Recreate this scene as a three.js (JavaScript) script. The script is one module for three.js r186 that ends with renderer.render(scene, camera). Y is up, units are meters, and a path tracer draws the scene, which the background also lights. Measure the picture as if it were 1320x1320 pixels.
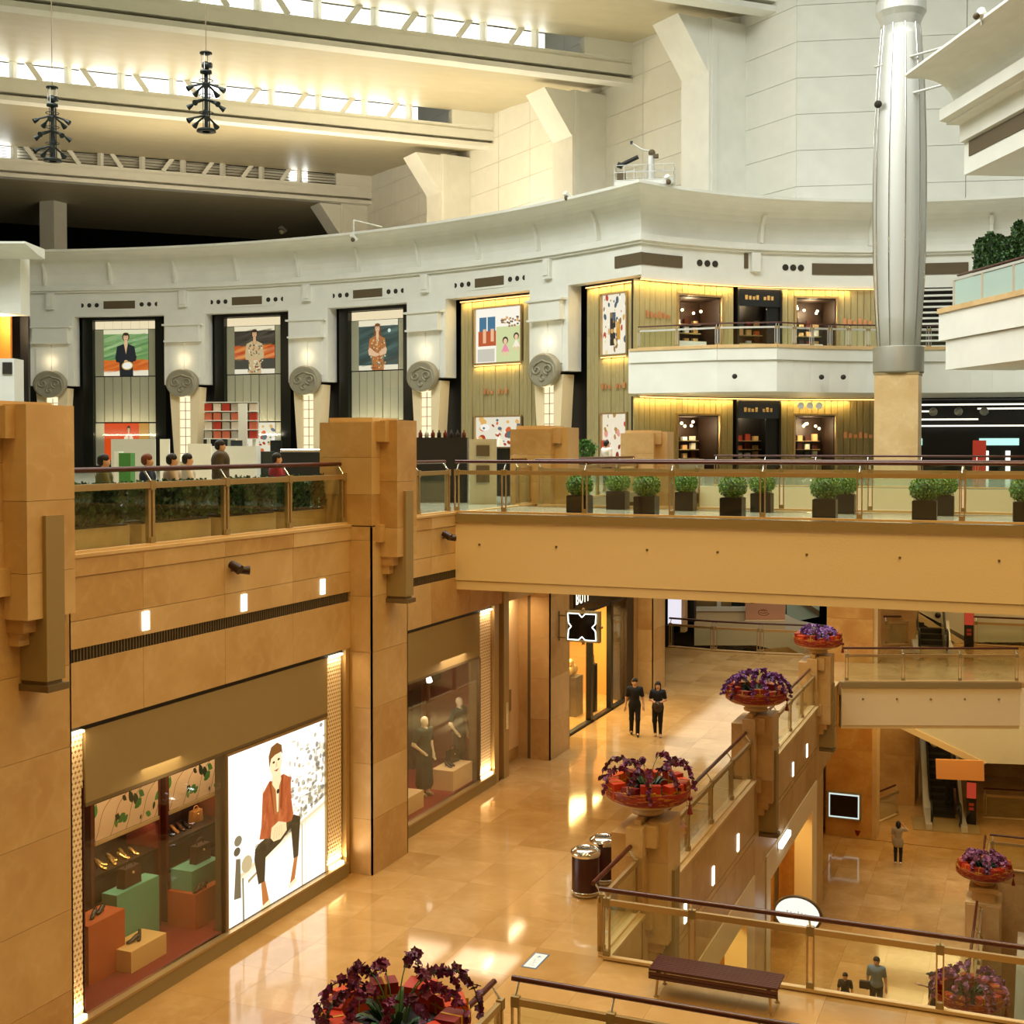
import * as THREE from 'three';
import { mergeGeometries } from 'three/addons/utils/BufferGeometryUtils.js';
import { RectAreaLightUniformsLib } from 'three/addons/lights/RectAreaLightUniformsLib.js';
import { MarchingCubes } from 'three/addons/objects/MarchingCubes.js';

// ───────────────────────── camera, exposure, lights ─────────────────────────
const scene = new THREE.Scene();
const renderer = new THREE.WebGLRenderer({ antialias: true });
renderer.toneMapping = THREE.LinearToneMapping;
renderer.toneMappingExposure = 1.0;
renderer.shadowMap.enabled = true;
RectAreaLightUniformsLib.init();

// the photographer stands on an upper bridge, eye 1.6 m above the top mall level (y = 0); the mall runs along -z
const FOCAL = 1640, PPX = 660, PPY = 617, YAW = 22.31 * Math.PI / 180, PITCH = 1.397 * Math.PI / 180;
const EYE = new THREE.Vector3(0, 1.6, 0);
const camera = new THREE.PerspectiveCamera(2 * Math.atan(660 / FOCAL) * 180 / Math.PI, 1, 0.1, 600);
camera.position.copy(EYE);
camera.rotation.set(-PITCH, YAW, 0, 'YXZ');
camera.setViewOffset(1320, 1320, 0, 660 - PPY, 1320, 1320);
camera.updateMatrixWorld();

const FWD = new THREE.Vector3(-Math.sin(YAW) * Math.cos(PITCH), -Math.sin(PITCH), -Math.cos(YAW) * Math.cos(PITCH));
const RGT = new THREE.Vector3(Math.cos(YAW), 0, -Math.sin(YAW));
const UPV = new THREE.Vector3().crossVectors(RGT, FWD);
// a photo pixel is a direction; its distance comes from the plane (x, y or z = constant) that the thing touches
function dirOf(u, v) { return FWD.clone().multiplyScalar(FOCAL).addScaledVector(RGT, u - PPX).addScaledVector(UPV, -(v - PPY)); }
function onY(u, v, Y) { const d = dirOf(u, v); return EYE.clone().addScaledVector(d, (Y - EYE.y) / d.y); }
function onX(u, v, X) { const d = dirOf(u, v); return EYE.clone().addScaledVector(d, X / d.x); }
function onZ(u, v, Z) { const d = dirOf(u, v); return EYE.clone().addScaledVector(d, Z / d.z); }
function onD(u, v, D) { return EYE.clone().addScaledVector(dirOf(u, v), D / FOCAL); }

const rgb = (r, g, b) => new THREE.Color().setRGB(r, g, b);
const WARM = rgb(1, 0.655, 0.215), WARM2 = rgb(1, 0.74, 0.42), DAY = rgb(0.95, 1.0, 0.97), SOFT = rgb(1, 0.86, 0.62);
function rectLight(w, h, pos, target, color, power) {
  const l = new THREE.RectAreaLight(color, power, w, h);
  l.position.set(...pos); l.lookAt(...target); scene.add(l); return l;
}
// daylight for the hall from added unseen roof panels (built with the roof); warm lamps over the mall
const HALL = 4.6, MALL = 6.2;
const ADDED_ROOF_PANELS = [[40, 20, -24, -36, 2.0], [40, 20, -66, -40, 2.3], [34, 18, 6, -56, 0.5]];   // width, depth, x, z of added panels, out of the frame, lighting the hall
for (const [w, d, x, z, k] of ADDED_ROOF_PANELS) rectLight(w, d, [x, 38.9, z], [x, 0, z], DAY, HALL * k);
const lampSpots = [];
for (const z of [-3, -8.5, -14, -19.5, -25]) for (const x of [-9.5, 0, 9.5]) lampSpots.push([x, z]);
for (const [x, z] of lampSpots) rectLight(0.7, 0.7, [x, 18.9, z], [x, 0, z], WARM, MALL * 42);
// ───────────────────────── helpers ─────────────────────────
let seedState = 12345;
function rnd() { seedState = (seedState * 1664525 + 1013904223) >>> 0; return seedState / 4294967296; }
const rr = (a, b) => a + (b - a) * rnd();
const pick = (a) => a[Math.floor(rnd() * a.length)];
const taken = new Map();
function numbered(name) { const n = taken.get(name) || 0; taken.set(name, n + 1); return n ? name + '_' + String(n).padStart(3, '0') : name; }
function mesh(name, geo, mat, parent) {
  const m = new THREE.Mesh(geo, mat); m.castShadow = m.receiveShadow = true;
  if (parent) { m.name = name; parent.add(m); } else { m.name = numbered(name); scene.add(m); }
  return m;
}
function thing(name, label, category, group, pos, turn = 0) {
  const g = new THREE.Group(); g.name = numbered(name); g.userData = { label, category };
  if (group) g.userData.group = group;
  if (pos) { g.position.set(...pos); g.rotation.y = turn; g.userData.placed = true; }
  scene.add(g); return g;
}
function tag(o, label, category, group) { o.userData.label = label; o.userData.category = category; if (group) o.userData.group = group; return o; }
function struct(name) { const g = new THREE.Group(); g.name = numbered(name); g.userData.kind = 'structure'; scene.add(g); return g; }
function copyOf(o, pos, turn, label, group) {
  const c = o.clone(); c.name = numbered(o.name.replace(/_\d{3}$/, '')); c.userData = { ...o.userData };
  if (label) c.userData.label = label;
  if (group) c.userData.group = group;
  c.position.set(...pos); c.rotation.y = turn || 0; scene.add(c); return c;
}
// box between two corners; uv in metres, shifted at random so that alike pieces show different stone
function box(x0, x1, y0, y1, z0, z1, off) {
  if (x0 > x1) [x0, x1] = [x1, x0]; if (y0 > y1) [y0, y1] = [y1, y0]; if (z0 > z1) [z0, z1] = [z1, z0];
  const ou = off === undefined ? rnd() * 17 : off, ov = off === undefined ? rnd() * 13 : off;
  const P = [], N = [], U = [], I = [];
  const face = (a, b, c, d, n, uv) => { const k = P.length / 3; for (const [i, p] of [a, b, c, d].entries()) { P.push(...p); N.push(...n); const [u, v] = uv(p); U.push(u + ou, v + ov); } I.push(k, k + 1, k + 2, k, k + 2, k + 3); };
  face([x0, y0, z1], [x1, y0, z1], [x1, y1, z1], [x0, y1, z1], [0, 0, 1], (p) => [p[0], p[1]]);
  face([x1, y0, z0], [x0, y0, z0], [x0, y1, z0], [x1, y1, z0], [0, 0, -1], (p) => [p[0], p[1]]);
  face([x1, y0, z1], [x1, y0, z0], [x1, y1, z0], [x1, y1, z1], [1, 0, 0], (p) => [p[2], p[1]]);
  face([x0, y0, z0], [x0, y0, z1], [x0, y1, z1], [x0, y1, z0], [-1, 0, 0], (p) => [p[2], p[1]]);
  face([x0, y1, z1], [x1, y1, z1], [x1, y1, z0], [x0, y1, z0], [0, 1, 0], (p) => [p[0], p[2]]);
  face([x0, y0, z0], [x1, y0, z0], [x1, y0, z1], [x0, y0, z1], [0, -1, 0], (p) => [p[0], p[2]]);
  return geom(P, N, U, I);
}
function geom(P, N, U, I) {
  const g = new THREE.BufferGeometry();
  g.setAttribute('position', new THREE.Float32BufferAttribute(P, 3));
  if (N) g.setAttribute('normal', new THREE.Float32BufferAttribute(N, 3));
  g.setAttribute('uv', new THREE.Float32BufferAttribute(U, 2));
  g.setIndex(I); if (!N) g.computeVertexNormals(); return g;
}
function clean(g) { const o = g.index ? g : g; for (const k of Object.keys(o.attributes)) if (!['position', 'normal', 'uv'].includes(k)) o.deleteAttribute(k); return o; }
function join(list) { const a = list.map((g) => { const h = g.index ? g.toNonIndexed() : g; return clean(h); }); return a.length === 1 ? a[0] : mergeGeometries(a); }
// flat-shaded convex prism: plan polygon [[x,z]...] between two heights (top may be given)
function prism(poly, y0, y1) {
  let A = 0; for (let i = 0; i < poly.length; i++) { const p = poly[i], q = poly[(i + 1) % poly.length]; A += p[0] * q[1] - q[0] * p[1]; }
  const pts = A > 0 ? poly.slice().reverse() : poly;   // counter-clockwise seen from above (x right, z towards the viewer)
  const P = [], N = [], U = [], I = [], ou = rnd() * 11;
  const tris = THREE.ShapeUtils.triangulateShape(pts.map((p) => new THREE.Vector2(p[0], p[1])), []);
  for (const [y, n] of [[y1, 1], [y0, -1]]) {
    const k = P.length / 3;
    for (const p of pts) { P.push(p[0], y, p[1]); N.push(0, n, 0); U.push(p[0] + ou, p[1] + ou); }
    for (const t of tris) {
      const [a, b, c] = t.map((i) => pts[i]); const cr = (b[0] - a[0]) * (c[1] - a[1]) - (b[1] - a[1]) * (c[0] - a[0]);
      const up = cr < 0; if (up === (n > 0)) I.push(k + t[0], k + t[1], k + t[2]); else I.push(k + t[0], k + t[2], k + t[1]);
    }
  }
  let run = 0;
  for (let i = 0; i < pts.length; i++) {
    const p = pts[i], q = pts[(i + 1) % pts.length], L = Math.hypot(q[0] - p[0], q[1] - p[1]); if (L < 1e-6) continue;
    const nx = -(q[1] - p[1]) / L, nz = (q[0] - p[0]) / L, k = P.length / 3;
    P.push(p[0], y0, p[1], q[0], y0, q[1], q[0], y1, q[1], p[0], y1, p[1]);
    for (let j = 0; j < 4; j++) N.push(nx, 0, nz);
    U.push(run + ou, y0 + ou, run + L + ou, y0 + ou, run + L + ou, y1 + ou, run + ou, y1 + ou); run += L;
    I.push(k, k + 1, k + 2, k, k + 2, k + 3);
  }
  return geom(P, N, U, I);
}
// a closed profile [[r, y]...] swept round a vertical axis at [cx, cz]; angle 0 looks along -z, degrees
function arc(cx, cz, prof, a0, a1, n) {
  n = n || Math.max(1, Math.ceil(Math.abs(a1 - a0) / 1.2));
  const P = [], U = [], I = [], R = Math.PI / 180;
  let A = 0; for (let i = 0; i < prof.length; i++) { const p = prof[i], q = prof[(i + 1) % prof.length]; A += p[0] * q[1] - q[0] * p[1]; }
  const pr = A > 0 ? prof : prof.slice().reverse();
  const pt = (r, y, a) => [cx + r * Math.sin(a * R), y, cz - r * Math.cos(a * R)];
  let run = 0;
  for (let i = 0; i < pr.length; i++) {
    const p = pr[i], q = pr[(i + 1) % pr.length], L = Math.hypot(q[0] - p[0], q[1] - p[1]); if (L < 1e-6) continue;
    const k = P.length / 3;
    for (let j = 0; j <= n; j++) { const a = a0 + (a1 - a0) * j / n; P.push(...pt(p[0], p[1], a), ...pt(q[0], q[1], a)); U.push(a * R * p[0], run, a * R * p[0], run + L); }
    for (let j = 0; j < n; j++) { const b = k + j * 2; I.push(b, b + 2, b + 1, b + 1, b + 2, b + 3); }
    run += L;
  }
  const tris = THREE.ShapeUtils.triangulateShape(pr.map((p) => new THREE.Vector2(p[0], p[1])), []);
  for (const [a, fl] of [[a0, 0], [a1, 1]]) {
    const k = P.length / 3; for (const p of pr) { P.push(...pt(p[0], p[1], a)); U.push(p[0], p[1]); }
    for (const t of tris) fl ? I.push(k + t[0], k + t[1], k + t[2]) : I.push(k + t[0], k + t[2], k + t[1]);
  }
  const g = geom(P, null, U, I); return g;
}
// the same profile pushed straight along a line: prof [[n, y]...] with n measured along the horizontal unit vector nrm from the line A→B
function runProfile(A, B, nrm, prof) {
  const P = [], U = [], I = [];
  let run = 0; const L = Math.hypot(B[0] - A[0], B[1] - A[1]);
  const pt = (E, n, y) => [E[0] + nrm[0] * n, y, E[1] + nrm[1] * n];
  for (let i = 0; i < prof.length; i++) {
    const p = prof[i], q = prof[(i + 1) % prof.length], d = Math.hypot(q[0] - p[0], q[1] - p[1]); if (d < 1e-6) continue; const k = P.length / 3;
    P.push(...pt(A, ...p), ...pt(B, ...p), ...pt(B, ...q), ...pt(A, ...q)); U.push(0, run, L, run, L, run + d, 0, run + d); run += d;
    I.push(k, k + 1, k + 2, k, k + 2, k + 3);
  }
  const tris = THREE.ShapeUtils.triangulateShape(prof.map((p) => new THREE.Vector2(p[0], p[1])), []);
  for (const [E, fl] of [[A, 0], [B, 1]]) { const k = P.length / 3; for (const p of prof) { P.push(...pt(E, ...p)); U.push(p[0], p[1]); } for (const t of tris) fl ? I.push(k + t[0], k + t[1], k + t[2]) : I.push(k + t[0], k + t[2], k + t[1]); }
  return geom(P, null, U, I);
}
const V = (x, y, z) => new THREE.Vector3(x, y, z);
function tube(pts, r, seg = 6, closed = false, n) {
  const c = pts.length === 2 ? new THREE.LineCurve3(V(...pts[0]), V(...pts[1])) : new THREE.CatmullRomCurve3(pts.map((p) => V(...p)), closed, 'catmullrom', 0.5);
  return new THREE.TubeGeometry(c, n || (pts.length === 2 ? 1 : (pts.length - 1) * 4), r, seg, closed);
}
// bar with square section between two points
function bar(a, b, w, h) {
  const A = V(...a), B = V(...b), L = A.distanceTo(B), g = new THREE.BoxGeometry(w, h, L);
  const m = new THREE.Matrix4().lookAt(A, B, Math.abs(B.y - A.y) > L * 0.98 ? V(1, 0, 0) : V(0, 1, 0)); m.setPosition(A.clone().lerp(B, 0.5)); g.applyMatrix4(m); return g;
}
function rod(a, b, r, seg = 10) { const A = V(...a), B = V(...b), L = A.distanceTo(B), g = new THREE.CylinderGeometry(r, r, L, seg); const q = new THREE.Quaternion().setFromUnitVectors(V(0, 1, 0), B.clone().sub(A).normalize()); g.applyQuaternion(q); const m = A.lerp(B, 0.5); g.translate(m.x, m.y, m.z); return g; }
function lathe(prof, seg = 24) { return new THREE.LatheGeometry(prof.map((p) => new THREE.Vector2(p[0], p[1])), seg); }
const moved = (g, x, y, z, ry = 0, rx = 0, rz = 0, s = 1) => { if (s !== 1) Array.isArray(s) ? g.scale(...s) : g.scale(s, s, s); if (rx) g.rotateX(rx); if (rz) g.rotateZ(rz); if (ry) g.rotateY(ry); g.translate(x, y, z); return g; };

// ───────────────────────── procedural textures ─────────────────────────
function hash(x, y, s) { let h = Math.imul(x, 374761393) ^ Math.imul(y, 668265263) ^ Math.imul(s, 1274126177); h = Math.imul(h ^ (h >>> 13), 1274126177); return ((h ^ (h >>> 16)) >>> 0) / 4294967296; }
function vnoise(x, y, per, s) {
  const xi = Math.floor(x), yi = Math.floor(y), f = x - xi, g = y - yi, u = f * f * (3 - 2 * f), v = g * g * (3 - 2 * g), w = (a) => ((a % per) + per) % per;
  const a = hash(w(xi), w(yi), s), b = hash(w(xi + 1), w(yi), s), c = hash(w(xi), w(yi + 1), s), d = hash(w(xi + 1), w(yi + 1), s);
  return a + (b - a) * u + (c - a) * v + (a - b - c + d) * u * v;
}
function fbm(x, y, per, oct, s) { let t = 0, a = 0.5, n = 0; for (let o = 0; o < oct; o++) { t += a * vnoise(x, y, per, s + o); n += a; x *= 2; y *= 2; per *= 2; a *= 0.5; } return t / n; }
function dataTex(n, fn, srgb, metres) {
  const d = new Uint8Array(n * n * 4);
  for (let y = 0; y < n; y++) for (let x = 0; x < n; x++) { const c = fn(x / n, y / n), o = (y * n + x) * 4; for (let k = 0; k < 3; k++) d[o + k] = Math.max(0, Math.min(255, Math.round(255 * (Array.isArray(c) ? c[k] : c)))); d[o + 3] = 255; }
  const t = new THREE.DataTexture(d, n, n); t.wrapS = t.wrapT = THREE.RepeatWrapping; t.magFilter = THREE.LinearFilter; t.minFilter = THREE.LinearMipmapLinearFilter; t.generateMipmaps = true;
  if (srgb) t.colorSpace = THREE.SRGBColorSpace; t.repeat.set(1 / metres, 1 / metres); t.needsUpdate = true; return t;
}
const mixc = (a, b, t) => a.map((v, i) => v + (b[i] - v) * t);
const hex = (h) => [(h >> 16 & 255) / 255, (h >> 8 & 255) / 255, (h & 255) / 255];
function stoneTex(a, b, c, s, metres) {
  const A = hex(a), B = hex(b), C = hex(c);
  return dataTex(256, (u, v) => { const n = fbm(u * 4, v * 4, 4, 5, s), m = fbm(u * 32, v * 32, 32, 3, s + 40), vein = Math.pow(1 - Math.abs(fbm(u * 3 + n, v * 3 - n, 3, 4, s + 9) * 2 - 1), 14); return mixc(mixc(mixc(A, B, Math.min(1, Math.max(0, (n - 0.28) * 2.1))), C, vein * 0.32), B, (m - 0.5) * 0.5 + 0.1); }, true, metres);
}
function canvasTex(w, h, draw) { const c = document.createElement('canvas'); c.width = w; c.height = h; const x = c.getContext('2d'); draw(x, w, h); const t = new THREE.CanvasTexture(c); t.colorSpace = THREE.SRGBColorSpace; return t; }

// ───────────────────────── materials ─────────────────────────
const std = (o) => new THREE.MeshStandardMaterial(o);
const phy = (o) => new THREE.MeshPhysicalMaterial(o);
const texStone = stoneTex(0xcaa974, 0xb9945f, 0xd9be90, 3, 3.2);
const texStone2 = stoneTex(0xc19c65, 0xad8650, 0xd2b380, 21, 2.6);
const texStone3 = stoneTex(0xd2b380, 0xc2a06c, 0xdfc79c, 33, 3.6);
const texFloor = stoneTex(0xbf9a66, 0xad8752, 0xcfae7c, 57, 4.1);
const texFloor2 = stoneTex(0xb5905c, 0xa37d49, 0xc8a672, 71, 3.3);
const texMarble = stoneTex(0xcf9d55, 0xb98240, 0xe0b878, 91, 2.8);
const noiseTex = dataTex(256, (u, v) => fbm(u * 16, v * 16, 16, 4, 5), false, 1.5);
const fineTex = dataTex(256, (u, v) => fbm(u * 48, v * 48, 48, 2, 15), false, 1.0);
const texPlaster = dataTex(256, (u, v) => mixc(hex(0xe6e6dc), hex(0xdadad0), fbm(u * 6, v * 6, 6, 5, 77)), true, 5);
const texWood = dataTex(256, (u, v) => { const g = fbm(u * 24, v * 2, 24, 4, 8), h = fbm(u * 90, v * 3, 90, 2, 18); return mixc(mixc(hex(0xb3a678), hex(0x9a8d60), g), hex(0x83764c), h * 0.35); }, true, 2);
const texDarkWood = dataTex(256, (u, v) => { const g = fbm(u * 3, v * 40, 3, 4, 28); return mixc(hex(0x552318), hex(0x36120c), g); }, true, 1.2);
const M = {
  stone: std({ map: texStone, roughness: 0.42, bumpMap: fineTex, bumpScale: 0.0006 }),
  stoneB: std({ map: texStone2, roughness: 0.42, bumpMap: fineTex, bumpScale: 0.0006 }),
  stoneC: std({ map: texStone3, roughness: 0.40, bumpMap: fineTex, bumpScale: 0.0006 }),
  joint: std({ color: 0x6d5a3c, roughness: 0.9 }),
  marble: std({ map: texMarble, roughness: 0.25 }),
  floor: std({ map: texFloor, roughness: 0.07 }),
  floorB: std({ map: texFloor2, roughness: 0.08 }),
  hallFloor: std({ color: 0xb9b8a8, map: texPlaster, roughness: 0.15 }),
  plaster: std({ map: texPlaster, roughness: 0.75, bumpMap: fineTex, bumpScale: 0.001 }),
  plasterW: std({ map: texPlaster, color: 0xffffff, roughness: 0.6 }),
  soffit: std({ color: 0xd6cbb0, roughness: 0.5, map: texPlaster }),
  creamPaint: std({ color: 0xecd9b0, roughness: 0.55, bumpMap: fineTex, bumpScale: 0.002 }),
  bronze: std({ color: rgb(0.50, 0.36, 0.17), metalness: 0.75, roughness: 0.42 }),
  bronzeDark: std({ color: rgb(0.20, 0.15, 0.08), metalness: 0.6, roughness: 0.5 }),
  bronzePanel: std({ color: rgb(0.32, 0.235, 0.10), metalness: 0.2, roughness: 0.62, bumpMap: fineTex, bumpScale: 0.0004 }),
  vent: std({ color: 0x5a4c33, roughness: 0.7 }),
  ventDark: std({ color: 0x2b261c, roughness: 0.8 }),
  handrail: std({ map: texDarkWood, roughness: 0.28 }),
  steel: std({ color: rgb(0.60, 0.60, 0.55), metalness: 0.55, roughness: 0.5 }),
  chrome: std({ color: rgb(0.75, 0.75, 0.72), metalness: 1, roughness: 0.12 }),
  glass: phy({ color: rgb(0.93, 0.97, 0.93), transmission: 1, thickness: 0, roughness: 0.02, ior: 1.45 }),
  shopGlass: phy({ color: rgb(0.97, 0.98, 0.96), transmission: 1, thickness: 0, roughness: 0.01, ior: 1.4 }),
  frosted: phy({ color: rgb(0.60, 0.76, 0.70), transmission: 0.5, thickness: 0, roughness: 0.6 }),
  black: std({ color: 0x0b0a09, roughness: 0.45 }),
  blackGloss: std({ color: 0x0a0908, roughness: 0.12 }),
  darkBrown: std({ color: 0x2a1b10, roughness: 0.5 }),
  wood: std({ map: texWood, roughness: 0.5 }),
  slat: std({ map: texDarkWood, roughness: 0.38 }),
  palmette: std({ color: rgb(0.33, 0.30, 0.21), metalness: 0.2, roughness: 0.5, bumpMap: noiseTex, bumpScale: 0.01 }),
};
const glow = (c, k) => std({ color: 0x000000, emissive: c, emissiveIntensity: k, roughness: 1 });
M.dayGlow = glow(rgb(1, 0.99, 0.95), 2.4);
M.lampGlow = glow(rgb(1, 0.74, 0.42), 6);
M.warmGlow = glow(rgb(1, 0.55, 0.18), 3);
M.whiteGlow = glow(rgb(1, 0.92, 0.75), 3);
// ───────────────────────── levels and shell ─────────────────────────
const L4 = 0, L3 = -7.2, L2 = -14.4, L1 = -21.6, L5 = 7.2;
const ZP = [-13.33, -23.72, -34.1, -44.5];          // column grid along the mall, 10.4 m apart
const WX = -13, VX = -6.75;                         // left shop front, edge of the level-3 void

// polished stone floor of level 3: slabs one by one where the photo shows them
{
  const f = struct('floor');
  const tiles = [];
  const cols = [-13, -11.75, -10.5, -9.25, -8, -6.75];
  for (let z = -9; z > -54.3; z -= 1.3) for (let i = 0; i < 5; i++) tiles.push([cols[i], cols[i + 1], Math.max(z - 1.3, -54.3), z]);
  for (const [x0, x1, z0, z1] of tiles) mesh('floor_slab', box(x0 + 0.0015, x1 - 0.0015, L3 - 0.04, L3, z0 + 0.0015, z1 - 0.0015), pick([M.floor, M.floor, M.floorB]), f);
  for (let x = -6.75; x < 2; x += 1.25) for (let z = -16.4; z > -20.6; z -= 1.4333) mesh('floor_slab', box(x + 0.0015, x + 1.2485, L3 - 0.04, L3, z - 1.4318, z - 0.0015), pick([M.floor, M.floor, M.floorB]), f);
  mesh('slab', box(-13, -6.9, L3 - 0.5, L3 - 0.041, -54.3, 8), M.joint, f);
  mesh('far_paving', prism([[-6.75, -48.7], [-0.4, -51.2], [14, -51.2], [14, -80], [-5, -80], [-5, -58], [-7.9, -58], [-7.9, -54.3], [-6.75, -54.3]], L3 - 0.5, L3), M.floorB, f);
  mesh('near_paving', join([box(-17, -13, L3 - 0.5, L3, -54.3, -46.2), box(-13.7, -13, L3 - 0.4, L3, -34.9, -31.3), box(-13, -6.75, L3 - 0.04, L3, -9, 8), box(6.75, 13, L3 - 0.5, L3, -51, 8), box(2, 6.75, L3 - 0.5, L3, -20.7, -16.4)]), M.floor, f);
}
// floor of level 2 with its narrow void
{
  const f = struct('floor');
  for (let x = -6.75; x < -1.4; x += 1.3) for (let z = -22; z > -52; z -= 1.3) mesh('floor_slab', box(x + 0.0015, Math.min(x + 1.2985, -1.4), L2 - 0.04, L2, z - 1.2985, z - 0.0015), pick([M.floor, M.floorB, M.floorB]), f);
  mesh('slab', join([box(-7.2, -1.4, L2 - 0.5, L2 - 0.041, -53.3, 8), box(-1.4, 14, L2 - 0.5, L2, -80, -51.3), box(-9, -1.4, L2 - 0.5, L2 - 0.0, -80, -53.3), box(1.4, 14, L2 - 0.5, L2, -51.3, 8), box(-6.75, -1.4, L2 - 0.04, L2, -22, 8)]), M.floorB, f);
  mesh('lower_paving', box(-8, 14, L1 - 0.4, L1, -60, 8), M.floorB, f);
}
// level 4: terrace on the left, hall floor beyond the void
{
  const f = struct('floor');
  mesh('terrace_paving', box(-96, -13.0, -0.3, 0, -96, 8), M.hallFloor, f);
  mesh('hall_paving', box(-13.0, 34, -0.3, 0, -96, -52.6), M.hallFloor, f);
  mesh('side_paving', join([box(13, 34, -0.3, 0, -52.6, 8), box(-13, 13, -0.3, 0, -0.35, 4)]), M.hallFloor, f);
  mesh('edge_fascia', box(-13, 13, -1.85, -0.02, -52.6, -52.3), M.creamPaint, f);
}
// outer walls of the mall and lid over its nave: outside the frame, they keep the light in
{
  const w = struct('wall_right');
  mesh('stone_wall', box(13, 13.4, -22, -0.3, -51, 8), M.stone, w);
  mesh('upper_wall', box(33.6, 34, 0, 34, -60, 8), M.plaster, w);
  const b = struct('wall_rear');
  mesh('stone_wall', box(-16, 34, -22, 34, 8, 8.4), M.stone, b);
  const c = struct('ceiling');
  mesh('nave_ceiling', box(-15.5, 34, 19.2, 19.6, -27, 8), M.plaster, c);
  for (const [x, z] of lampSpots) {
    const d = thing('ceiling_lamp', 'square warm ceiling lamp over the mall nave', 'lamp', 'ceiling lamps over the nave');
    mesh('frame', box(x - 0.45, x + 0.45, 19.06, 19.2, z - 0.45, z + 0.45), M.plaster, d);
    mesh('diffuser', box(x - 0.35, x + 0.35, 19.0, 19.06, z - 0.35, z + 0.35), M.lampGlow, d);
  }
}
// ───────────────────────── left shop wall (level 3) and the terrace edge above it ─────────────────────────
const stones = () => pick([M.stone, M.stone, M.stoneB, M.stoneC]);
{
  const w = struct('wall_left');
  mesh('backing', join([box(-13.4, -13.06, -2.50, -0.02, 8, -33.3), box(-13.4, -13.06, -2.5, -0.02, -43.7, -54)]), M.joint, w);
  // cladding rows over each shop bay: ledge band, two courses, vent band, lintel course
  const bays = [[8, ZP[0] + 0.8], [ZP[0] - 0.8, ZP[1] + 0.8], [ZP[1] - 0.8, ZP[2] + 0.8]];
  for (const [za, zb] of bays) {
    const n = Math.max(2, Math.round((za - zb) / 2.2)), step = (za - zb) / n;
    mesh('ledge', box(-13.12, -12.96, -0.02, 0.03, za, zb), M.stoneC, w);
    for (let i = 0; i < n; i++) {
      const a = za - i * step, b = a - step, g = 0.004;
      mesh('stone_panel', box(-13.06, -12.98, -0.30 + g, -0.02, a - g, b + g), stones(), w);
      mesh('stone_panel', box(-13.06, -13.0, -0.95 + g, -0.30 - g, a - g, b + g), stones(), w);
      mesh('stone_panel', box(-13.06, -13.0, -1.36, -0.95 - g, a - g, b + g), stones(), w);
      mesh('stone_panel', box(-13.06, -13.0, -2.52, -1.56, a - g, b + g), stones(), w);
    }
    const v = mesh('vent_band', box(-13.06, -13.03, -1.56, -1.36, za - 0.1, zb + 0.1), M.ventDark, w);
    const sl = []; for (let z = za - 0.14; z > zb + 0.1; z -= 0.07) sl.push(box(-13.035, -13.012, -1.555, -1.365, z, z - 0.028));
    const s = mesh('vent_fins', join(sl), M.vent, v); s.userData.kind = 'stuff';
  }
}
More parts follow.
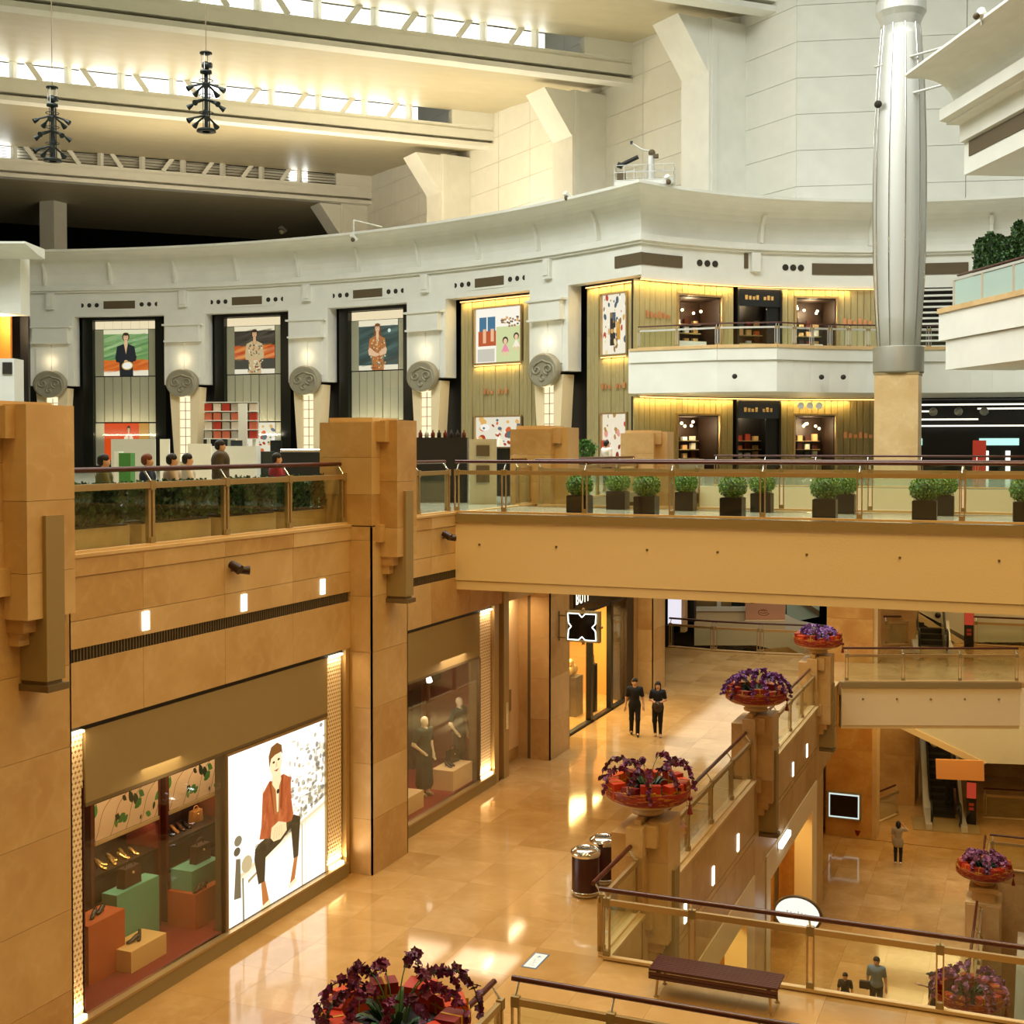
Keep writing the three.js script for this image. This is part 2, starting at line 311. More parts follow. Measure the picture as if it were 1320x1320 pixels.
// piers: a pilaster that rises from the floor below and ends in a stepped head with a bronze fin
function pier(E, zc, base, deck, label, group, o = {}) {
  const inner = o.inner ?? -0.72, H = o.top ?? 2.12;
  const t = thing('stone_pier', label, 'pier', group);
  const c = 0.003, pw = 0.8;
  // pilaster courses
  const rows = []; for (let y = base; y < deck - 0.05; y += 1.15) rows.push([y, Math.min(y + 1.15, deck - 0.02)]);
  mesh('core', box(E - 0.2, E + 0.46, base, deck + (o.top ? 0.1 : 2.1), zc - pw + 0.03, zc + pw - 0.03), M.joint, t);
  for (const [a, b] of rows) {
    mesh('stone_panel', box(E + 0.46, E + 0.5, a + c, b - c, zc - pw, zc + pw), stones(), t);
    mesh('stone_panel', box(E - 0.1, E + 0.5, a + c, b - c, zc + pw - 0.03, zc + pw), stones(), t);
    mesh('stone_panel', box(E - 0.1, E + 0.5, a + c, b - c, zc - pw, zc - pw + 0.03), stones(), t);
  }
  // block over the deck
  for (const [a, b] of [[0, H * 0.3], [H * 0.3, H * 0.66], [H * 0.66, H]]) mesh('block_course', box(E + inner, E + 0.5, deck + a + c, deck + b - c, zc - pw, zc + pw), stones(), t);
  if (o.side) mesh('side_block', box(E - 0.13, E + 0.19, deck, deck + H - 0.14, zc - pw + 0.05, zc + pw - 0.05), M.stoneB, t);
  mesh('cap', box(E + inner + 0.1, E + 0.4, deck + H, deck + H + 0.1, zc - pw + 0.22, zc + pw - 0.22), M.stoneC, t);
  // head that stands out over the void
  for (const [a, b] of [[-0.66, -0.05], [-0.05, 0.9], [0.9, H + 0.05]]) mesh('head_course', box(E + 0.5, E + 0.9, deck + a + c, deck + b - c, zc - 0.445, zc + 0.445), stones(), t);
  mesh('bracket', box(E + 0.46, E + 0.72, deck + H - 0.4, deck + H + 0.02, zc + 0.3, zc + 0.62), M.stone, t);
  mesh('corbel', box(E + 0.5, E + 0.78, deck - 0.84, deck - 0.66, zc - 0.4, zc + 0.4), M.stoneB, t);
  mesh('corbel', box(E + 0.5, E + 0.66, deck - 1.02, deck - 0.84, zc - 0.36, zc + 0.36), M.stone, t);
  mesh('shoulder', box(E + 0.5, E + 0.62, deck - 0.34, deck + 0.02, zc + 0.4, zc + 0.66), M.stone, t);
  mesh('fin', join([box(E + 0.5, E + 0.96, deck - 1.5, deck + 0.7, zc - 0.17, zc + 0.17)]), M.bronzePanel, t);
  mesh('fin_foot', join([box(E + 0.5, E + 0.93, deck - 1.55, deck - 1.5, zc - 0.14, zc + 0.14), box(E + 0.5, E + 1.0, deck - 1.64, deck - 1.55, zc - 0.2, zc + 0.2)]), M.bronzeDark, t);
  return t;
}
const ord = ['first', 'second', 'third', 'fourth'];
pier(WX, ZP[0], L3, L4, 'tall beige stone pier left of the shoe shop window', 'piers along the left shop front');
pier(WX, ZP[1], L3, L4, 'tall beige stone pier between the lit fashion poster and the mannequin window', 'piers along the left shop front');
pier(WX, ZP[2], L3, L4, 'tall beige stone pier beside the black hanging star-shaped sign', 'piers along the left shop front');
pier(WX, ZP[3], L3, L4, 'tall beige stone pier behind the bridge, beyond the black shop front', 'piers along the left shop front');
pier(-7.25, ZP[0], L2, L3, 'beige stone pier at the void under the bowl of arching purple orchids', 'piers along the void', { inner: 0.17, top: 1.4, side: true });
pier(-7.25, ZP[1], L2, L3, 'beige stone pier at the void beside the two round waste bins', 'piers along the void', { inner: 0.17, top: 1.62, side: true });
pier(-7.25, ZP[2], L2, L3, 'beige stone pier in the middle of the void railing', 'piers along the void', { inner: 0.17, top: 1.62, side: true });
pier(-7.25, ZP[3], L2, L3, 'beige stone pier at the end of the void railing, beside the far bridge', 'piers along the void', { inner: 0.17, top: 1.62, side: true });
for (const z of [ZP[2], ZP[3]]) {
  const t = thing('stone_pedestal', z === ZP[2] ? 'tall stone pedestal on the lowest floor, close to the escalator' : 'tall stone pedestal on the lowest floor, beside the corner railing', 'pedestal', 'pedestals on the lowest floor');
  mesh('shaft', join([box(-1.95, -0.85, L1, L2 + 1.15, z - 0.7, z + 0.7)]), M.stone, t);
  for (const s of [-0.35, 0.35]) mesh('pilaster_strip', box(-1.9 + (s < 0 ? 0 : 0.6), -1.5 + (s < 0 ? 0 : 0.6), L2, L2 + 1.1, z + 0.7, z + 0.74), M.stoneC, t);
  mesh('neck', box(-1.75, -1.05, L2 + 1.15, L2 + 1.45, z - 0.45, z + 0.45), M.stoneC, t);
  mesh('cap', box(-1.85, -0.95, L2 + 1.45, L2 + 1.6, z - 0.52, z + 0.52), M.stone, t);
}
// ───────────────────────── bridges and glass railings ─────────────────────────
function bridge(label, x0, x1, z0, z1, y, rivets, mat) {   // z0 nearer
  const t = thing('footbridge', label, 'bridge');
  mesh('girder', join([box(x0, x1, y - 1.62, y - 0.21, z1 + 0.1, z0 - 0.06), box(x0, x1, y - 1.85, y - 1.64, z1 + 0.16, z0 - 0.10), box(x0, x1, y - 1.64, y - 1.62, z1 + 0.2, z0 - 0.13)]), mat || M.creamPaint, t);
  mesh('deck', box(x0, x1, y - 0.05, y - 0.002, z1 + 0.05, z0 - 0.02), M.hallFloor, t);
  mesh('edge_band', box(x0, x1, y - 0.21, y - 0.0, z0 - 0.06, z0), M.bronzePanel, t);
  mesh('edge_band', box(x0, x1, y - 0.21, y - 0.0, z1, z1 + 0.06), M.bronzePanel, t);
  for (const [x, v] of rivets) mesh('bolt', moved(new THREE.CylinderGeometry(0.028, 0.028, 0.03, 10), x, v, z0 - 0.05, 0, Math.PI / 2), M.bronzeDark, t);
  return t;
}
bridge('wide cream footbridge with potted box balls behind its glass railing', -13.0, 13, -28.0, -32.2, 0,
  [[618, 702], [717, 705], [834, 709], [925, 712], [1040, 715], [1160, 719], [1288, 723]].map(([u, v]) => { const p = onZ(u, v, -28.05); return [p.x, p.y]; }));
{
  const t = thing('footbridge', 'cream footbridge over the void carrying the slatted bench', 'bridge');
  mesh('girder', box(-6.75, 6.75, L3 - 1.8, L3 - 0.22, -20.6, -16.5), M.creamPaint, t);
  mesh('edge_band', box(-6.75, 6.75, L3 - 0.22, L3 - 0.045, -20.7, -20.6), M.bronzePanel, t);
  mesh('edge_band', box(-6.75, 6.75, L3 - 0.22, L3 - 0.045, -16.5, -16.4), M.bronzePanel, t);
}
{
  const t = thing('footbridge', 'short cream bridge at the far end of the void, in front of the escalators', 'bridge');
  const A = [-6.6, -48.65], B = [-0.4, -51.1], n = [0.367, 0.93];
  mesh('girder', runProfile(A, B, n, [[0, L3 - 1.62], [0, L3 - 0.2], [-0.4, L3 - 0.2], [-0.4, L3 - 1.75], [-0.05, L3 - 1.75], [-0.05, L3 - 1.62]]), M.creamPaint, t);
  mesh('edge_band', runProfile(A, B, n, [[0.06, L3 - 0.2], [0.06, L3 + 0.01], [-0.4, L3 + 0.01], [-0.4, L3 - 0.2]]), M.bronzePanel, t);
  for (const k of [0.12, 0.31, 0.5, 0.69, 0.88]) mesh('bolt', moved(new THREE.SphereGeometry(0.04, 8, 6), A[0] + (B[0] - A[0]) * k + n[0] * 0.01, L3 - 0.62, A[1] + (B[1] - A[1]) * k + n[1] * 0.01), M.bronzeDark, t);
  const C = [6, -51.1];
  mesh('girder', runProfile(B, C, [0, 1], [[0, L3 - 1.62], [0, L3 - 0.2], [-0.4, L3 - 0.2], [-0.4, L3 - 1.62]]), M.creamPaint, t);
}
// railing between A and B (plan points) standing on height y; "out" points to the void, the hand rail leans the other way
function railing(label, A, B, y, out, o = {}) {
  const t = thing('glass_railing', label, 'railing', o.group);
  const L = Math.hypot(B[0] - A[0], B[1] - A[1]), d = [(B[0] - A[0]) / L, (B[1] - A[1]) / L];
  const n = o.posts || Math.max(1, Math.round(L / 2.07)), P = (s, off, h) => [A[0] + d[0] * s + out[0] * off, y + h, A[1] + d[1] * s + out[1] * off];
  const ts = o.at || Array.from({ length: n + 1 }, (_, i) => 0.08 + (L - 0.16) * i / n);
  const flip = o.flip ? -1 : 1, metal = o.metal || M.bronze;
  mesh('bottom_rail', bar(P(0, -0.02, 0.045), P(L, -0.02, 0.045), 0.11, 0.05), M.stoneC, t);
  for (let i = 0; i + 1 < ts.length; i++) mesh('glass_pane', bar(P(ts[i] + 0.07, -0.02, 0.52), P(ts[i + 1] - 0.07, -0.02, 0.52), 0.012, 0.84), M.glass, t);
  mesh('top_beam', bar(P(ts[0] - 0.04, -0.02, 1.0), P(ts[ts.length - 1] + 0.04, -0.02, 1.0), 0.07, 0.10), metal, t);
  for (const s of ts) {
    const p = mesh('post', join([bar(P(s - 0.05, -0.02, 0.07), P(s - 0.05, -0.02, 1.02), 0.06, 0.022), bar(P(s + 0.05, -0.02, 0.07), P(s + 0.05, -0.02, 1.02), 0.06, 0.022), ...(o.wide ? [bar(P(s, -0.07, 0.07), P(s, -0.07, 1.02), 0.12, 0.05)] : [])]), metal, t);
    mesh('knuckle', bar(P(s - 0.06, -0.02, 0.12), P(s + 0.06, -0.02, 0.12), 0.08, 0.09), M.bronzePanel, p); mesh('knuckle', bar(P(s - 0.06, -0.02, 1.0), P(s + 0.06, -0.02, 1.0), 0.09, 0.15), M.bronzePanel, p);
    mesh('arm', rod(P(s, -0.02, 1.05), P(s, -0.16 * flip, 1.24), 0.017, 8), M.chrome, p);
  }
  mesh('handrail', rod(P(-0.02 + (o.in0 || 0), -0.16 * flip, 1.26), P(L + 0.02 - (o.in1 || 0), -0.16 * flip, 1.26), 0.042, 14), M.handrail, t);
  return t;
}
const bx = [-12.97, -11.73, -9.69, -7.6, -5.54, -3.46, -1.38, 0.7, 2.78, 4.86];
railing('long glass railing on the near side of the potted-plant bridge', [-13.05, -28.06], [5, -28.06], 0, [0, 1], { at: bx.map((x) => x + 13.05) });
railing('long glass railing on the far side of the potted-plant bridge', [-12.4, -32.1], [5, -32.1], 0, [0, -1], { posts: 8 });
const terr = (a, b, lab) => railing(lab, [-13.08, a], [-13.08, b], 0, [1, 0], { wide: true, at: null, posts: Math.max(1, Math.round((a - b) / 2.15)) });
terr(-14.55, -22.9, 'terrace railing of four glass panes in front of the dark hedge');
terr(-24.55, -27.95, 'short terrace glass railing between stone pier and footbridge corner');
terr(-32.3, -33.3, 'short terrace glass railing beyond the footbridge');
terr(-34.9, -43.7, 'terrace glass railing between the two distant square stone piers');
const voidRail = (a, b, lab) => railing(lab, [-6.83, a], [-6.83, b], L3, [1, 0], { wide: true });
voidRail(-12.55, -9.3, 'glass railing along the void in front of the nearest flower pier');
voidRail(-14.2, -16.35, 'short glass railing beside the bowl of arching orchids');
voidRail(-20.75, -22.9, 'short glass railing between bench bridge and the bins');
voidRail(-24.55, -33.3, 'sloping-looking run of glass railing beyond the second flower bowl');
voidRail(-34.9, -43.7, 'distant run of glass railing before the last flower bowl');
railing('glass railing behind the slatted bench on the near bridge', [-6.78, -20.68], [6.7, -20.68], L3, [0, -1], { at: [0.06, 1.56, 3.51, 5.5, 7.5, 9.5, 11.4] });
railing('glass railing at the front edge of the near bridge', [-6.78, -16.42], [6.7, -16.42], L3, [0, 1], { at: [0.09, 1.5, 3.5, 5.5, 7.5, 9.5, 11.4] });
railing('glass railing on the short bridge before the escalators', [-6.5, -48.72], [-0.45, -51.1], L3, [0.367, 0.93], { posts: 3 });
railing('long glass railing along the hall edge behind the bridge', [-12.4, -52.45], [12.4, -52.45], 0, [0, 1], { posts: 12 });
{ // gently curved railing at the end of the upper walkway
  const pts = [[862, 834], [920, 839], [980, 842.5], [1040, 845], [1075, 846]].map(([u, v]) => onY(u, v, L3));
  for (let i = 0; i < 4; i++) railing('curved glass railing closing the far end of the walkway', [pts[i].x, pts[i].z], [pts[i + 1].x, pts[i + 1].z], L3, [0, -1], { posts: 1, group: 'segments of the curved far railing', flip: true });
}
// ───────────────────────── hall facade: two concave bays meeting at a corner ─────────────────────────
const C1 = [-52.48, -22.0], C2 = [-0.45, -59.4], R1 = 56.65, R2 = 22.2, DEG = Math.PI / 180;
const onArc = (C, r, a, y) => [C[0] + r * Math.sin(a * DEG), y, C[1] - r * Math.cos(a * DEG)];
// where the two wall circles, both set back by k, meet
function cornerAt(k) {
  const ra = R1 + k, rb = R2 + k, dx = C2[0] - C1[0], dz = C2[1] - C1[1], d = Math.hypot(dx, dz), a = (ra * ra - rb * rb + d * d) / (2 * d), h = Math.sqrt(ra * ra - a * a), ex = dx / d, ez = dz / d;
  return [C1[0] + a * ex + h * ez, C1[1] + a * ez - h * ex];
}
const endL = (r) => { const p = cornerAt(r - R1); return Math.atan2(p[0] - C1[0], -(p[1] - C1[1])) / DEG; };
const endR = (r) => { const p = cornerAt(r - R2); return Math.atan2(p[0] - C2[0], -(p[1] - C2[1])) / DEG; };
// profile swept round an axis with a mitred end
function arcM(C, prof, f0, f1, n) {
  const P = [], U = [], I = [];
  let A = 0; for (let i = 0; i < prof.length; i++) { const p = prof[i], q = prof[(i + 1) % prof.length]; A += p[0] * q[1] - q[0] * p[1]; }
  const pr = A > 0 ? prof : prof.slice().reverse(); let run = 0;
  const ang = (r, j) => { const a = typeof f0 === 'function' ? f0(r) : f0, b = typeof f1 === 'function' ? f1(r) : f1; return a + (b - a) * j / n; };
  for (let i = 0; i < pr.length; i++) {
    const p = pr[i], q = pr[(i + 1) % pr.length], L = Math.hypot(q[0] - p[0], q[1] - p[1]); if (L < 1e-6) continue; const k = P.length / 3;
    for (let j = 0; j <= n; j++) { P.push(...onArc(C, p[0], ang(p[0], j), p[1]), ...onArc(C, q[0], ang(q[0], j), q[1])); const u = ang(p[0], j) * DEG * p[0]; U.push(u, run, u, run + L); }
    for (let j = 0; j < n; j++) { const b = k + j * 2; I.push(b, b + 2, b + 1, b + 1, b + 2, b + 3); }
    run += L;
  }
  return geom(P, null, U, I);
}
const coveProf = (R) => { const p = [[R, 16.6], [R, 16.44], [R + 0.25, 16.36]]; for (let i = 0; i <= 8; i++) { const t = i / 8 * Math.PI / 2; p.push([R + 0.5 + 1.75 * Math.sin(t), 16.34 - 2.24 * (1 - Math.cos(t))]); } p.push([R + 3.2, 14.1], [R + 3.2, 16.6]); return p; };
const bandProf = (R) => [[R + 1.95, 14.1], [R + 1.95, 13.72], [R + 2.1, 13.72], [R + 2.1, 13.58], [R + 3.2, 13.58], [R + 3.2, 14.1]];
const ribProf = (R) => [[R + 1.9, 14.12], [R + 1.75, 15.2], [R + 1.45, 15.75], [R + 2.2, 15.75], [R + 2.4, 14.12]];
const PA = [-17.92, -7.26, 3.12, 13.32, 23.99];           // pilaster angles
{
  const w = struct('wall_back');
  mesh('cornice', arcM(C1, coveProf(R1), -20.3, endL, 48), M.plaster, w);
  mesh('cornice', arcM(C2, coveProf(R2), endR, 24, 40), M.plaster, w);
  mesh('cornice_band', arcM(C1, bandProf(R1), -19.9, endL, 48), M.plaster, w);
  mesh('cornice_band', arcM(C2, bandProf(R2), endR, 24, 40), M.plaster, w);
  mesh('frieze', arcM(C1, [[R1 + 2.3, 11.75], [R1 + 2.3, 13.6], [R1 + 3.2, 13.6], [R1 + 3.2, 11.75]], -20.2, endL, 48), M.plaster, w);
  mesh('frieze', arcM(C2, [[R2 + 2.3, 11.55], [R2 + 2.3, 13.6], [R2 + 3.2, 13.6], [R2 + 3.2, 11.55]], endR, 24, 40), M.plaster, w);
  for (let k = 0; k < 10; k++) { const a = -18.34 + k * 5.19; if (a < 30) mesh('cornice_rib', arc(...C1, ribProf(R1), a - 0.07, a + 0.07, 1), M.plasterW, w); }
  for (const a of [-38.8, -22, -5]) mesh('cornice_rib', arc(...C2, ribProf(R2), a - 0.25, a + 0.25, 1), M.plasterW, w);
  mesh('backing', arcM(C1, [[R1 + 3.9, 0], [R1 + 3.9, 16.3], [R1 + 4.3, 16.3], [R1 + 4.3, 0]], -22, endL, 30), M.black, w);
  mesh('backing', arcM(C2, [[R2 + 7.2, 0], [R2 + 7.2, 16.3], [R2 + 7.6, 16.3], [R2 + 7.6, 0]], -48, 30, 40), M.black, w);
  mesh('flat_roof', join([arc(...C1, [[R1 + 1.2, 16.3], [R1 + 1.2, 16.58], [R1 + 24, 16.58], [R1 + 24, 16.3]], -24, 33), arc(...C2, [[R2 + 1.2, 16.3], [R2 + 1.2, 16.58], [R2 + 14, 16.58], [R2 + 14, 16.3]], -50, 30, 40)]), M.plaster, w);
  // vent strips with their round nozzles, and the small consoles under the cornice
  const frieze = (C, R, a, wid, grilleW, ang) => {
    const g = new THREE.Group(); g.name = 'vent_strip'; g.position.set(...onArc(C, R + 2.3, a, 0)); g.rotation.y = -a * DEG; w.add(g);
    mesh('strip_panel', box(-wid / 2, wid / 2, 12.15, 13.05, -0.2, 0.05), M.plasterW, g);
    mesh('grille', box(-grilleW / 2, grilleW / 2, 12.3, 12.9, 0.0, 0.06), M.vent, g);
    for (const s of [-1, 1]) for (let i = 0; i < 3; i++) { mesh('air_nozzle', moved(new THREE.CylinderGeometry(0.17, 0.17, 0.05, 14), s * (grilleW / 2 + 0.55 + i * 0.62), 12.6, 0.06, 0, Math.PI / 2), M.ventDark, g); }
  };
  for (const a of [-12.6, -2.1, 8.2, 18.75]) frieze(C1, R1, a, 6.9, 2.6, 0);
  const grille = (C, R, a0, a1, y0, y1) => mesh('grille', arc(...C, [[R + 2.24, y0], [R + 2.24, y1], [R + 2.4, y1], [R + 2.4, y0]], a0, a1), M.vent, w);
  grille(C1, R1, 29.6, 31.9, 12.35, 13.05); grille(C2, R2, -58.8, -51.5, 12.35, 13.05); grille(C2, R2, -30.5, -8, 12.35, 13.05); 
  for (const a of [-48.5, -47.2, -45.9, -34.6, -33.4, -32.2]) mesh('air_nozzle', moved(moved(new THREE.CylinderGeometry(0.2, 0.2, 0.1, 14), 0, 0, 0, 0, Math.PI / 2), ...onArc(C2, R2 + 2.3, a, 12.75), -a * DEG), M.ventDark, w);
  for (const a of [...PA.map((x) => x - 0.1)]) { const g = new THREE.Group(); g.name = 'console'; g.position.set(...onArc(C1, R1 + 2.3, a, 0)); g.rotation.y = -a * DEG; w.add(g); mesh('console_block', box(-0.3, 0.3, 12.3, 13.55, -0.1, 0.3), M.plasterW, g); mesh('console_face', box(-0.2, 0.2, 12.5, 13.5, 0.3, 0.36), M.plaster, g); }
  { const a = -39.5, g = new THREE.Group(); g.name = 'console'; g.position.set(...onArc(C2, R2 + 2.3, a, 0)); g.rotation.y = -a * DEG; w.add(g); mesh('console_block', box(-0.3, 0.3, 12.4, 13.55, -0.1, 0.3), M.plasterW, g); mesh('console_side', box(-0.7, -0.45, 12.6, 13.5, -0.1, 0.1), M.vent, g); }
}
// pilasters with a scrolled medallion over a lit glass shaft
function scroll(cx, cy, r, turns, dir, z) { const p = []; for (let i = 0; i <= 26; i++) { const t = i / 26, a = dir * (Math.PI * 0.5 + t * turns * Math.PI * 2), q = r * (1 - t * 0.82); p.push([cx + q * Math.cos(a) * 1.0, cy + q * Math.sin(a), z]); } return tube(p, 0.085, 6, false, 40); }
const pilName = ['beside the left balcony', 'right of the poster of a man holding a white bag', 'right of the poster with the orange horizon', 'right of the poster of a seated woman', 'right of the family picnic poster'];
PA.forEach((a, i) => {
  const t = thing('pilaster', 'white pilaster with scroll medallion ' + pilName[i], 'pilaster', 'pilasters of the hall facade', onArc(C1, R1 + 2.15, a, 0), -a * DEG);
  mesh('upper_block', box(-1.72, 1.72, 6.4, 11.75, -1.2, 0), M.plaster, t);
  mesh('face_panel', join([box(-1.25, -0.02, 6.9, 9.6, 0, 0.07), box(0.02, 1.25, 6.9, 9.6, 0, 0.07)]), M.plasterW, t);
  const cap = mesh('capital', join([box(-1.4, 1.4, 9.75, 10.85, 0, 0.42), box(-1.62, 1.62, 10.85, 10.98, -0.1, 0.55), box(-1.5, 1.5, 9.62, 9.75, -0.1, 0.5)]), M.plaster, t);
  const sh = new THREE.Shape([[-1.3, 6.2], [-0.86, 0], [-0.46, 0], [-0.46, 5.7], [0.46, 5.7], [0.46, 0], [0.86, 0], [1.3, 6.2]].map((p) => new THREE.Vector2(...p)));
  mesh('tapered_shaft', moved(new THREE.ExtrudeGeometry(sh, { depth: 1.0, bevelEnabled: false }), 0, 0, -1.0), M.creamPaint, t);
  const lamp = mesh('lamp_glass', box(-0.46, 0.46, 0.5, 5.7, -0.5, -0.12), M.pilGlow || (M.pilGlow = glow(rgb(1, 0.86, 0.56), 1.15)), t);
  const bars = [box(-0.02, 0.02, 0.5, 5.7, -0.12, -0.08)]; for (let y = 0.5; y <= 5.71; y += 0.65) bars.push(box(-0.46, 0.46, y - 0.02, y + 0.02, -0.12, -0.08));
  mesh('lamp_grid', join(bars), M.bronze, lamp);
  const disc = mesh('medallion', moved(lathe([[0, 0.34], [1.0, 0.34], [1.16, 0.42], [1.3, 0.34], [1.32, 0.0], [1.2, -0.1], [0, -0.1]], 36), 0, 6.5, 0.2, 0, Math.PI / 2, 0, [1, 1, 0.82]), M.palmette, t);
  mesh('scrollwork', moved(join([scroll(-0.5, 0.05, 0.42, 1.4, 1, 0), scroll(0.5, 0.05, 0.42, 1.4, -1, 0), scroll(0, -0.62, 0.28, 1, 1, 0), tube([[-1.05, -0.5, 0], [-0.9, 0.35, 0], [-0.3, 0.62, 0], [0, 0.75, 0], [0.3, 0.62, 0], [0.9, 0.35, 0], [1.05, -0.5, 0]], 0.085, 6)]), 0, 6.5, 0.56, 0, 0, 0, [1, 0.82, 1]), M.palmette, disc);
  const wp = onArc(C1, R1 + 1.95, a, 3.1), wt = onArc(C1, R1 - 3, a, 3.1);
  rectLight(0.9, 5, wp, wt, rgb(1, 0.84, 0.55), 5);
  const q = new THREE.PointLight(rgb(1, 0.8, 0.5), 1.6, 0, 2); q.position.set(...onArc(C1, R1 + 1.5, a, 8.3)); scene.add(q);
});
// ───────────────────────── shop windows of the hall facade ─────────────────────────
function figurePoster(w, h, o) {
  return canvasTex(w, h, (x) => {
    o.bg(x, w, h);
    const s = h / 100, cx = w * (o.cx || 0.5);
    const el = (a, b, rx, ry, c, r = 0) => { x.fillStyle = c; x.beginPath(); x.ellipse(a, b, rx, ry, r, 0, 7); x.fill(); };
    const poly = (pts, c) => { x.fillStyle = c; x.beginPath(); pts.forEach(([a, b], i) => i ? x.lineTo(a, b) : x.moveTo(a, b)); x.closePath(); x.fill(); };
    const Y = (v) => v * s, X = (v) => cx + v * s;
    el(X(0), Y(16), 8 * s, 9 * s, o.hair);
    if (o.long) { poly([[X(-8), Y(14)], [X(-10), Y(38)], [X(-3), Y(36)], [X(3), Y(36)], [X(10), Y(36)], [X(8), Y(14)]], o.hair); }
    poly([[X(-3), Y(22)], [X(3), Y(22)], [X(4), Y(34)], [X(-4), Y(34)]], o.skin);
    el(X(0), Y(17), 5.6 * s, 7.6 * s, o.skin);
    el(X(0), Y(10), 6.4 * s, 3.4 * s, o.hair);
    x.fillStyle = '#3a2a20'; x.fillRect(X(-3.4), Y(15.6), 2.2 * s, 0.9 * s); x.fillRect(X(1.2), Y(15.6), 2.2 * s, 0.9 * s); x.fillStyle = '#a5544a'; x.fillRect(X(-1.6), Y(20.6), 3.2 * s, 1 * s);
    poly([[X(-5), Y(31)], [X(-20), Y(37)], [X(-24), Y(62)], [X(-15), Y(66)], [X(-14), Y(100)], [X(16), Y(100)], [X(15), Y(64)], [X(23), Y(60)], [X(19), Y(37)], [X(5), Y(31)], [X(0), Y(52)]], o.coat);
    poly([[X(-4), Y(31)], [X(4), Y(31)], [X(0), Y(54)]], o.skin);
    if (o.pattern) for (let i = 0; i < 90; i++) { const a = hash(i, 3, 5), b = hash(i, 9, 5); x.fillStyle = o.pattern[i % o.pattern.length]; x.fillRect(X(-19 + a * 37), Y(38 + b * 58), 3.4 * s, 2.6 * s); }
    poly([[X(-24), Y(60)], [X(-20), Y(54)], [X(-2), Y(66)], [X(-4), Y(73)], [X(-22), Y(70)]], o.sleeve || o.coat);
    poly([[X(24), Y(58)], [X(20), Y(54)], [X(4), Y(64)], [X(6), Y(72)], [X(22), Y(68)]], o.sleeve || o.coat);
    el(X(0), Y(69), 4.4 * s, 3.2 * s, o.skin);
    if (o.bag) { x.fillStyle = o.bag; x.beginPath(); x.ellipse(X(3), Y(78), 12 * s, 8.5 * s, -0.1, 0, 7); x.fill(); x.strokeStyle = '#c9a040'; x.lineWidth = 2 * s; x.stroke(); }
    if (o.front) o.front(x, w, h, X, Y, s);
  });
}
const printGlow = (t, k) => std({ color: 0x111111, emissive: 0xffffff, emissiveMap: t, emissiveIntensity: k, roughness: 0.4 });
const bands = (list) => (x, w, h) => { for (const [a, b, c] of list) { x.fillStyle = c; x.fillRect(0, a * h, w, (b - a) * h + 1); } };
const streaks = (x, w, h, cols, y0, y1) => { for (let i = 0; i < 60; i++) { x.fillStyle = cols[i % cols.length]; x.globalAlpha = 0.25; x.beginPath(); x.ellipse(hash(i, 1, 3) * w, (y0 + hash(i, 2, 3) * (y1 - y0)) * h, w * 0.28, h * 0.03, -0.25, 0, 7); x.fill(); } x.globalAlpha = 1; };
const P1 = figurePoster(256, 256, { bg: (x, w, h) => { bands([[0, 0.1, '#e8e2c0'], [0.1, 0.66, '#6f9a5c'], [0.66, 0.88, '#d9702a'], [0.88, 1, '#efe6cf']])(x, w, h); streaks(x, w, h, ['#2e5a38', '#b9d07c', '#e8ecc8', '#4c7f52'], 0.12, 0.62); streaks(x, w, h, ['#e88a38', '#b6461c'], 0.7, 0.86); }, hair: '#3b2a1c', skin: '#e2b48c', coat: '#23252a', bag: '#f4f1e8' });
const P2 = figurePoster(256, 256, { bg: (x, w, h) => { bands([[0, 0.1, '#efe3c4'], [0.1, 0.4, '#3a3228'], [0.4, 0.68, '#d0581e'], [0.68, 0.9, '#4a463c'], [0.9, 1, '#efe6cf']])(x, w, h); streaks(x, w, h, ['#f0a04a', '#a83a18', '#e0b080'], 0.42, 0.66); streaks(x, w, h, ['#2a2620', '#6a6250'], 0.12, 0.38); }, hair: '#3a261a', skin: '#d9a87e', coat: '#c8b184', pattern: ['#7a3a2c', '#e9dfc4', '#38424a', '#b4643c', '#d9c89c'] });
const P3 = figurePoster(256, 256, { bg: (x, w, h) => { bands([[0, 0.12, '#f2e8cc'], [0.12, 0.9, '#3f5450'], [0.9, 1, '#efe6cf']])(x, w, h); streaks(x, w, h, ['#2c3c3a', '#6b8078', '#24302e'], 0.14, 0.88); x.fillStyle = '#d9e8e0'; x.beginPath(); x.ellipse(w * 0.78, h * 0.22, 10, 10, 0, 0, 7); x.fill(); }, hair: '#7a4a26', skin: '#e6bd98', coat: '#b4713c', long: true, pattern: ['#e2cfa8', '#8a4a30', '#6a7a68', '#d9a060'], sleeve: '#e6bd98', cx: 0.48 });
const P1b = figurePoster(256, 128, { bg: bands([[0, 1, '#d94a16']]), hair: '#2a1c14', skin: '#dca67c', coat: '#eedcc0', cx: 0.55, front: (x, w, h) => { x.fillStyle = '#c08a3a'; x.fillRect(w * 0.78, 0, w * 0.22, h * 0.55); } });
const scatter = (bg, cols, n, seed, big) => canvasTex(256, 256, (x, w, h) => { bg(x, w, h); for (let i = 0; i < n; i++) { x.fillStyle = cols[Math.floor(hash(i, 7, seed) * cols.length)]; const r = 4 + hash(i, 5, seed) * (big || 16); x.beginPath(); x.ellipse(hash(i, 1, seed) * w, hash(i, 2, seed) * h, r, r * (0.5 + hash(i, 3, seed)), hash(i, 4, seed) * 3, 0, 7); x.fill(); } });
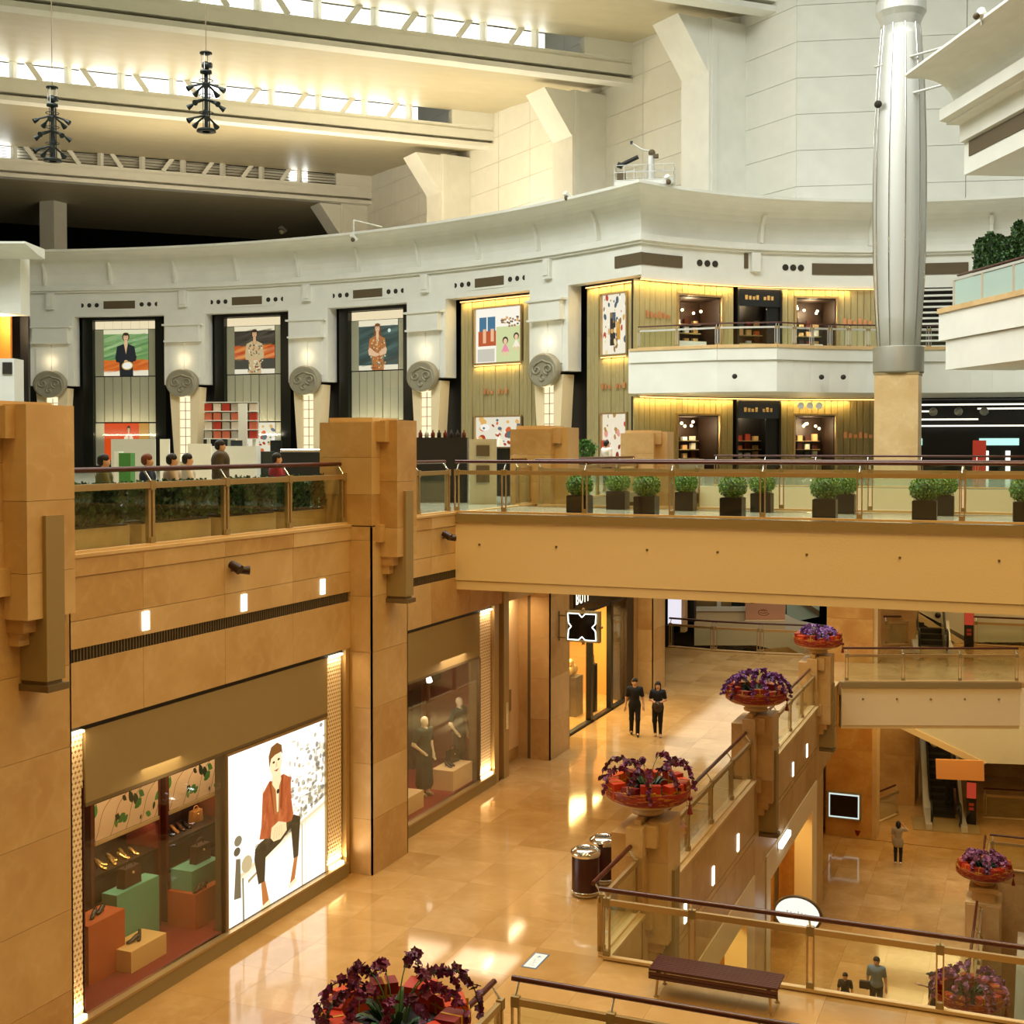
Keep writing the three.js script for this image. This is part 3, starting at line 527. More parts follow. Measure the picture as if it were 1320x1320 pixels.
const kid = (x, cx, cy, s, dress, skin) => { x.fillStyle = dress; x.beginPath(); x.moveTo(cx, cy - 6 * s); x.lineTo(cx - 12 * s, cy + 16 * s); x.lineTo(cx + 12 * s, cy + 16 * s); x.fill(); x.fillStyle = skin; x.fillRect(cx - 7 * s, cy + 14 * s, 4 * s, 12 * s); x.fillRect(cx + 3 * s, cy + 14 * s, 4 * s, 12 * s); x.fillStyle = '#1d1612'; x.beginPath(); x.ellipse(cx, cy - 12 * s, 8 * s, 9 * s, 0, 0, 7); x.fill(); x.fillStyle = skin; x.beginPath(); x.ellipse(cx, cy - 10 * s, 5.6 * s, 7 * s, 0, 0, 7); x.fill(); };
const P4 = canvasTex(256, 256, (x, w, h) => { x.fillStyle = '#f4efdf'; x.fillRect(0, 0, w, h); x.fillStyle = '#c9d29a'; x.fillRect(w * 0.45, h * 0.35, w * 0.55, h * 0.65); x.fillStyle = '#3f6f8c'; x.fillRect(20, 40, 90, 66); x.fillStyle = '#f1ead8'; x.fillRect(60, 40, 7, 66); x.fillStyle = '#b4532c'; x.fillRect(14, 106, 100, 70); x.fillStyle = '#e6b48c'; x.fillRect(40, 96, 18, 66); x.fillRect(84, 96, 18, 60); x.fillStyle = '#c4c0b0'; x.fillRect(10, 190, 96, 60); for (let i = 0; i < 30; i++) { x.fillStyle = ['#8a6a4a', '#d9a060', '#5a4a3a'][i % 3]; x.fillRect(140 + hash(i, 1, 8) * 100, 40 + hash(i, 2, 8) * 46, 10, 8); } kid(x, 166, 178, 1.9, '#e48aa0', '#e8bd98'); kid(x, 226, 160, 1.8, '#efe6d0', '#e8bd98'); });
const P5 = scatter((x, w, h) => { x.fillStyle = '#ece4cc'; x.fillRect(0, 0, w, h); x.fillStyle = '#2c2622'; x.fillRect(w * 0.3, h * 0.3, w * 0.22, h * 0.55); x.fillStyle = '#c9902c'; x.fillRect(w * 0.55, h * 0.42, w * 0.16, h * 0.34); }, ['#8a6a3c', '#b4452c', '#4a5a68', '#e6d29a', '#f6f0e0', '#cfa05a'], 60, 44, 12);
const P6 = scatter(bands([[0, 1, '#e9e0c8']]), ['#d2602c', '#f4ead4', '#a83a20', '#5c6a70', '#e2b060', '#f7f2e6'], 60, 71, 18);
const P7 = scatter(bands([[0, 1, '#f1e4c8']]), ['#c8402c', '#e29a8a', '#f4ead4', '#b48a40', '#8a3020'], 60, 13, 16);

const frameAt = (name, label, cat, group, C, r, a) => thing(name, label, cat, group, onArc(C, r, a, 0), -a * DEG);
const greyPanel = std({ color: 0xd8d3c4, roughness: 0.35, map: texPlaster });
const mossBlack = std({ color: 0x14160f, roughness: 0.3 });
const warmPane = glow(rgb(1, 0.83, 0.55), 0.95);
const strip = (t, x0, x1, y, z, k) => { mesh('light_strip', box(x0, x1, y - 0.05, y + 0.03, z, z + 0.06), M.warmGlow, t); };
[[-12.63, 6.9, P1, P1b, 'lit shop window with the poster of a man holding a white bag'], [-2.14, 6.6, P2, P6, 'lit shop window with the poster of a model before an orange horizon'], [8.3, 6.6, P3, null, 'lit shop window with the poster of a seated long-haired woman']].forEach(([a, wd, pa, pb, label]) => {
  const t = frameAt('shop_window', label, 'shop window', 'tall shop windows of the hall', C1, R1 + 3.0, a), W = wd / 2, iw = W - 0.85;
  mesh('surround', join([box(-W, -iw, 0, 11.7, -0.7, 0), box(iw, W, 0, 11.7, -0.7, 0), box(-W, W, 11.5, 11.7, -0.7, 0)]), mossBlack, t);
  mesh('back', box(-iw, iw, 0, 11.5, -0.7, -0.5), M.black, t);
  const n = 7, sw = (2 * iw) / n;
  for (let i = 0; i < n; i++) mesh('light_pane', box(-iw + i * sw + 0.03, -iw + (i + 1) * sw - 0.03, 10.85, 11.45, -0.5, -0.4), warmPane, t);
  for (const s of [-1, 1]) mesh('side_panel', box(s * iw, s * (iw - sw + 0.02), 7.2, 10.8, -0.5, -0.4), greyPanel, t);
  for (let i = 0; i < n; i++) mesh('grey_panel', box(-iw + i * sw + 0.03, -iw + (i + 1) * sw - 0.03, 3.6, 7.12, -0.5, -0.38 - (i % 3 === 1 ? 0.05 : 0)), greyPanel, t);
  const px = iw - sw;
  const g = new THREE.PlaneGeometry(2 * px, 3.6); g.translate(0, 9.0, -0.36); mesh('poster', g, printGlow(pa, 1.0), t);
  mesh('poster_box', box(-px, px, 7.2, 10.8, -0.5, -0.37), M.bronzeDark, t);
  for (const s of [-1, 1]) mesh('side_panel', box(s * iw, s * (iw - sw + 0.02), 0.2, 3.5, -0.5, -0.4), greyPanel, t);
  if (pb) { const h = new THREE.PlaneGeometry(2 * px, 2.9); h.translate(0, 2.05, -0.36); mesh('lower_poster', h, printGlow(pb, 1.0), t); }
  else for (let i = 1; i < n - 1; i++) mesh('grey_panel', box(-iw + i * sw + 0.03, -iw + (i + 1) * sw - 0.03, 0.2, 3.5, -0.5, -0.4), greyPanel, t);
  mesh('glazing', box(-iw, iw, 0.1, 11.5, -0.12, -0.1), M.shopGlass, t);
  rectLight(4.6, 0.3, onArc(C1, R1 + 2.3, a, 2.6), onArc(C1, R1 + 3.5, a, 5.2), rgb(1, 0.84, 0.6), 22);
  rectLight(2 * px, 3.4, onArc(C1, R1 + 2.9, a, 9), onArc(C1, R1 - 6, a, 8.4), rgb(1, 0.9, 0.7), 1.2);
});
// boarded shop fronts of narrow upright planks
function boards(t, x0, x1, y0, y1, z, w, holes) {
  const n = Math.round((x1 - x0) / w), s = (x1 - x0) / n;
  for (let i = 0; i < n; i++) {
    const a = x0 + i * s + 0.015, b = x0 + (i + 1) * s - 0.015, dz = (i * 7 % 3) * 0.018;
    let spans = [[y0, y1]];
    for (const [hx0, hx1, hy0, hy1] of holes || []) if (b > hx0 && a < hx1) spans = spans.flatMap(([p, q]) => hy0 >= q || hy1 <= p ? [[p, q]] : [[p, Math.max(p, hy0)], [Math.min(q, hy1), q]].filter(([m, k]) => k - m > 0.05));
    for (const [p, q] of spans) mesh('plank', box(a, b, p, q, z - 0.08, z + dz), M.wood, t);
  }
}
[[18.8, 6.7, P4, P6, -2.0, 2.1, 'wood-clad bay with the bright picnic poster'], [28.9, 5.2, P5, P7, -1.2, 1.0, 'wood-clad bay with the narrow bright shop poster beside the corner']].forEach(([a, wd, pa, pb, x0, x1, label]) => {
  const t = frameAt('shop_window', label, 'shop window', 'wood-clad bays of the hall', C1, R1 + 3.0, a), W = wd / 2;
  const holes = [[x0, x1, 7.3, 10.95], [x0, x1, 0.5, 3.65]];
  mesh('back', box(-W, W, 0, 11.7, -0.5, -0.1), M.darkBrown, t);
  boards(t, -W, W, 0, 11.6, -0.02, 0.36, holes);
  for (const [hx0, hx1, hy0, hy1] of holes) mesh('frame', join([box(hx0 - 0.1, hx0, hy0 - 0.1, hy1 + 0.1, -0.1, 0.12), box(hx1, hx1 + 0.1, hy0 - 0.1, hy1 + 0.1, -0.1, 0.12), box(hx0, hx1, hy1, hy1 + 0.1, -0.1, 0.12), box(hx0, hx1, hy0 - 0.1, hy0, -0.1, 0.12)]), M.bronze, t);
  const g = new THREE.PlaneGeometry(x1 - x0, 3.65); g.translate((x0 + x1) / 2, 9.12, -0.06); mesh('poster', g, printGlow(pa, 1.05), t);
  const h = new THREE.PlaneGeometry(x1 - x0, 3.15); h.translate((x0 + x1) / 2, 2.07, -0.06); mesh('lower_poster', h, printGlow(pb, 0.95), t);
  mesh('light_strip', box(-W + 0.1, W - 0.1, 11.5, 11.56, 0.12, 0.2), M.warmGlow, t); mesh('light_strip', box(x0, x1, 7.1, 7.16, 0.06, 0.12), M.warmGlow, t);
  rectLight(wd - 0.4, 0.12, onArc(C1, R1 + 2.8, a, 11.45), onArc(C1, R1 + 3.1, a, 9), WARM, 55);
  rectLight(x1 - x0, 0.1, onArc(C1, R1 + 2.85, a, 7.05), onArc(C1, R1 + 3.1, a, 5), WARM, 40);
  const sg = []; for (let i = 0; i < 7; i++) if (i !== 3) sg.push(box(-1.1 + i * 0.32, -0.92 + i * 0.32 - (i % 2) * 0.06, 5.2, 5.55 - (i % 3) * 0.07, 0.1, 0.16));
  mesh('sign_letters', join(sg), std({ color: rgb(0.8, 0.35, 0.16), metalness: 0.6, roughness: 0.3 }), t);
});

// ───────────────────────── right-hand bay: gallery on level 5 with shops on two storeys ─────────────────────────
const RW = R2 + 2.5;
const gold = std({ color: rgb(0.75, 0.5, 0.2), metalness: 0.7, roughness: 0.3 });
function shopfront(label, a, w, y0, y1, kind) {
  const t = frameAt('shop_entrance', label, 'shop', 'shop openings of the gallery', C2, RW, a), W = w / 2, h = y1 - y0;
  mesh('interior', join([box(-W, W, y0, y1, -2.3, -2.1), box(-W, -W + 0.06, y0, y1, -2.1, 0), box(W - 0.06, W, y0, y1, -2.1, 0), box(-W, W, y1 - 0.06, y1, -2.1, 0)]), kind === 'black' ? M.black : M.darkBrown, t);
  mesh('frame', join([box(-W - 0.12, -W, y0, y1 + 0.12, -0.1, 0.2), box(W, W + 0.12, y0, y1 + 0.12, -0.1, 0.2), box(-W, W, y1, y1 + 0.12, -0.1, 0.2)]), kind === 'black' ? M.black : M.bronze, t);
  for (let i = 0; i < 5; i++) mesh('spot_lamp', moved(new THREE.SphereGeometry(0.09, 8, 6), rr(-W + 0.3, W - 0.3), y1 - rr(0.3, 0.9), rr(-1.8, -0.8)), M.lampGlow, t);
  const shelf = [], goods = [];
  for (let k = 0; k < 3; k++) shelf.push(box(-W + 0.2, W - 0.3, y0 + 0.9 + k * 0.55, y0 + 0.95 + k * 0.55, -2.1, -1.6));
  mesh('shelves', join(shelf), M.wood, t);
  for (let k = 0; k < 3; k++) for (let i = 0; i < 4; i++) mesh('goods', moved(box(-0.16, 0.16, 0, rr(0.2, 0.42), -0.12, 0.12), -W + 0.5 + i * (w - 1) / 3.2, y0 + 0.95 + k * 0.55, -1.85), pick([gold, M.stoneC, M.handrail, M.plasterW, std({ color: pick([0xb4542c, 0x3a4a4a, 0xd9b080, 0x8a2c20]), roughness: 0.6 })]), t);
  mesh('counter', box(-W + 0.3, W - 0.6, y0, y0 + 0.9, -1.1, -0.6), pick([M.wood, M.plasterW]), t);
  if (kind === 'black') { mesh('fascia', box(-W, W, y1 - 1.1, y1, -0.05, 0.15), M.blackGloss, t); const l = []; for (let i = 0; i < 8; i++) if (i !== 4) l.push(box(-1.0 + i * 0.25, -0.84 + i * 0.25, y1 - 0.7, y1 - 0.42 - (i % 3) * 0.04, 0.15, 0.19)); mesh('sign_letters', join(l), gold, t); mesh('door_leaf', box(W * 0.4, W, y0, y1 - 1.1, -0.1, 0), M.black, t); }
  const p = new THREE.PointLight(WARM2, 16, 0, 2); const q = onArc(C2, RW + 1.0, a, y1 - 0.7); p.position.set(...q); scene.add(p);
  return t;
}
{
  const w = struct('wall_gallery');
  // plank cladding, storey by storey, leaving the openings free
  const openings = [[-51.9, -44.5, 'a'], [-41.9, -35.2, 'b'], [-32.8, -26.6, 'c']];
  for (const [y0, y1, hts] of [[7.2, 11.5, [10.75, 11.4, 10.9]], [0, 4.62, [3.55, 4.5, 3.6]]]) {
    mesh('cladding_back', arc(...C2, [[RW + 0.12, y1], [RW + 0.12, y0], [RW + 0.3, y0], [RW + 0.3, y1]], -59.5, -51.9, 8), M.darkBrown, w);
    for (let a = -59.6; a < -20; a += 0.95) {
      let top = y1, bot = y0, skip = 0;
      openings.forEach(([p, q], i) => { if (a + 0.9 > p && a < q) bot = hts[i] + 0.1; });
      if (top - bot > 0.1) mesh('plank', moved(box(-0.19, 0.19, bot, top, -0.1, 0.02 + (Math.round(a * 10) % 3) * 0.012), ...onArc(C2, RW, a + 0.45, 0), -(a + 0.45) * DEG), M.wood, w);
    }
    mesh('light_strip', arc(...C2, [[RW - 0.3, y1 - 0.06], [RW - 0.3, y1], [RW - 0.22, y1], [RW - 0.22, y1 - 0.06]], -59, -20.5), M.warmGlow, w);
    for (let a = -56; a < -20; a += 9) rectLight(3.6, 0.12, onArc(C2, RW - 0.26, a, y1 - 0.1), onArc(C2, RW, a, y1 - 2.5), WARM, 60);
  }
  shopfront('brown shop opening upstairs beside the corner, pale post on its right', -48.2, 3.1, 7.2, 10.75);
  shopfront('black shop entrance upstairs under a black sign fascia', -38.5, 2.8, 7.2, 11.4, 'black');
  shopfront('amber shop opening upstairs next to the steel column', -29.7, 2.6, 7.2, 10.9);
  shopfront('brown shop opening on the hall floor beside the corner', -48.4, 3.0, 0, 3.55);
  shopfront('black shop entrance on the hall floor', -38.6, 2.8, 0, 4.5, 'black');
  shopfront('amber shop opening on the hall floor with a bright white display', -29.8, 2.6, 0, 3.6);
  for (const [a, y] of [[-55.5, 9.3], [-23.6, 9.3], [-23.4, 2.2]]) { const s = []; for (let i = 0; i < 6; i++) s.push(box(-0.9 + i * 0.32, -0.7 + i * 0.32, y, y + 0.38 - (i % 3) * 0.08, 0.08, 0.13)); mesh('sign_letters', moved(join(s), ...onArc(C2, RW, a, 0), -a * DEG), std({ color: rgb(0.8, 0.35, 0.16), metalness: 0.6, roughness: 0.3 }), w); }
  for (const a of [-32.4, -31.0, -29.6]) mesh('round_lamp', moved(moved(new THREE.CylinderGeometry(0.22, 0.18, 0.3, 12), 0, 0, 0, 0, Math.PI / 2), ...onArc(C2, RW - 0.4, a, 4.2), -a * DEG), M.chrome, w);
  // gallery slab with its stepped white front
  const edge = [[-21.35, -69.75], [-16.2, -69.3]]; for (let a = -50; a <= 14; a += 4) { const p = onArc(C2, 16.45, a, 0); edge.push([p[0], p[2]]); }
  const inner = edge.map(([x, z], i) => [x - 0.0, z]);
  const back = []; for (let a = 14; a >= -58; a -= 4) { const p = onArc(C2, RW + 0.1, a, 0); back.push([p[0], p[2]]); }
  mesh('gallery_slab', prism([...edge.map(([x, z]) => { const dx = x - C2[0], dz = z - C2[1], r = Math.hypot(dx, dz); return [x + dx / r * 0.12, z + dz / r * 0.12]; }), ...back], 4.7, 7.18), M.plasterW, w);
  const band = (y0, y1, o) => { for (let i = 0; i + 1 < edge.length; i++) { const A = edge[i], B = edge[i + 1], L = Math.hypot(B[0] - A[0], B[1] - A[1]), n = [-(B[1] - A[1]) / L, (B[0] - A[0]) / L]; mesh('slab_front', runProfile(A, B, n, [[o, y0], [o, y1], [-0.5, y1], [-0.5, y0]]), M.plasterW, w); } };
  band(6.42, 7.08, 0.06); band(4.68, 6.40, -0.04);
  for (let i = 0; i + 1 < edge.length; i++) { const A = edge[i], B = edge[i + 1], L = Math.hypot(B[0] - A[0], B[1] - A[1]), n = [-(B[1] - A[1]) / L, (B[0] - A[0]) / L]; mesh('slab_edge', runProfile(A, B, n, [[0.12, 7.08], [0.12, 7.22], [-0.5, 7.22], [-0.5, 7.08]]), M.stoneC, w); }
  for (const [u, v] of [[947, 487], [1059, 488], [1087, 488], [1205, 488], [1243, 488]]) { const p = onD(u, v, u < 1000 ? 69.4 : u < 1100 ? 70.2 : 73); mesh('camera_dome', moved(join([moved(new THREE.CylinderGeometry(0.14, 0.14, 0.1, 16), 0, 0.08, 0, 0, Math.PI / 2), moved(new THREE.SphereGeometry(0.13, 12, 8), 0, 0.08, 0.08)]), p.x, p.y, p.z, 0.3), M.ventDark, w); }
  const steelRail = M.steel;
  railing('pale gallery railing on level five next to the corner', [-20.9, -69.72], [-16.2, -69.3], 7.2, [0, 1], { metal: steelRail, posts: 2 });
  const e2 = edge.slice(1); for (let i = 0; i + 1 < e2.length - 4; i++) railing('pale curved gallery railing on level five', e2[i], e2[i + 1], 7.2, [0, 1], { metal: steelRail, posts: 1, group: 'segments of the curved gallery railing' });
}
// white louvres behind the column (level 5) and the black shop under them
{
  const t = frameAt('louvre_wall', 'wall of white horizontal louvre blades behind the hedge balcony', 'louvre', null, C2, RW - 0.2, -11);
  mesh('back', box(-5, 6, 7.2, 13.0, -0.5, -0.3), M.black, t);
  for (let i = 0; i < 15; i++) mesh('blade', box(-4.6 + (i % 5 === 3 ? 0.8 : 0), 5.6, 7.5 + i * 0.35, 7.61 + i * 0.35, -0.28, 0.0), M.plasterW, t);
  const s = frameAt('shop_entrance', 'black-walled shop with white light lines behind the stone column base', 'shop', null, C2, RW - 0.2, -7);
  mesh('interior', join([box(-6.6, 9, 0, 4.68, -4, -3.8), box(-6.6, -6.4, 0, 4.68, -4, 0), box(-6.6, 9, 4.6, 4.7, -4, 0)]), M.black, s);
  const lines = M.lineGlow = glow(rgb(1, 0.95, 0.78), 1.6);
  for (const [x0, x1, y, z] of [[-6.2, 8, 4.25, -1], [-6.2, -2.6, 3.85, -1.4], [0.3, 7, 4.0, -1.6], [-6.2, 0.4, 3.35, -2.2], [4, 9, 3.5, -2.4], [-6.2, 9, 2.95, -3]]) mesh('line_lamp', box(x0, x1, y, y + 0.1, z, z + 0.1), lines, s);
  for (const x of [-2.4, -0.9, 0.6]) mesh('round_lamp', moved(new THREE.SphereGeometry(0.26, 14, 10), x, 3.85, -0.5), M.steel, s);
  const teal = glow(rgb(0.45, 0.8, 0.72), 1.3), slot = glow(rgb(0.95, 0.95, 0.8), 1.6);
  for (const [x, wd] of [[-4.9, 2.0], [0.6, 2.4]]) mesh('lit_panel', box(x, x + wd, 1.75, 2.2, -3.7, -3.6), teal, s);
  for (const x of [-4.7, -3.5, 0.9, 2.2]) mesh('lit_slot', box(x, x + 0.28, 0.0, 1.4, -3.7, -3.6), slot, s);
  const r = tag(mesh('totem_sign', moved(box(-0.35, 0.35, 0, 2.0, -0.12, 0.12), ...onArc(C2, 16, -8.5, 0)), std({ color: 0xb8331f, roughness: 0.4 })), 'red upright sign panel in front of the black shop', 'sign');
}
// steel column on a stone base
{
  const c = onD(1158, 480, 67), t = thing('steel_column', 'tall cigar-shaped brushed steel column on a square stone base', 'column');
  const at = (g) => moved(g, c.x, 0, c.z);
  mesh('stone_base', at(box(-1.1, 1.1, 0, 5.45, -1.1, 1.1)), M.stoneC, t);
  mesh('base_joint', at(box(-1.13, 1.13, 5.4, 5.5, -1.13, 1.13)), M.bronzePanel, t);
  mesh('collar', at(lathe([[0, 5.5], [1.28, 5.5], [1.3, 5.6], [1.3, 6.85], [1.2, 6.9], [0, 6.9]], 40)), std({ color: rgb(0.42, 0.40, 0.33), metalness: 0.7, roughness: 0.45 }), t);
  const prof = [[0, 6.9], [1.05, 6.9], [1.15, 8.5], [1.27, 11], [1.32, 14], [1.30, 17], [1.18, 20.5], [1.0, 23], [0.95, 23.6]];
  mesh('shaft', at(lathe([...prof, [0, 23.6]], 40)), M.steel, t);
  for (let i = 0; i < 10; i++) { const a = i / 10 * Math.PI * 2; const pts = prof.slice(1).map(([r, y]) => [c.x + Math.cos(a) * (r + 0.02), y, c.z + Math.sin(a) * (r + 0.02)]); mesh('seam', tube(pts, 0.035, 5), M.chrome, t); }
  const capital = at(lathe([[0, 23.4], [0.9, 23.4], [1.1, 24.0], [1.28, 24.3], [1.28, 24.75], [1.18, 24.8], [1.18, 24.95], [1.28, 25.0], [1.28, 25.4], [1.0, 25.5], [1.0, 25.8], [1.15, 25.85], [1.15, 26.4], [0.8, 26.5], [0.8, 38], [0, 38]], 40).toNonIndexed()); capital.computeVertexNormals(); mesh('capital', capital, M.steel, t);
  for (const y of [19.6, 21.5]) mesh('bracket_arm', rod([c.x - 1.25, y, c.z + 0.6], [c.x + 2.5, y + 0.5, c.z + 1.2], 0.07), M.steel, t);
  tag(mesh('dome_camera', moved(new THREE.SphereGeometry(0.2, 12, 8), c.x - 1.0, 19.4, c.z + 1.15), M.ventDark), 'small dark dome camera hanging at the steel column', 'camera');
}
// balcony with hedge on the right, and the cornice over it
{
  const w = struct('wall_balcony');
  const A = [-3.6, -54.8], d = [0.496, 0.868], n = [-0.868, 0.496], B = [A[0] + d[0] * 22, A[1] + d[1] * 22];
  mesh('balcony_front', runProfile(A, B, n, [[0.06, 7.05], [0.06, 5.95], [-3, 5.95], [-3, 7.05]].reverse()), M.plasterW, w);
  mesh('balcony_front', runProfile([A[0] + 0.2, A[1] + 0.35], B, n, [[-0.05, 5.93], [-0.05, 4.75], [-3, 4.75], [-3, 5.93]].reverse()), M.plasterW, w);
  mesh('balcony_edge', runProfile(A, B, n, [[0.14, 7.25], [0.14, 7.05], [-3, 7.05], [-3, 7.25]].reverse()), M.stoneC, w);
  mesh('balcony_wall', runProfile([A[0] - n[0] * 5 + 1.5, A[1] - n[1] * 5 + 2.5], [B[0] - n[0] * 5, B[1] - n[1] * 5], n, [[0, 0], [0, 16], [-0.4, 16], [-0.4, 0]]), M.plaster, w);
  mesh('balcony_floor', runProfile(A, B, n, [[-3, 7.2], [-3, 4.8], [-6, 4.8], [-6, 7.2]].reverse()), M.plasterW, w);
  const t = thing('frosted_railing', 'frosted green glass railing in front of the clipped hedge', 'railing');
  const P = (s, h, o = 0) => [A[0] + d[0] * s + n[0] * (o - 0.15), h, A[1] + d[1] * s + n[1] * (o - 0.15)];
  for (let k = 0; k < 5; k++) { const s0 = 0.9 + k * 2.3; mesh('glass_pane', bar(P(s0 + 0.1, 7.78), P(s0 + 2.2, 7.78), 0.03, 0.95), M.frosted, t); mesh('post', bar(P(s0, 7.25), P(s0, 8.3), 0.12, 0.12), M.steel, t); }
  mesh('top_beam', bar(P(0.8, 8.33), P(14, 8.33), 0.08, 0.1), M.steel, t); mesh('handrail', rod(P(0.9, 8.5, -0.15), P(14, 8.5, -0.15), 0.05), M.handrail, t);
  // cornice
  const T0 = [-4.95, -53.6], dc = [0.46, 0.888], nc = [-0.888, 0.46], T1 = [T0[0] + dc[0] * 30, T0[1] + dc[1] * 30];
  const prof = [[0, 16.6], [0, 16.5], [-0.15, 16.42]]; for (let i = 0; i <= 10; i++) { const q = i / 10 * Math.PI / 2; prof.push([-0.75 - 1.35 * Math.sin(q), 16.42 - 1.2 * (1 - Math.cos(q))]); }
  prof.push([-2.1, 15.2], [-5, 15.2], [-5, 16.6]);
  mesh('cornice', runProfile(T0, T1, nc, prof.reverse()), M.plaster, w);
  mesh('cornice_band', runProfile(T0, T1, nc, [[-1.45, 15.15], [-1.45, 14.75], [-1.75, 14.68], [-1.75, 14.6], [-2.3, 14.6], [-2.3, 13.9], [-2.5, 13.9], [-2.5, 12.6], [-5, 12.6], [-5, 15.2], [-1.45, 15.2]].reverse()), M.plaster, w);
  mesh('grille', runProfile([T0[0] + dc[0] * 0.5, T0[1] + dc[1] * 0.5], T1, nc, [[-2.46, 13.85], [-2.46, 13.25], [-2.6, 13.25], [-2.6, 13.85]].reverse()), M.vent, w);
  const cam = thing('spot_camera', 'small pale camera on the edge of the right-hand cornice', 'camera'); const cp = onD(1266, 18, 44.4);
  mesh('housing', moved(new THREE.CylinderGeometry(0.14, 0.17, 0.4, 14), cp.x, cp.y, cp.z, 0, 1.2, 0.5), M.plasterW, cam); mesh('lens', moved(new THREE.SphereGeometry(0.12, 10, 8), cp.x - 0.18, cp.y - 0.1, cp.z + 0.16), M.vent, cam); mesh('stem', rod([cp.x, cp.y - 0.4, cp.z], [cp.x, cp.y, cp.z], 0.05), M.steel, cam);
}
// ───────────────────────── sawtooth roof over the hall and its end wall ─────────────────────────
const BU = [Math.SQRT1_2, -Math.SQRT1_2];              // plan direction of the beams, towards the end wall
const BE = [[-15.85, 30.0, -83.9], [-28.6, 29.33, -93.87], [-45.9, 28.95, -107.4], [-67.8, 28.4, -124.5]];
const WD = (() => { const dx = BE[3][0] - BE[1][0], dz = BE[3][2] - BE[1][2], l = Math.hypot(dx, dz); return [dx / l, dz / l]; })();  // along the end wall, going away
const WN = [WD[1], -WD[0]];                              // into the hall (towards -x)
const bn = [BU[1], -BU[0]].map((v) => v);                // from one beam to the next farther one
{
  const c = struct('ceiling'), BEAM = 170, h = 1.85;
  const all = BE;
  const f = [BU[1] * -1, BU[0]].map((v) => v), fr = [Math.SQRT1_2, Math.SQRT1_2];   // front of a beam faces the viewer
  for (let k = 0; k < all.length; k++) {
    const [ex, yb, ez] = all[k], A = [ex + BU[0] * 3, ez + BU[1] * 3], B = [ex - BU[0] * BEAM, ez - BU[1] * BEAM];
    mesh('roof_beam', runProfile(A, B, fr, [[0.05, yb], [0.05, yb + 0.38], [-0.8, yb + 0.38], [-0.8, yb + 0.66], [0, yb + 0.66], [0, yb + 1.45], [-0.12, yb + 1.45], [-0.12, yb + h], [-1.2, yb + h], [-1.2, yb]]), M.plaster, c);
    if (k + 1 >= all.length) {   // last bay: soffit running back into the dark
      mesh('roof_shell', runProfile(A, B, fr, [[-0.1, yb + 0.02], [-30, yb + 0.3], [-30, yb + 0.8], [-0.1, yb + 0.4]].reverse()), M.soffit, c); continue;
    }
    const [nx, ny, nz] = all[k + 1], dist = -((nx - ex) * fr[0] + (nz - ez) * fr[1]), gap = 1.25, top = ny + h + gap;
    const prof = [], N = 6; for (let i = 0; i <= N; i++) { const t = i / N; prof.push([-0.1 - (dist + 0.35) * t, yb + 0.02 + (top - yb) * (1 - Math.pow(1 - t, 1.6))]); }
    for (let i = N; i >= 0; i--) prof.push([prof[i][0], prof[i][1] + 0.35]);
    mesh('roof_shell', runProfile(A, B, fr, prof.reverse()), M.soffit, c);
    // roof light between this shell and the next beam: struts before the glazing
    const dark = k === all.length - 2, at = (s, y, off) => [nx - BU[0] * s + fr[0] * off, y, nz - BU[1] * s + fr[1] * off], yl = ny + h, len = 118;
    const lit = dark ? [[7, 9], [36.4, 38.6]] : [[7, len]];
    for (const [s0, s1] of lit) {
      mesh('roof_light', bar(at(s0, yl + gap / 2, -0.75), at(s1, yl + gap / 2, -0.75), 0.06, gap), M.dayGlow, c);
      const m = at((s0 + s1) / 2, yl + gap / 2, -0.6), tt = at((s0 + s1) / 2, yl + gap / 2 - 3, 10);
      rectLight(s1 - s0, gap * 0.9, m, tt, DAY, dark ? 10 : 6);
    }
    if (dark) { mesh('louvre_back', bar(at(0, yl + gap / 2, -0.85), at(len, yl + gap / 2, -0.85), 0.05, gap), M.plaster, c); for (let i = 0; i < 5; i++) mesh('louvre_blade', bar(at(4, yl + 0.15 + i * 0.3, -0.5), at(len, yl + 0.15 + i * 0.3, -0.5), 0.12, 0.05), M.vent, c); }
    for (let s = 8, i = 0; s < len; s += 2.05, i++) { const lean = (i % 2) ? (s < 24 ? -1.0 : 1.0) : 0; mesh('strut', bar(at(s, yl - 0.05, -0.25), at(s + lean, yl + gap + 0.1, -0.25), 0.46, 0.42), M.plaster, c); }
    mesh('end_block', bar(at(-2, yl + gap / 2, -0.5), at(4, yl + gap / 2, -0.5), 1.0, gap), M.plaster, c);
  }
  mesh('lid', box(-140, 60, 40, 40.4, -160, 12), M.plaster, c);
  for (const [w, d, x, z] of ADDED_ROOF_PANELS) mesh('roof_light', box(x - w / 2, x + w / 2, 39, 39.1, z - d / 2, z + d / 2), M.dayGlow, c);  // unseen glowing panels, added to light the hall walls and facade
  // added unseen lamps on the shelf behind the cornice, brightening the shells overhead
  for (const a of [-18, -8, 2, 12, 22]) { const g = mesh('added_cove_lamp', moved(box(-4.5, 4.5, 16.62, 16.72, -0.3, 0.3), ...onArc(C1, R1 + 4, a, 0), -a * DEG), M.lampGlow, c); rectLight(9, 0.6, onArc(C1, R1 + 4, a, 16.8), onArc(C1, R1 + 5, a, 30), rgb(1, 0.88, 0.68), 30); }
  for (const a of [-16, -5, 6]) { mesh('added_cove_lamp', moved(box(-4.5, 4.5, 16.62, 16.72, -0.4, 0.4), ...onArc(C1, R1 + 17, a, 0), -a * DEG), M.lampGlow, c); rectLight(9, 0.8, onArc(C1, R1 + 17, a, 16.8), onArc(C1, R1 + 20, a, 30), rgb(1, 0.85, 0.62), 90); }
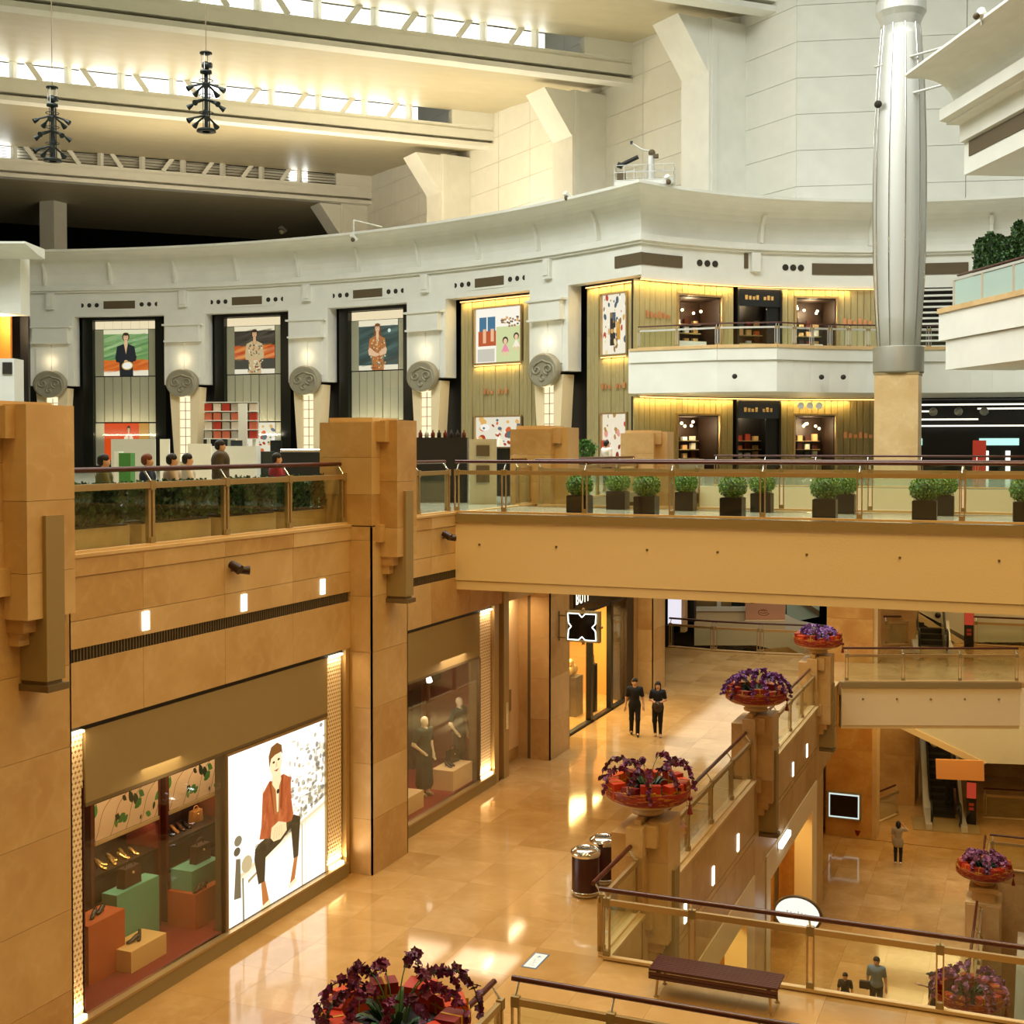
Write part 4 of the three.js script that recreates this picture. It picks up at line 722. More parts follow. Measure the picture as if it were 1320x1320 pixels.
  // end wall behind the beam ends: panels course by course, pillars with haunches
  const w = struct('wall_end');
  const P0 = [BE[1][0] - WD[0] * 0, BE[1][2]], pt = (s, n) => [P0[0] + WD[0] * s + WN[0] * n, P0[1] + WD[1] * s + WN[1] * n];
  for (let s = -18.2; s < 58; s += 5.6) for (let y = 16; y < 38; y += 2.3) mesh('wall_panel', runProfile(pt(s + 0.02, 0), pt(s + 5.58, 0), WN, [[0, y + 0.015], [0, y + 2.285], [-0.3, y + 2.285], [-0.3, y + 0.015]].reverse()), M.plaster, w);
  mesh('wall_backing', runProfile(pt(-18.2, 0), pt(60, 0), WN, [[-0.1, 16], [-0.1, 40], [-0.5, 40], [-0.5, 16]].reverse()), M.joint, w);
  for (const [s, yt] of [[-13.2, 30], [3.6, 29.33], [26.5, 28.95], [51, 28.4]]) {
    const g = new THREE.Group(); g.name = 'wall_pillar'; w.add(g);
    mesh('pillar_shaft', runProfile(pt(s, 0), pt(s + 3.0, 0), WN, [[3.1, 16], [3.1, yt], [-0.05, yt], [-0.05, 16]].reverse()), M.plaster, g);
    mesh('haunch', runProfile(pt(s + 0.1, 0), pt(s + 2.9, 0), WN, [[3.05, yt - 3.6], [5.6, yt - 0.1], [3.05, yt - 0.1]].reverse()), M.plaster, g);
    mesh('side_strip', runProfile(pt(s - 0.12, 0), pt(s, 0), WN, [[2.9, 16], [2.9, yt], [2.5, yt], [2.5, 16]].reverse()), M.plaster, g);
  }
  // the wall turns behind the right-hand bay
  const Q0 = pt(-18.2, 0), Q1 = [6, -87.5], Q2 = [34, -80];
  for (const [a, b] of [[Q0, Q1], [Q1, Q2]]) {
    const L = Math.hypot(b[0] - a[0], b[1] - a[1]), n = Math.round(L / 5.6), e = [(b[0] - a[0]) / L, (b[1] - a[1]) / L], nn = [-e[1], e[0]];
    for (let i = 0; i < n; i++) for (let y = 16; y < 38; y += 2.3) { const p = (k) => [a[0] + e[0] * L * k / n, a[1] + e[1] * L * k / n]; mesh('wall_panel', runProfile(p(i + 0.004), p(i + 0.996), nn, [[0, y + 0.015], [0, y + 2.285], [-0.3, y + 2.285], [-0.3, y + 0.015]]), M.plaster, w); }
    mesh('wall_backing', runProfile(a, b, nn, [[-0.1, 16], [-0.1, 40], [-0.5, 40], [-0.5, 16]]), M.joint, w);
  }
  { const q = onD(1112, 150, 82), g = new THREE.Group(); g.name = 'wall_pillar'; w.add(g); mesh('pillar_shaft', box(q.x - 0.3, q.x + 2.4, 16, 36, q.z - 8, q.z), M.plaster, g); mesh('haunch', moved(new THREE.ExtrudeGeometry(new THREE.Shape([V(0, 0, 0), V(2.0, -4.4, 0), V(2.0, 0, 0)].map((p) => new THREE.Vector2(p.x, p.y))), { depth: 3, bevelEnabled: false }), q.x - 2.2, 31.1, q.z - 3.2), M.plaster, g); }
  // black walls stand in for the darkness of the void behind the last beam
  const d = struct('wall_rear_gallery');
  mesh('dark_void_wall', box(-150, -84, 16.5, 40, -150, -149.6), M.black, d);
  mesh('dark_void_side', box(-150, -149.6, 0, 40, -150, 12), M.black, d);
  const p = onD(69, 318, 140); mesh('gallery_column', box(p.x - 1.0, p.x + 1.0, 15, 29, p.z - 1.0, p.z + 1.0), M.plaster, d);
}
// ───────────────────────── shop windows on the left wall, level 3 ─────────────────────────
const holeBump = dataTex(128, (u, v) => { const gx = u * 8, gy = v * 8, r = Math.floor(gy) % 2, fx = ((gx + r * 0.5) % 1) - 0.5, fy = (gy % 1) - 0.5; return Math.abs(fx) * 1.1 + Math.abs(fy) * 1.3 < 0.42 ? 0.05 : 1; }, false, 0.62);
const holeMap = dataTex(128, (u, v) => { const gx = u * 8, gy = v * 8, r = Math.floor(gy) % 2, fx = ((gx + r * 0.5) % 1) - 0.5, fy = (gy % 1) - 0.5; return Math.abs(fx) * 1.1 + Math.abs(fy) * 1.3 < 0.42 ? hex(0xb88a52) : hex(0xf6e4c0); }, true, 0.62);
const perforated = std({ map: holeMap, bumpMap: holeBump, bumpScale: 0.01, roughness: 0.45, metalness: 0.1 });
const carpet = std({ color: rgb(0.22, 0.022, 0.015), roughness: 0.95, bumpMap: fineTex, bumpScale: 0.004 });
const footGlow = glow(rgb(1, 0.82, 0.5), 4);
function perfStrip(t, z0, z1) {
  mesh('perforated_panel', box(-13.12, -13.06, -6.9, -2.58, z0, z1), perforated, t);
  mesh('foot_lamp', box(-13.05, -12.98, -6.9, -6.84, z0 - 0.03, z1 + 0.03), footGlow, t);
  rectLight(Math.abs(z1 - z0) * 0.9, 0.06, [-12.99, -6.8, (z0 + z1) / 2], [-13.06, -5.6, (z0 + z1) / 2], WARM2, 90);
  rectLight(Math.abs(z1 - z0) * 0.9, 0.06, [-12.99, -2.62, (z0 + z1) / 2], [-13.06, -3.6, (z0 + z1) / 2], WARM2, 90);
  mesh('head_lamp', box(-13.05, -12.99, -2.62, -2.58, z0 - 0.03, z1 + 0.03), footGlow, t);
}
const posterFig = canvasTex(768, 700, (x, w, h) => {
  x.fillStyle = '#fffaf0'; x.fillRect(0, 0, w, h);
  const X = (v) => v * w, Y = (v) => v * h;
  const poly = (pts, c) => { x.fillStyle = c; x.beginPath(); pts.forEach(([a, b], i) => i ? x.lineTo(X(a), Y(b)) : x.moveTo(X(a), Y(b))); x.closePath(); x.fill(); };
  const el = (a, b, rx, ry, c, r = 0) => { x.fillStyle = c; x.beginPath(); x.ellipse(X(a), Y(b), X(rx), Y(ry), r, 0, 7); x.fill(); };
  for (let i = 0; i < 420; i++) { const a = 0.62 + hash(i, 1, 31) * 0.38, b = 0.02 + hash(i, 2, 31) * 0.55; if (hash(i, 6, 31) < (b * 1.6) * (a - 0.45) * 2.4) { x.globalAlpha = 0.55; el(a, b, 0.008 + hash(i, 3, 31) * 0.014, 0.006 + hash(i, 4, 31) * 0.014, ['#6b604a', '#a8966e', '#3f3a30', '#c9bb96', '#8a7a58'][i % 5]); } } x.globalAlpha = 1;
  poly([[0.66, 0.60], [1, 0.50], [1, 0.53], [0.66, 0.64]], '#fff6e2'); poly([[0.13, 0.72], [1, 0.535], [1, 0.56], [0.13, 0.755]], '#dccaa4'); poly([[0.13, 0.745], [1, 0.555], [1, 0.575], [0.13, 0.775]], '#f4e6c8');
  poly([[0.145, 0.75], [0.16, 0.75], [0.165, 1], [0.15, 1]], '#7c7358'); poly([[0.74, 0.61], [0.752, 0.61], [0.755, 1], [0.743, 1]], '#b7a67e'); poly([[0.78, 0.6], [0.785, 0.6], [0.79, 1], [0.785, 1]], '#cdbd94');
  // small stone figure on the left
  poly([[0.09, 0.62], [0.13, 0.63], [0.135, 0.86], [0.07, 0.85]], '#6a5f48'); el(0.11, 0.52, 0.035, 0.03, '#7d7258'); el(0.1, 0.58, 0.03, 0.025, '#5b523e'); el(0.19, 0.68, 0.05, 0.05, '#b9a67c'); poly([[0.2, 0.78], [0.33, 0.74], [0.33, 0.755], [0.2, 0.8]], '#a08c60');
  // seated woman
  poly([[0.27, 0.62], [0.26, 0.68], [0.30, 0.84], [0.36, 0.84], [0.37, 0.70], [0.52, 0.655], [0.63, 0.60], [0.655, 0.80], [0.705, 0.80], [0.73, 0.56], [0.66, 0.525], [0.5, 0.56], [0.3, 0.60]], '#3a2f1c');
  poly([[0.325, 0.84], [0.365, 0.84], [0.405, 0.98], [0.34, 0.99]], '#b06a34'); poly([[0.66, 0.80], [0.70, 0.80], [0.665, 0.94], [0.615, 0.95]], '#b06a34'); poly([[0.325, 0.985], [0.415, 0.965], [0.42, 1], [0.32, 1]], '#e9d8b0'); poly([[0.6, 0.95], [0.68, 0.925], [0.685, 0.955], [0.605, 0.975]], '#e9d8b0');
  poly([[0.40, 0.26], [0.345, 0.31], [0.33, 0.50], [0.31, 0.575], [0.46, 0.61], [0.47, 0.55], [0.57, 0.55], [0.635, 0.56], [0.655, 0.52], [0.63, 0.40], [0.63, 0.285], [0.555, 0.245]], '#b25a30');
  for (let i = 0; i < 260; i++) { const a = 0.33 + hash(i, 1, 91) * 0.31, b = 0.27 + hash(i, 2, 91) * 0.3; if (a > 0.34 + Math.max(0, b - 0.5) * 0.2 && a < 0.63) { x.globalAlpha = 0.14; el(a, b, 0.006 + hash(i, 3, 91) * 0.012, 0.02 + hash(i, 4, 91) * 0.03, ['#7e3418', '#c9733f', '#94421f'][i % 3], 0.2); } } x.globalAlpha = 1;
  for (let i = 0; i < 160; i++) { const k = hash(i, 5, 92), a = 0.28 + k * 0.43, b = 0.6 + hash(i, 6, 92) * 0.06 - (a - 0.28) * 0.12; x.globalAlpha = 0.2; el(a, b, 0.02, 0.008, ['#1f180c', '#5a4a2e'][i % 2], -0.3); } x.globalAlpha = 1;
  poly([[0.405, 0.255], [0.425, 0.25], [0.47, 0.45], [0.455, 0.47]], '#8c3f1e'); poly([[0.555, 0.245], [0.535, 0.245], [0.515, 0.44], [0.535, 0.46]], '#8c3f1e');
  poly([[0.43, 0.27], [0.53, 0.25], [0.51, 0.47], [0.46, 0.47]], '#a8632e'); poly([[0.47, 0.26], [0.51, 0.255], [0.5, 0.46], [0.485, 0.46]], '#e6d2a8'); poly([[0.44, 0.20], [0.52, 0.20], [0.53, 0.27], [0.49, 0.34], [0.44, 0.28]], '#f0d3a2');
  el(0.475, 0.15, 0.062, 0.088, '#f3d6a8'); poly([[0.41, 0.17], [0.405, 0.10], [0.43, 0.05], [0.49, 0.035], [0.535, 0.06], [0.545, 0.12], [0.53, 0.10], [0.47, 0.105], [0.43, 0.12]], '#7a4c22'); el(0.455, 0.148, 0.012, 0.007, '#4a2f18'); el(0.505, 0.14, 0.012, 0.007, '#4a2f18'); poly([[0.478, 0.15], [0.486, 0.15], [0.492, 0.18], [0.474, 0.182]], '#dcb684'); poly([[0.458, 0.20], [0.51, 0.195], [0.485, 0.21]], '#a4482c'); el(0.497, 0.335, 0.014, 0.014, '#2c241a');
  poly([[0.42, 0.60], [0.43, 0.54], [0.50, 0.52], [0.58, 0.55], [0.585, 0.6], [0.52, 0.635], [0.45, 0.63]], '#eccb98'); for (let i = 0; i < 4; i++) { x.strokeStyle = '#c99a62'; x.lineWidth = 2.5; x.beginPath(); x.moveTo(X(0.47 + i * 0.02), Y(0.55)); x.lineTo(X(0.45 + i * 0.028), Y(0.615)); x.stroke(); }
});
const leafPrint = canvasTex(512, 160, (x, w, h) => {
  x.fillStyle = '#e8c6a2'; x.fillRect(0, 0, w, h); x.strokeStyle = '#6a4a30'; x.lineWidth = 3; for (let i = 0; i < 5; i++) { x.beginPath(); x.moveTo(i * 120, h); x.bezierCurveTo(i * 120 + 60, h * 0.6, i * 120 + 20, h * 0.3, i * 120 + 130, 0); x.stroke(); }
  for (let i = 0; i < 17; i++) { const a = hash(i, 1, 61) * w, b = 20 + hash(i, 2, 61) * (h - 40), r = 12 + hash(i, 3, 61) * 24; x.fillStyle = ['#3f7a3a', '#26301e', '#4d8a44', '#1d2418', '#6a8a3c'][i % 5]; x.save(); x.translate(a, b); x.rotate(hash(i, 4, 61) * 6); x.beginPath(); x.moveTo(0, -r); x.quadraticCurveTo(r * 1.1, -r * 0.2, 0, r); x.quadraticCurveTo(-r * 1.1, -r * 0.2, 0, -r); x.fill(); x.restore(); }
});
function shopBay(label, zg0, zg1, o) {   // glazed part from zg0 (near) to zg1
  const t = thing('shop_window', label, 'shop window', 'shop windows of the left wall');
  const top = -3.76, xb = -15.4;
  mesh('carpet', box(xb, -13.06, -7.0, -6.9, zg0, zg1), carpet, t);
  mesh('back_wall', box(xb - 0.08, xb, -6.9, top + 0.3, zg0, zg1), o.back, t);
  mesh('side_wall', box(xb, -13.06, -6.9, top + 0.3, zg0 + 0.06, zg0), o.side, t); if (!o.open) mesh('side_wall', box(xb, -13.06, -6.9, top + 0.3, zg1, zg1 - 0.06), o.side, t);
  mesh('display_ceiling', box(xb, -13.06, top + 0.3, top + 0.4, zg0, zg1), M.darkBrown, t);
  mesh('glazing', box(-13.075, -13.06, -6.9, top, zg0, zg1), M.shopGlass, t);
  mesh('head_rail', box(-13.1, -13.03, top, top + 0.06, o.f0, o.f1), M.bronzeDark, t);
  mesh('fascia', box(-13.1, -13.03, top + 0.06, -2.6, o.f0, o.f1), M.bronzePanel, t);
  mesh('slot', box(-13.14, -13.05, -2.6, -2.52, o.s0, o.s1), M.black, t);
  mesh('plinth', box(-13.2, -12.95, -7.2, -6.92, o.s0, o.s1), M.bronzePanel, t); mesh('plinth_cap', box(-13.12, -12.93, -6.94, -6.9, o.s0, o.s1), M.bronze, t);
  mesh('mullion', box(-13.12, -13.02, -6.92, top, zg1 - 0.03, zg1 + 0.03), M.bronzeDark, t);
  return t;
}
{
  const t = shopBay('shoe and bag shop window with teal, orange and cream display blocks', -15.02, -18.56, { back: std({ color: 0x2c160c, roughness: 0.6 }), side: std({ color: 0x4a1a10, roughness: 0.6 }), open: true, f0: -15.02, f1: -22.03, s0: -14.14, s1: -22.7 });
  perfStrip(t, -14.62, -14.99); perfStrip(t, -22.08, -22.62);
  mesh('jamb', join([box(-13.2, -12.97, -7.2, -2.52, -22.66, -22.78), box(-13.3, -13.02, -7.2, -2.52, -22.78, -22.92), box(-13.1, -12.99, -7.2, -2.52, -14.14, -14.6)]), M.bronze, t);
  mesh('backing', box(-13.3, -13.13, -7.2, -2.5, -14.14, -15.0), M.bronzeDark, t); mesh('backing', box(-13.3, -13.2, -7.2, -3.6, -18.62, -22.9), M.bronzeDark, t);
  const pb = thing('light_box', 'bright backlit poster of a seated woman in a rust jacket', 'poster');
  mesh('casing', join([box(-13.19, -13.09, -6.95, -3.78, -18.6, -22.03)]), M.bronzeDark, pb);
  const g = new THREE.PlaneGeometry(3.36, 3.08); g.rotateY(Math.PI / 2); g.translate(-13.08, -5.36, -20.31); mesh('print', g, printGlow(posterFig, 1.35), pb);
  mesh('frame', join([box(-13.1, -13.03, -6.95, -6.9, -18.6, -22.03), box(-13.1, -13.03, -3.82, -3.77, -18.6, -22.03), box(-13.1, -13.03, -6.9, -3.82, -18.6, -18.64), box(-13.1, -13.03, -6.9, -3.82, -21.99, -22.03)]), M.bronze, pb);
  rectLight(3.3, 3.0, [-13.02, -5.36, -20.31], [0, -5.36, -20.31], rgb(1, 0.93, 0.76), 1.35);
  rectLight(3.2, 1.0, [-14.0, -3.5, -16.8], [-14.0, -7, -16.8], WARM2, 5);
  // shelf units near the glass, running on behind the poster
  const X0 = -15.0, X1 = -14.3;
  mesh('carpet', box(-15.4, -13.32, -7.0, -6.9, -18.56, -20.5), carpet, t); mesh('back_wall', box(-15.48, -15.4, -6.9, -3.46, -18.56, -20.5), std({ color: 0x2c160c, roughness: 0.6 }), t); mesh('side_wall', box(-15.4, -13.3, -6.9, -3.46, -20.5, -20.56), std({ color: 0x4a1a10, roughness: 0.6 }), t); mesh('display_ceiling', box(-15.4, -13.32, -3.46, -3.36, -18.56, -20.5), M.darkBrown, t);
  for (const [z0, z1, nm] of [[-16.6, -18.4, 'dark shelf unit with leaf-print header, near the perforated panel'], [-18.55, -20.4, 'dark shelf unit with leaf-print header, reaching behind the lit poster']]) {
    const s = thing('shelf_unit', nm, 'shelf', 'shelf units in the shoe shop window'), dk = std({ color: 0x24140a, roughness: 0.4 }), zm = (z0 + z1) / 2;
    mesh('sides', join([box(X0, X1, -6.9, -3.9, z0, z0 - 0.07), box(X0, X1, -6.9, -3.9, z1, z1 + 0.07)]), std({ color: 0x5c1f10, roughness: 0.45 }), s);
    const hg = new THREE.PlaneGeometry(z0 - z1 - 0.16, 0.62); hg.rotateY(Math.PI / 2); hg.translate(X1 + 0.01, -4.6, zm); mesh('leaf_header', hg, std({ map: leafPrint, roughness: 0.6 }), s);
    mesh('header_box', box(X0, X1, -4.92, -3.95, z0 - 0.07, z1 + 0.07), dk, s); mesh('header_edge', box(X1 - 0.02, X1 + 0.03, -4.98, -4.92, z0 - 0.07, z1 + 0.07), M.stoneC, s);
    for (const y of [-5.5, -6.0]) mesh('shelf', box(X0, X1 - 0.02, y - 0.05, y, z0 - 0.07, z1 + 0.07), dk, s);
    mesh('shelf_lamp', box(X1 - 0.08, X1 - 0.04, -4.97, -4.94, z0 - 0.1, z1 + 0.1), footGlow, s);
    const lg = new THREE.PlaneGeometry(z0 - z1 - 0.16, 0.8); lg.rotateY(Math.PI / 2); lg.translate(X0 + 0.05, -6.45, zm); mesh('leaf_panel', lg, std({ map: leafPrint, roughness: 0.6 }), s);
    mesh('drawer', box(X0, X1 - 0.06, -5.98, -5.58, z0 - 0.1, z1 + 0.1), dk, s); mesh('back_panel', box(X0 - 0.04, X0, -6.9, -3.9, z0, z1), dk, s);
    rectLight(1.5, 0.05, [X1 - 0.12, -5.0, zm], [X0 + 0.2, -5.5, zm], WARM2, 40);
  }
  const block = (nm, label, x0, x1, y0, y1, z0, z1, c) => tag(mesh(nm, box(x0, x1, y0, y1, z0, z1), std({ color: c, roughness: 0.7 })), label, 'display block', 'display blocks in the shoe shop window');
  block('display_block', 'low cream display block with black shoes', -13.92, -13.42, -6.9, -6.55, -16.5, -17.4, 0xe0b878);
  block('display_block', 'tall orange display block beside the perforated panel', -14.2, -13.72, -6.9, -5.95, -15.85, -16.72, 0xb4541c);
  block('display_block', 'tall teal display block carrying a brown handbag', -14.26, -13.95, -6.9, -5.8, -16.8, -17.9, 0x5f9c86);
  block('display_block', 'orange display block next to the lit poster', -14.2, -13.6, -6.9, -6.28, -18.45, -19.4, 0xb4541c);
  block('display_block', 'small teal display block on the orange block', -14.2, -13.75, -6.28, -5.92, -18.55, -19.4, 0x5f9c86);
  rectLight(2.2, 0.4, [-13.7, -3.6, -19.3], [-13.9, -7, -19.3], WARM2, 10);
}
// handbags and shoes
const leather = [std({ color: 0x3a1d10, roughness: 0.35 }), std({ color: 0x120c0a, roughness: 0.25 }), std({ color: 0x8a5a2c, roughness: 0.35 }), std({ color: 0xd9c49a, roughness: 0.4 })];
function handbag(label, pos, turn, mat, s = 1, grp) {
  const t = thing('handbag', label, 'handbag', grp, pos, turn);
  const sh = new THREE.Shape([[-0.19, 0], [0.19, 0], [0.16, 0.26], [-0.16, 0.26]].map((p) => new THREE.Vector2(p[0] * s, p[1] * s)));
  mesh('body', moved(new THREE.ExtrudeGeometry(sh, { depth: 0.12 * s, bevelEnabled: true, bevelSize: 0.012, bevelThickness: 0.012, bevelSegments: 2 }), 0, 0.012, -0.06 * s), mat, t);
  mesh('handle', tube([[-0.09 * s, 0.25 * s, 0], [-0.07 * s, 0.37 * s, 0], [0.07 * s, 0.37 * s, 0], [0.09 * s, 0.25 * s, 0]], 0.011 * s, 6), mat, t);
  mesh('clasp', moved(new THREE.SphereGeometry(0.02 * s, 8, 6), 0, 0.2 * s, 0.075 * s), gold, t); return t;
}
function shoe(label, pos, turn, mat, grp) {
  const t = thing('shoe', label, 'shoe', grp, pos, turn);
  const prof = [[-0.03, 0.075, -0.11], [-0.03, 0.06, -0.05], [-0.036, 0.03, 0.03], [-0.036, 0.02, 0.08], [-0.02, 0.015, 0.13]];
  const P = [], I = []; for (const [w, y, z] of prof) P.push(-Math.abs(w), y - 0.012, z, Math.abs(w), y - 0.012, z, Math.abs(w) * 0.8, y + (z < 0.02 ? 0.05 : 0.03), z, -Math.abs(w) * 0.8, y + (z < 0.02 ? 0.05 : 0.03), z);
  for (let k = 0; k < prof.length - 1; k++) for (let j = 0; j < 4; j++) { const a = k * 4 + j, b = k * 4 + (j + 1) % 4, c = a + 4, d = b + 4; I.push(a, b, d, a, d, c); } const e = (prof.length - 1) * 4; I.push(0, 3, 2, 0, 2, 1, e, e + 1, e + 2, e, e + 2, e + 3);
  const g = geom(P, null, new Array(P.length / 3 * 2).fill(0), I); mesh('upper', g, mat, t);
  mesh('heel', moved(new THREE.CylinderGeometry(0.018, 0.01, 0.075, 8), 0, 0.032, -0.095), mat, t); return t;
}
handbag('dark brown handbag on the tall teal block', [-14.1, -5.8, -17.3], Math.PI / 2, leather[0], 1.15, 'bags in the shoe shop window');
handbag('dark brown handbag on the small teal block', [-13.97, -5.92, -19.1], Math.PI / 2, leather[0], 1.1, 'bags in the shoe shop window');
handbag('small bronze bag on the upper shelf beside the poster', [-14.65, -5.5, -19.9], Math.PI / 2, leather[2], 0.8, 'bags in the shoe shop window');
for (const [p, l, m] of [[[-13.66, -6.55, -16.85], 'black shoe on the low cream block', 1], [[-13.66, -6.55, -17.0], 'black shoe on the low cream block', 1], [[-13.92, -5.95, -16.2], 'black shoe on the tall orange block', 1], [[-13.95, -5.95, -16.4], 'black shoe on the tall orange block', 1], [[-13.66, -6.28, -18.6], 'dark shoe on the orange block beside the poster', 0], [[-13.68, -6.28, -18.75], 'dark shoe on the orange block beside the poster', 0]]) shoe(l, p, 0.6 + p[2] % 1, leather[m], 'shoes in the shoe shop window');
const bronzeShoe = std({ color: rgb(0.55, 0.32, 0.1), metalness: 0.8, roughness: 0.22 });
for (let i = 0; i < 8; i++) shoe('shiny bronze shoe on the dark middle shelf', [-14.6 + (i % 2) * 0.13, -5.5, -16.9 - i * 0.14], 1.2 + (i % 3) * 0.3, bronzeShoe, 'bronze shoes on the middle shelf');
for (let i = 0; i < 5; i++) shoe('dark shoe on the upper shelf next to the poster', [-14.6, -5.5, -18.85 - i * 0.17], 1.3, leather[i % 3], 'dark shoes on the shelf next to the poster');
{
  const pinkWall = std({ color: 0x9a5444, roughness: 0.7 });
  const t = shopBay('fashion shop window with two dressed mannequins', -24.95, -29.6, { back: pinkWall, side: pinkWall, open: true, f0: -24.6, f1: -29.6, s0: -24.52, s1: -30.5 });
  perfStrip(t, -29.66, -30.36);
  mesh('jamb', join([box(-13.2, -12.97, -7.2, -2.52, -30.4, -30.7), box(-13.15, -12.95, -7.2, -2.2, -31.0, -31.35), box(-13.4, -13.1, -7.2, -2.5, -30.7, -31.0), box(-13.1, -13.02, -7.2, -2.52, -24.53, -24.95)]), M.bronze, t);
  mesh('key_plate', box(-12.96, -12.93, -5.9, -5.2, -31.1, -31.26), M.chrome, t);
  mesh('backing', box(-13.35, -13.13, -7.2, -2.5, -29.62, -30.7), M.bronzeDark, t);
  mesh('back_screen', box(-15.3, -15.2, -6.9, -4.0, -27.2, -28.6), std({ color: 0xd08a6a, roughness: 0.7 }), t);
  mesh('ceiling_rail', box(-14.2, -14.15, -4.2, -4.14, -25, -29.6), M.bronzeDark, t);
  for (const z of [-26, -27.6, -29]) mesh('spot_lamp', moved(new THREE.CylinderGeometry(0.06, 0.08, 0.16, 10), -14.18, -4.28, z, 0, 0.4), M.whiteGlow, t);
  rectLight(5.4, 1.4, [-14.2, -3.5, -28], [-14.2, -7, -28], rgb(1, 0.74, 0.5), 6);
  mesh('carpet', box(-15.4, -13.36, -7.0, -6.9, -29.6, -31.3), carpet, t); mesh('back_wall', box(-15.48, -15.4, -6.9, -3.46, -29.6, -31.3), pinkWall, t); mesh('side_wall', box(-15.4, -13.36, -6.9, -3.46, -31.3, -31.36), pinkWall, t); mesh('display_ceiling', box(-15.4, -13.36, -3.46, -3.36, -29.6, -31.3), M.darkBrown, t);
  for (const z of [-25.6, -27.0, -29.9]) mesh('dark_upright', box(-15.4, -15.1, -6.9, -3.5, z, z - 0.5), std({ color: 0x3c1812, roughness: 0.6 }), t); mesh('transom', box(-15.4, -14.9, -4.7, -4.5, -25, -31.2), std({ color: 0x4a2018, roughness: 0.6 }), t);
  const block = (label, x0, x1, y1, z0, z1, c) => tag(mesh('display_block', box(x0, x1, -6.9, y1, z0, z1), std({ color: c, roughness: 0.7 })), label, 'display block', 'display blocks in the mannequin window');
  block('cream display block at the feet of the near mannequin', -13.9, -13.3, -6.5, -26.0, -26.9, 0xe2c698);
  block('long cream display block with shoes at the perforated strip', -13.8, -13.2, -6.4, -28.35, -29.5, 0xe2c698);
  block('orange display block behind the near mannequin', -14.6, -14.0, -6.1, -25.1, -26.0, 0xc2602c);
  for (const z of [-28.7, -28.85]) shoe('dark shoe on the long cream block', [-13.5, -6.4, z], 1.2, leather[1], 'shoes in the mannequin window');
  handbag('black handbag on the long cream block', [-13.62, -6.4, -29.2], 1.4, leather[1], 1.1, 'bags in the mannequin window');
  // lit recess beside the pier
  const w = struct('wall_recess');
  mesh('plaster_wall', box(-13.6, -13.5, -7.2, -1.9, -31.35, -35), std({ color: 0xf0cf9e, roughness: 0.7 }), w); mesh('skirting', box(-13.5, -13.47, -7.2, -6.85, -31.35, -33.3), M.stoneB, w); mesh('recess_return', box(-13.5, -12.98, -7.2, -1.9, -33.4, -33.5), M.stone, w); mesh('recess_head', box(-13.6, -13.06, -2.5, -1.9, -30.7, -33.3), M.stone, w);
  const p = thing('wall_plaque', 'bronze plaque on the lit recess wall beside the pier', 'plaque'); mesh('plate', box(-13.5, -13.46, -5.75, -5.15, -32.1, -32.75), M.bronze, p);
  for (const dy of [0, 0.22]) tag(mesh('wall_tag', box(-13.5, -13.46, -6.1 + dy, -5.95 + dy, -32.3, -32.55), std({ color: 0x7a2a20, roughness: 0.5 })), 'small red tag under the bronze plaque', 'tag', 'red tags on the recess wall');
  rectLight(1.4, 0.3, [-13.2, -2.6, -32.2], [-13.45, -6, -32.2], WARM2, 18);
}
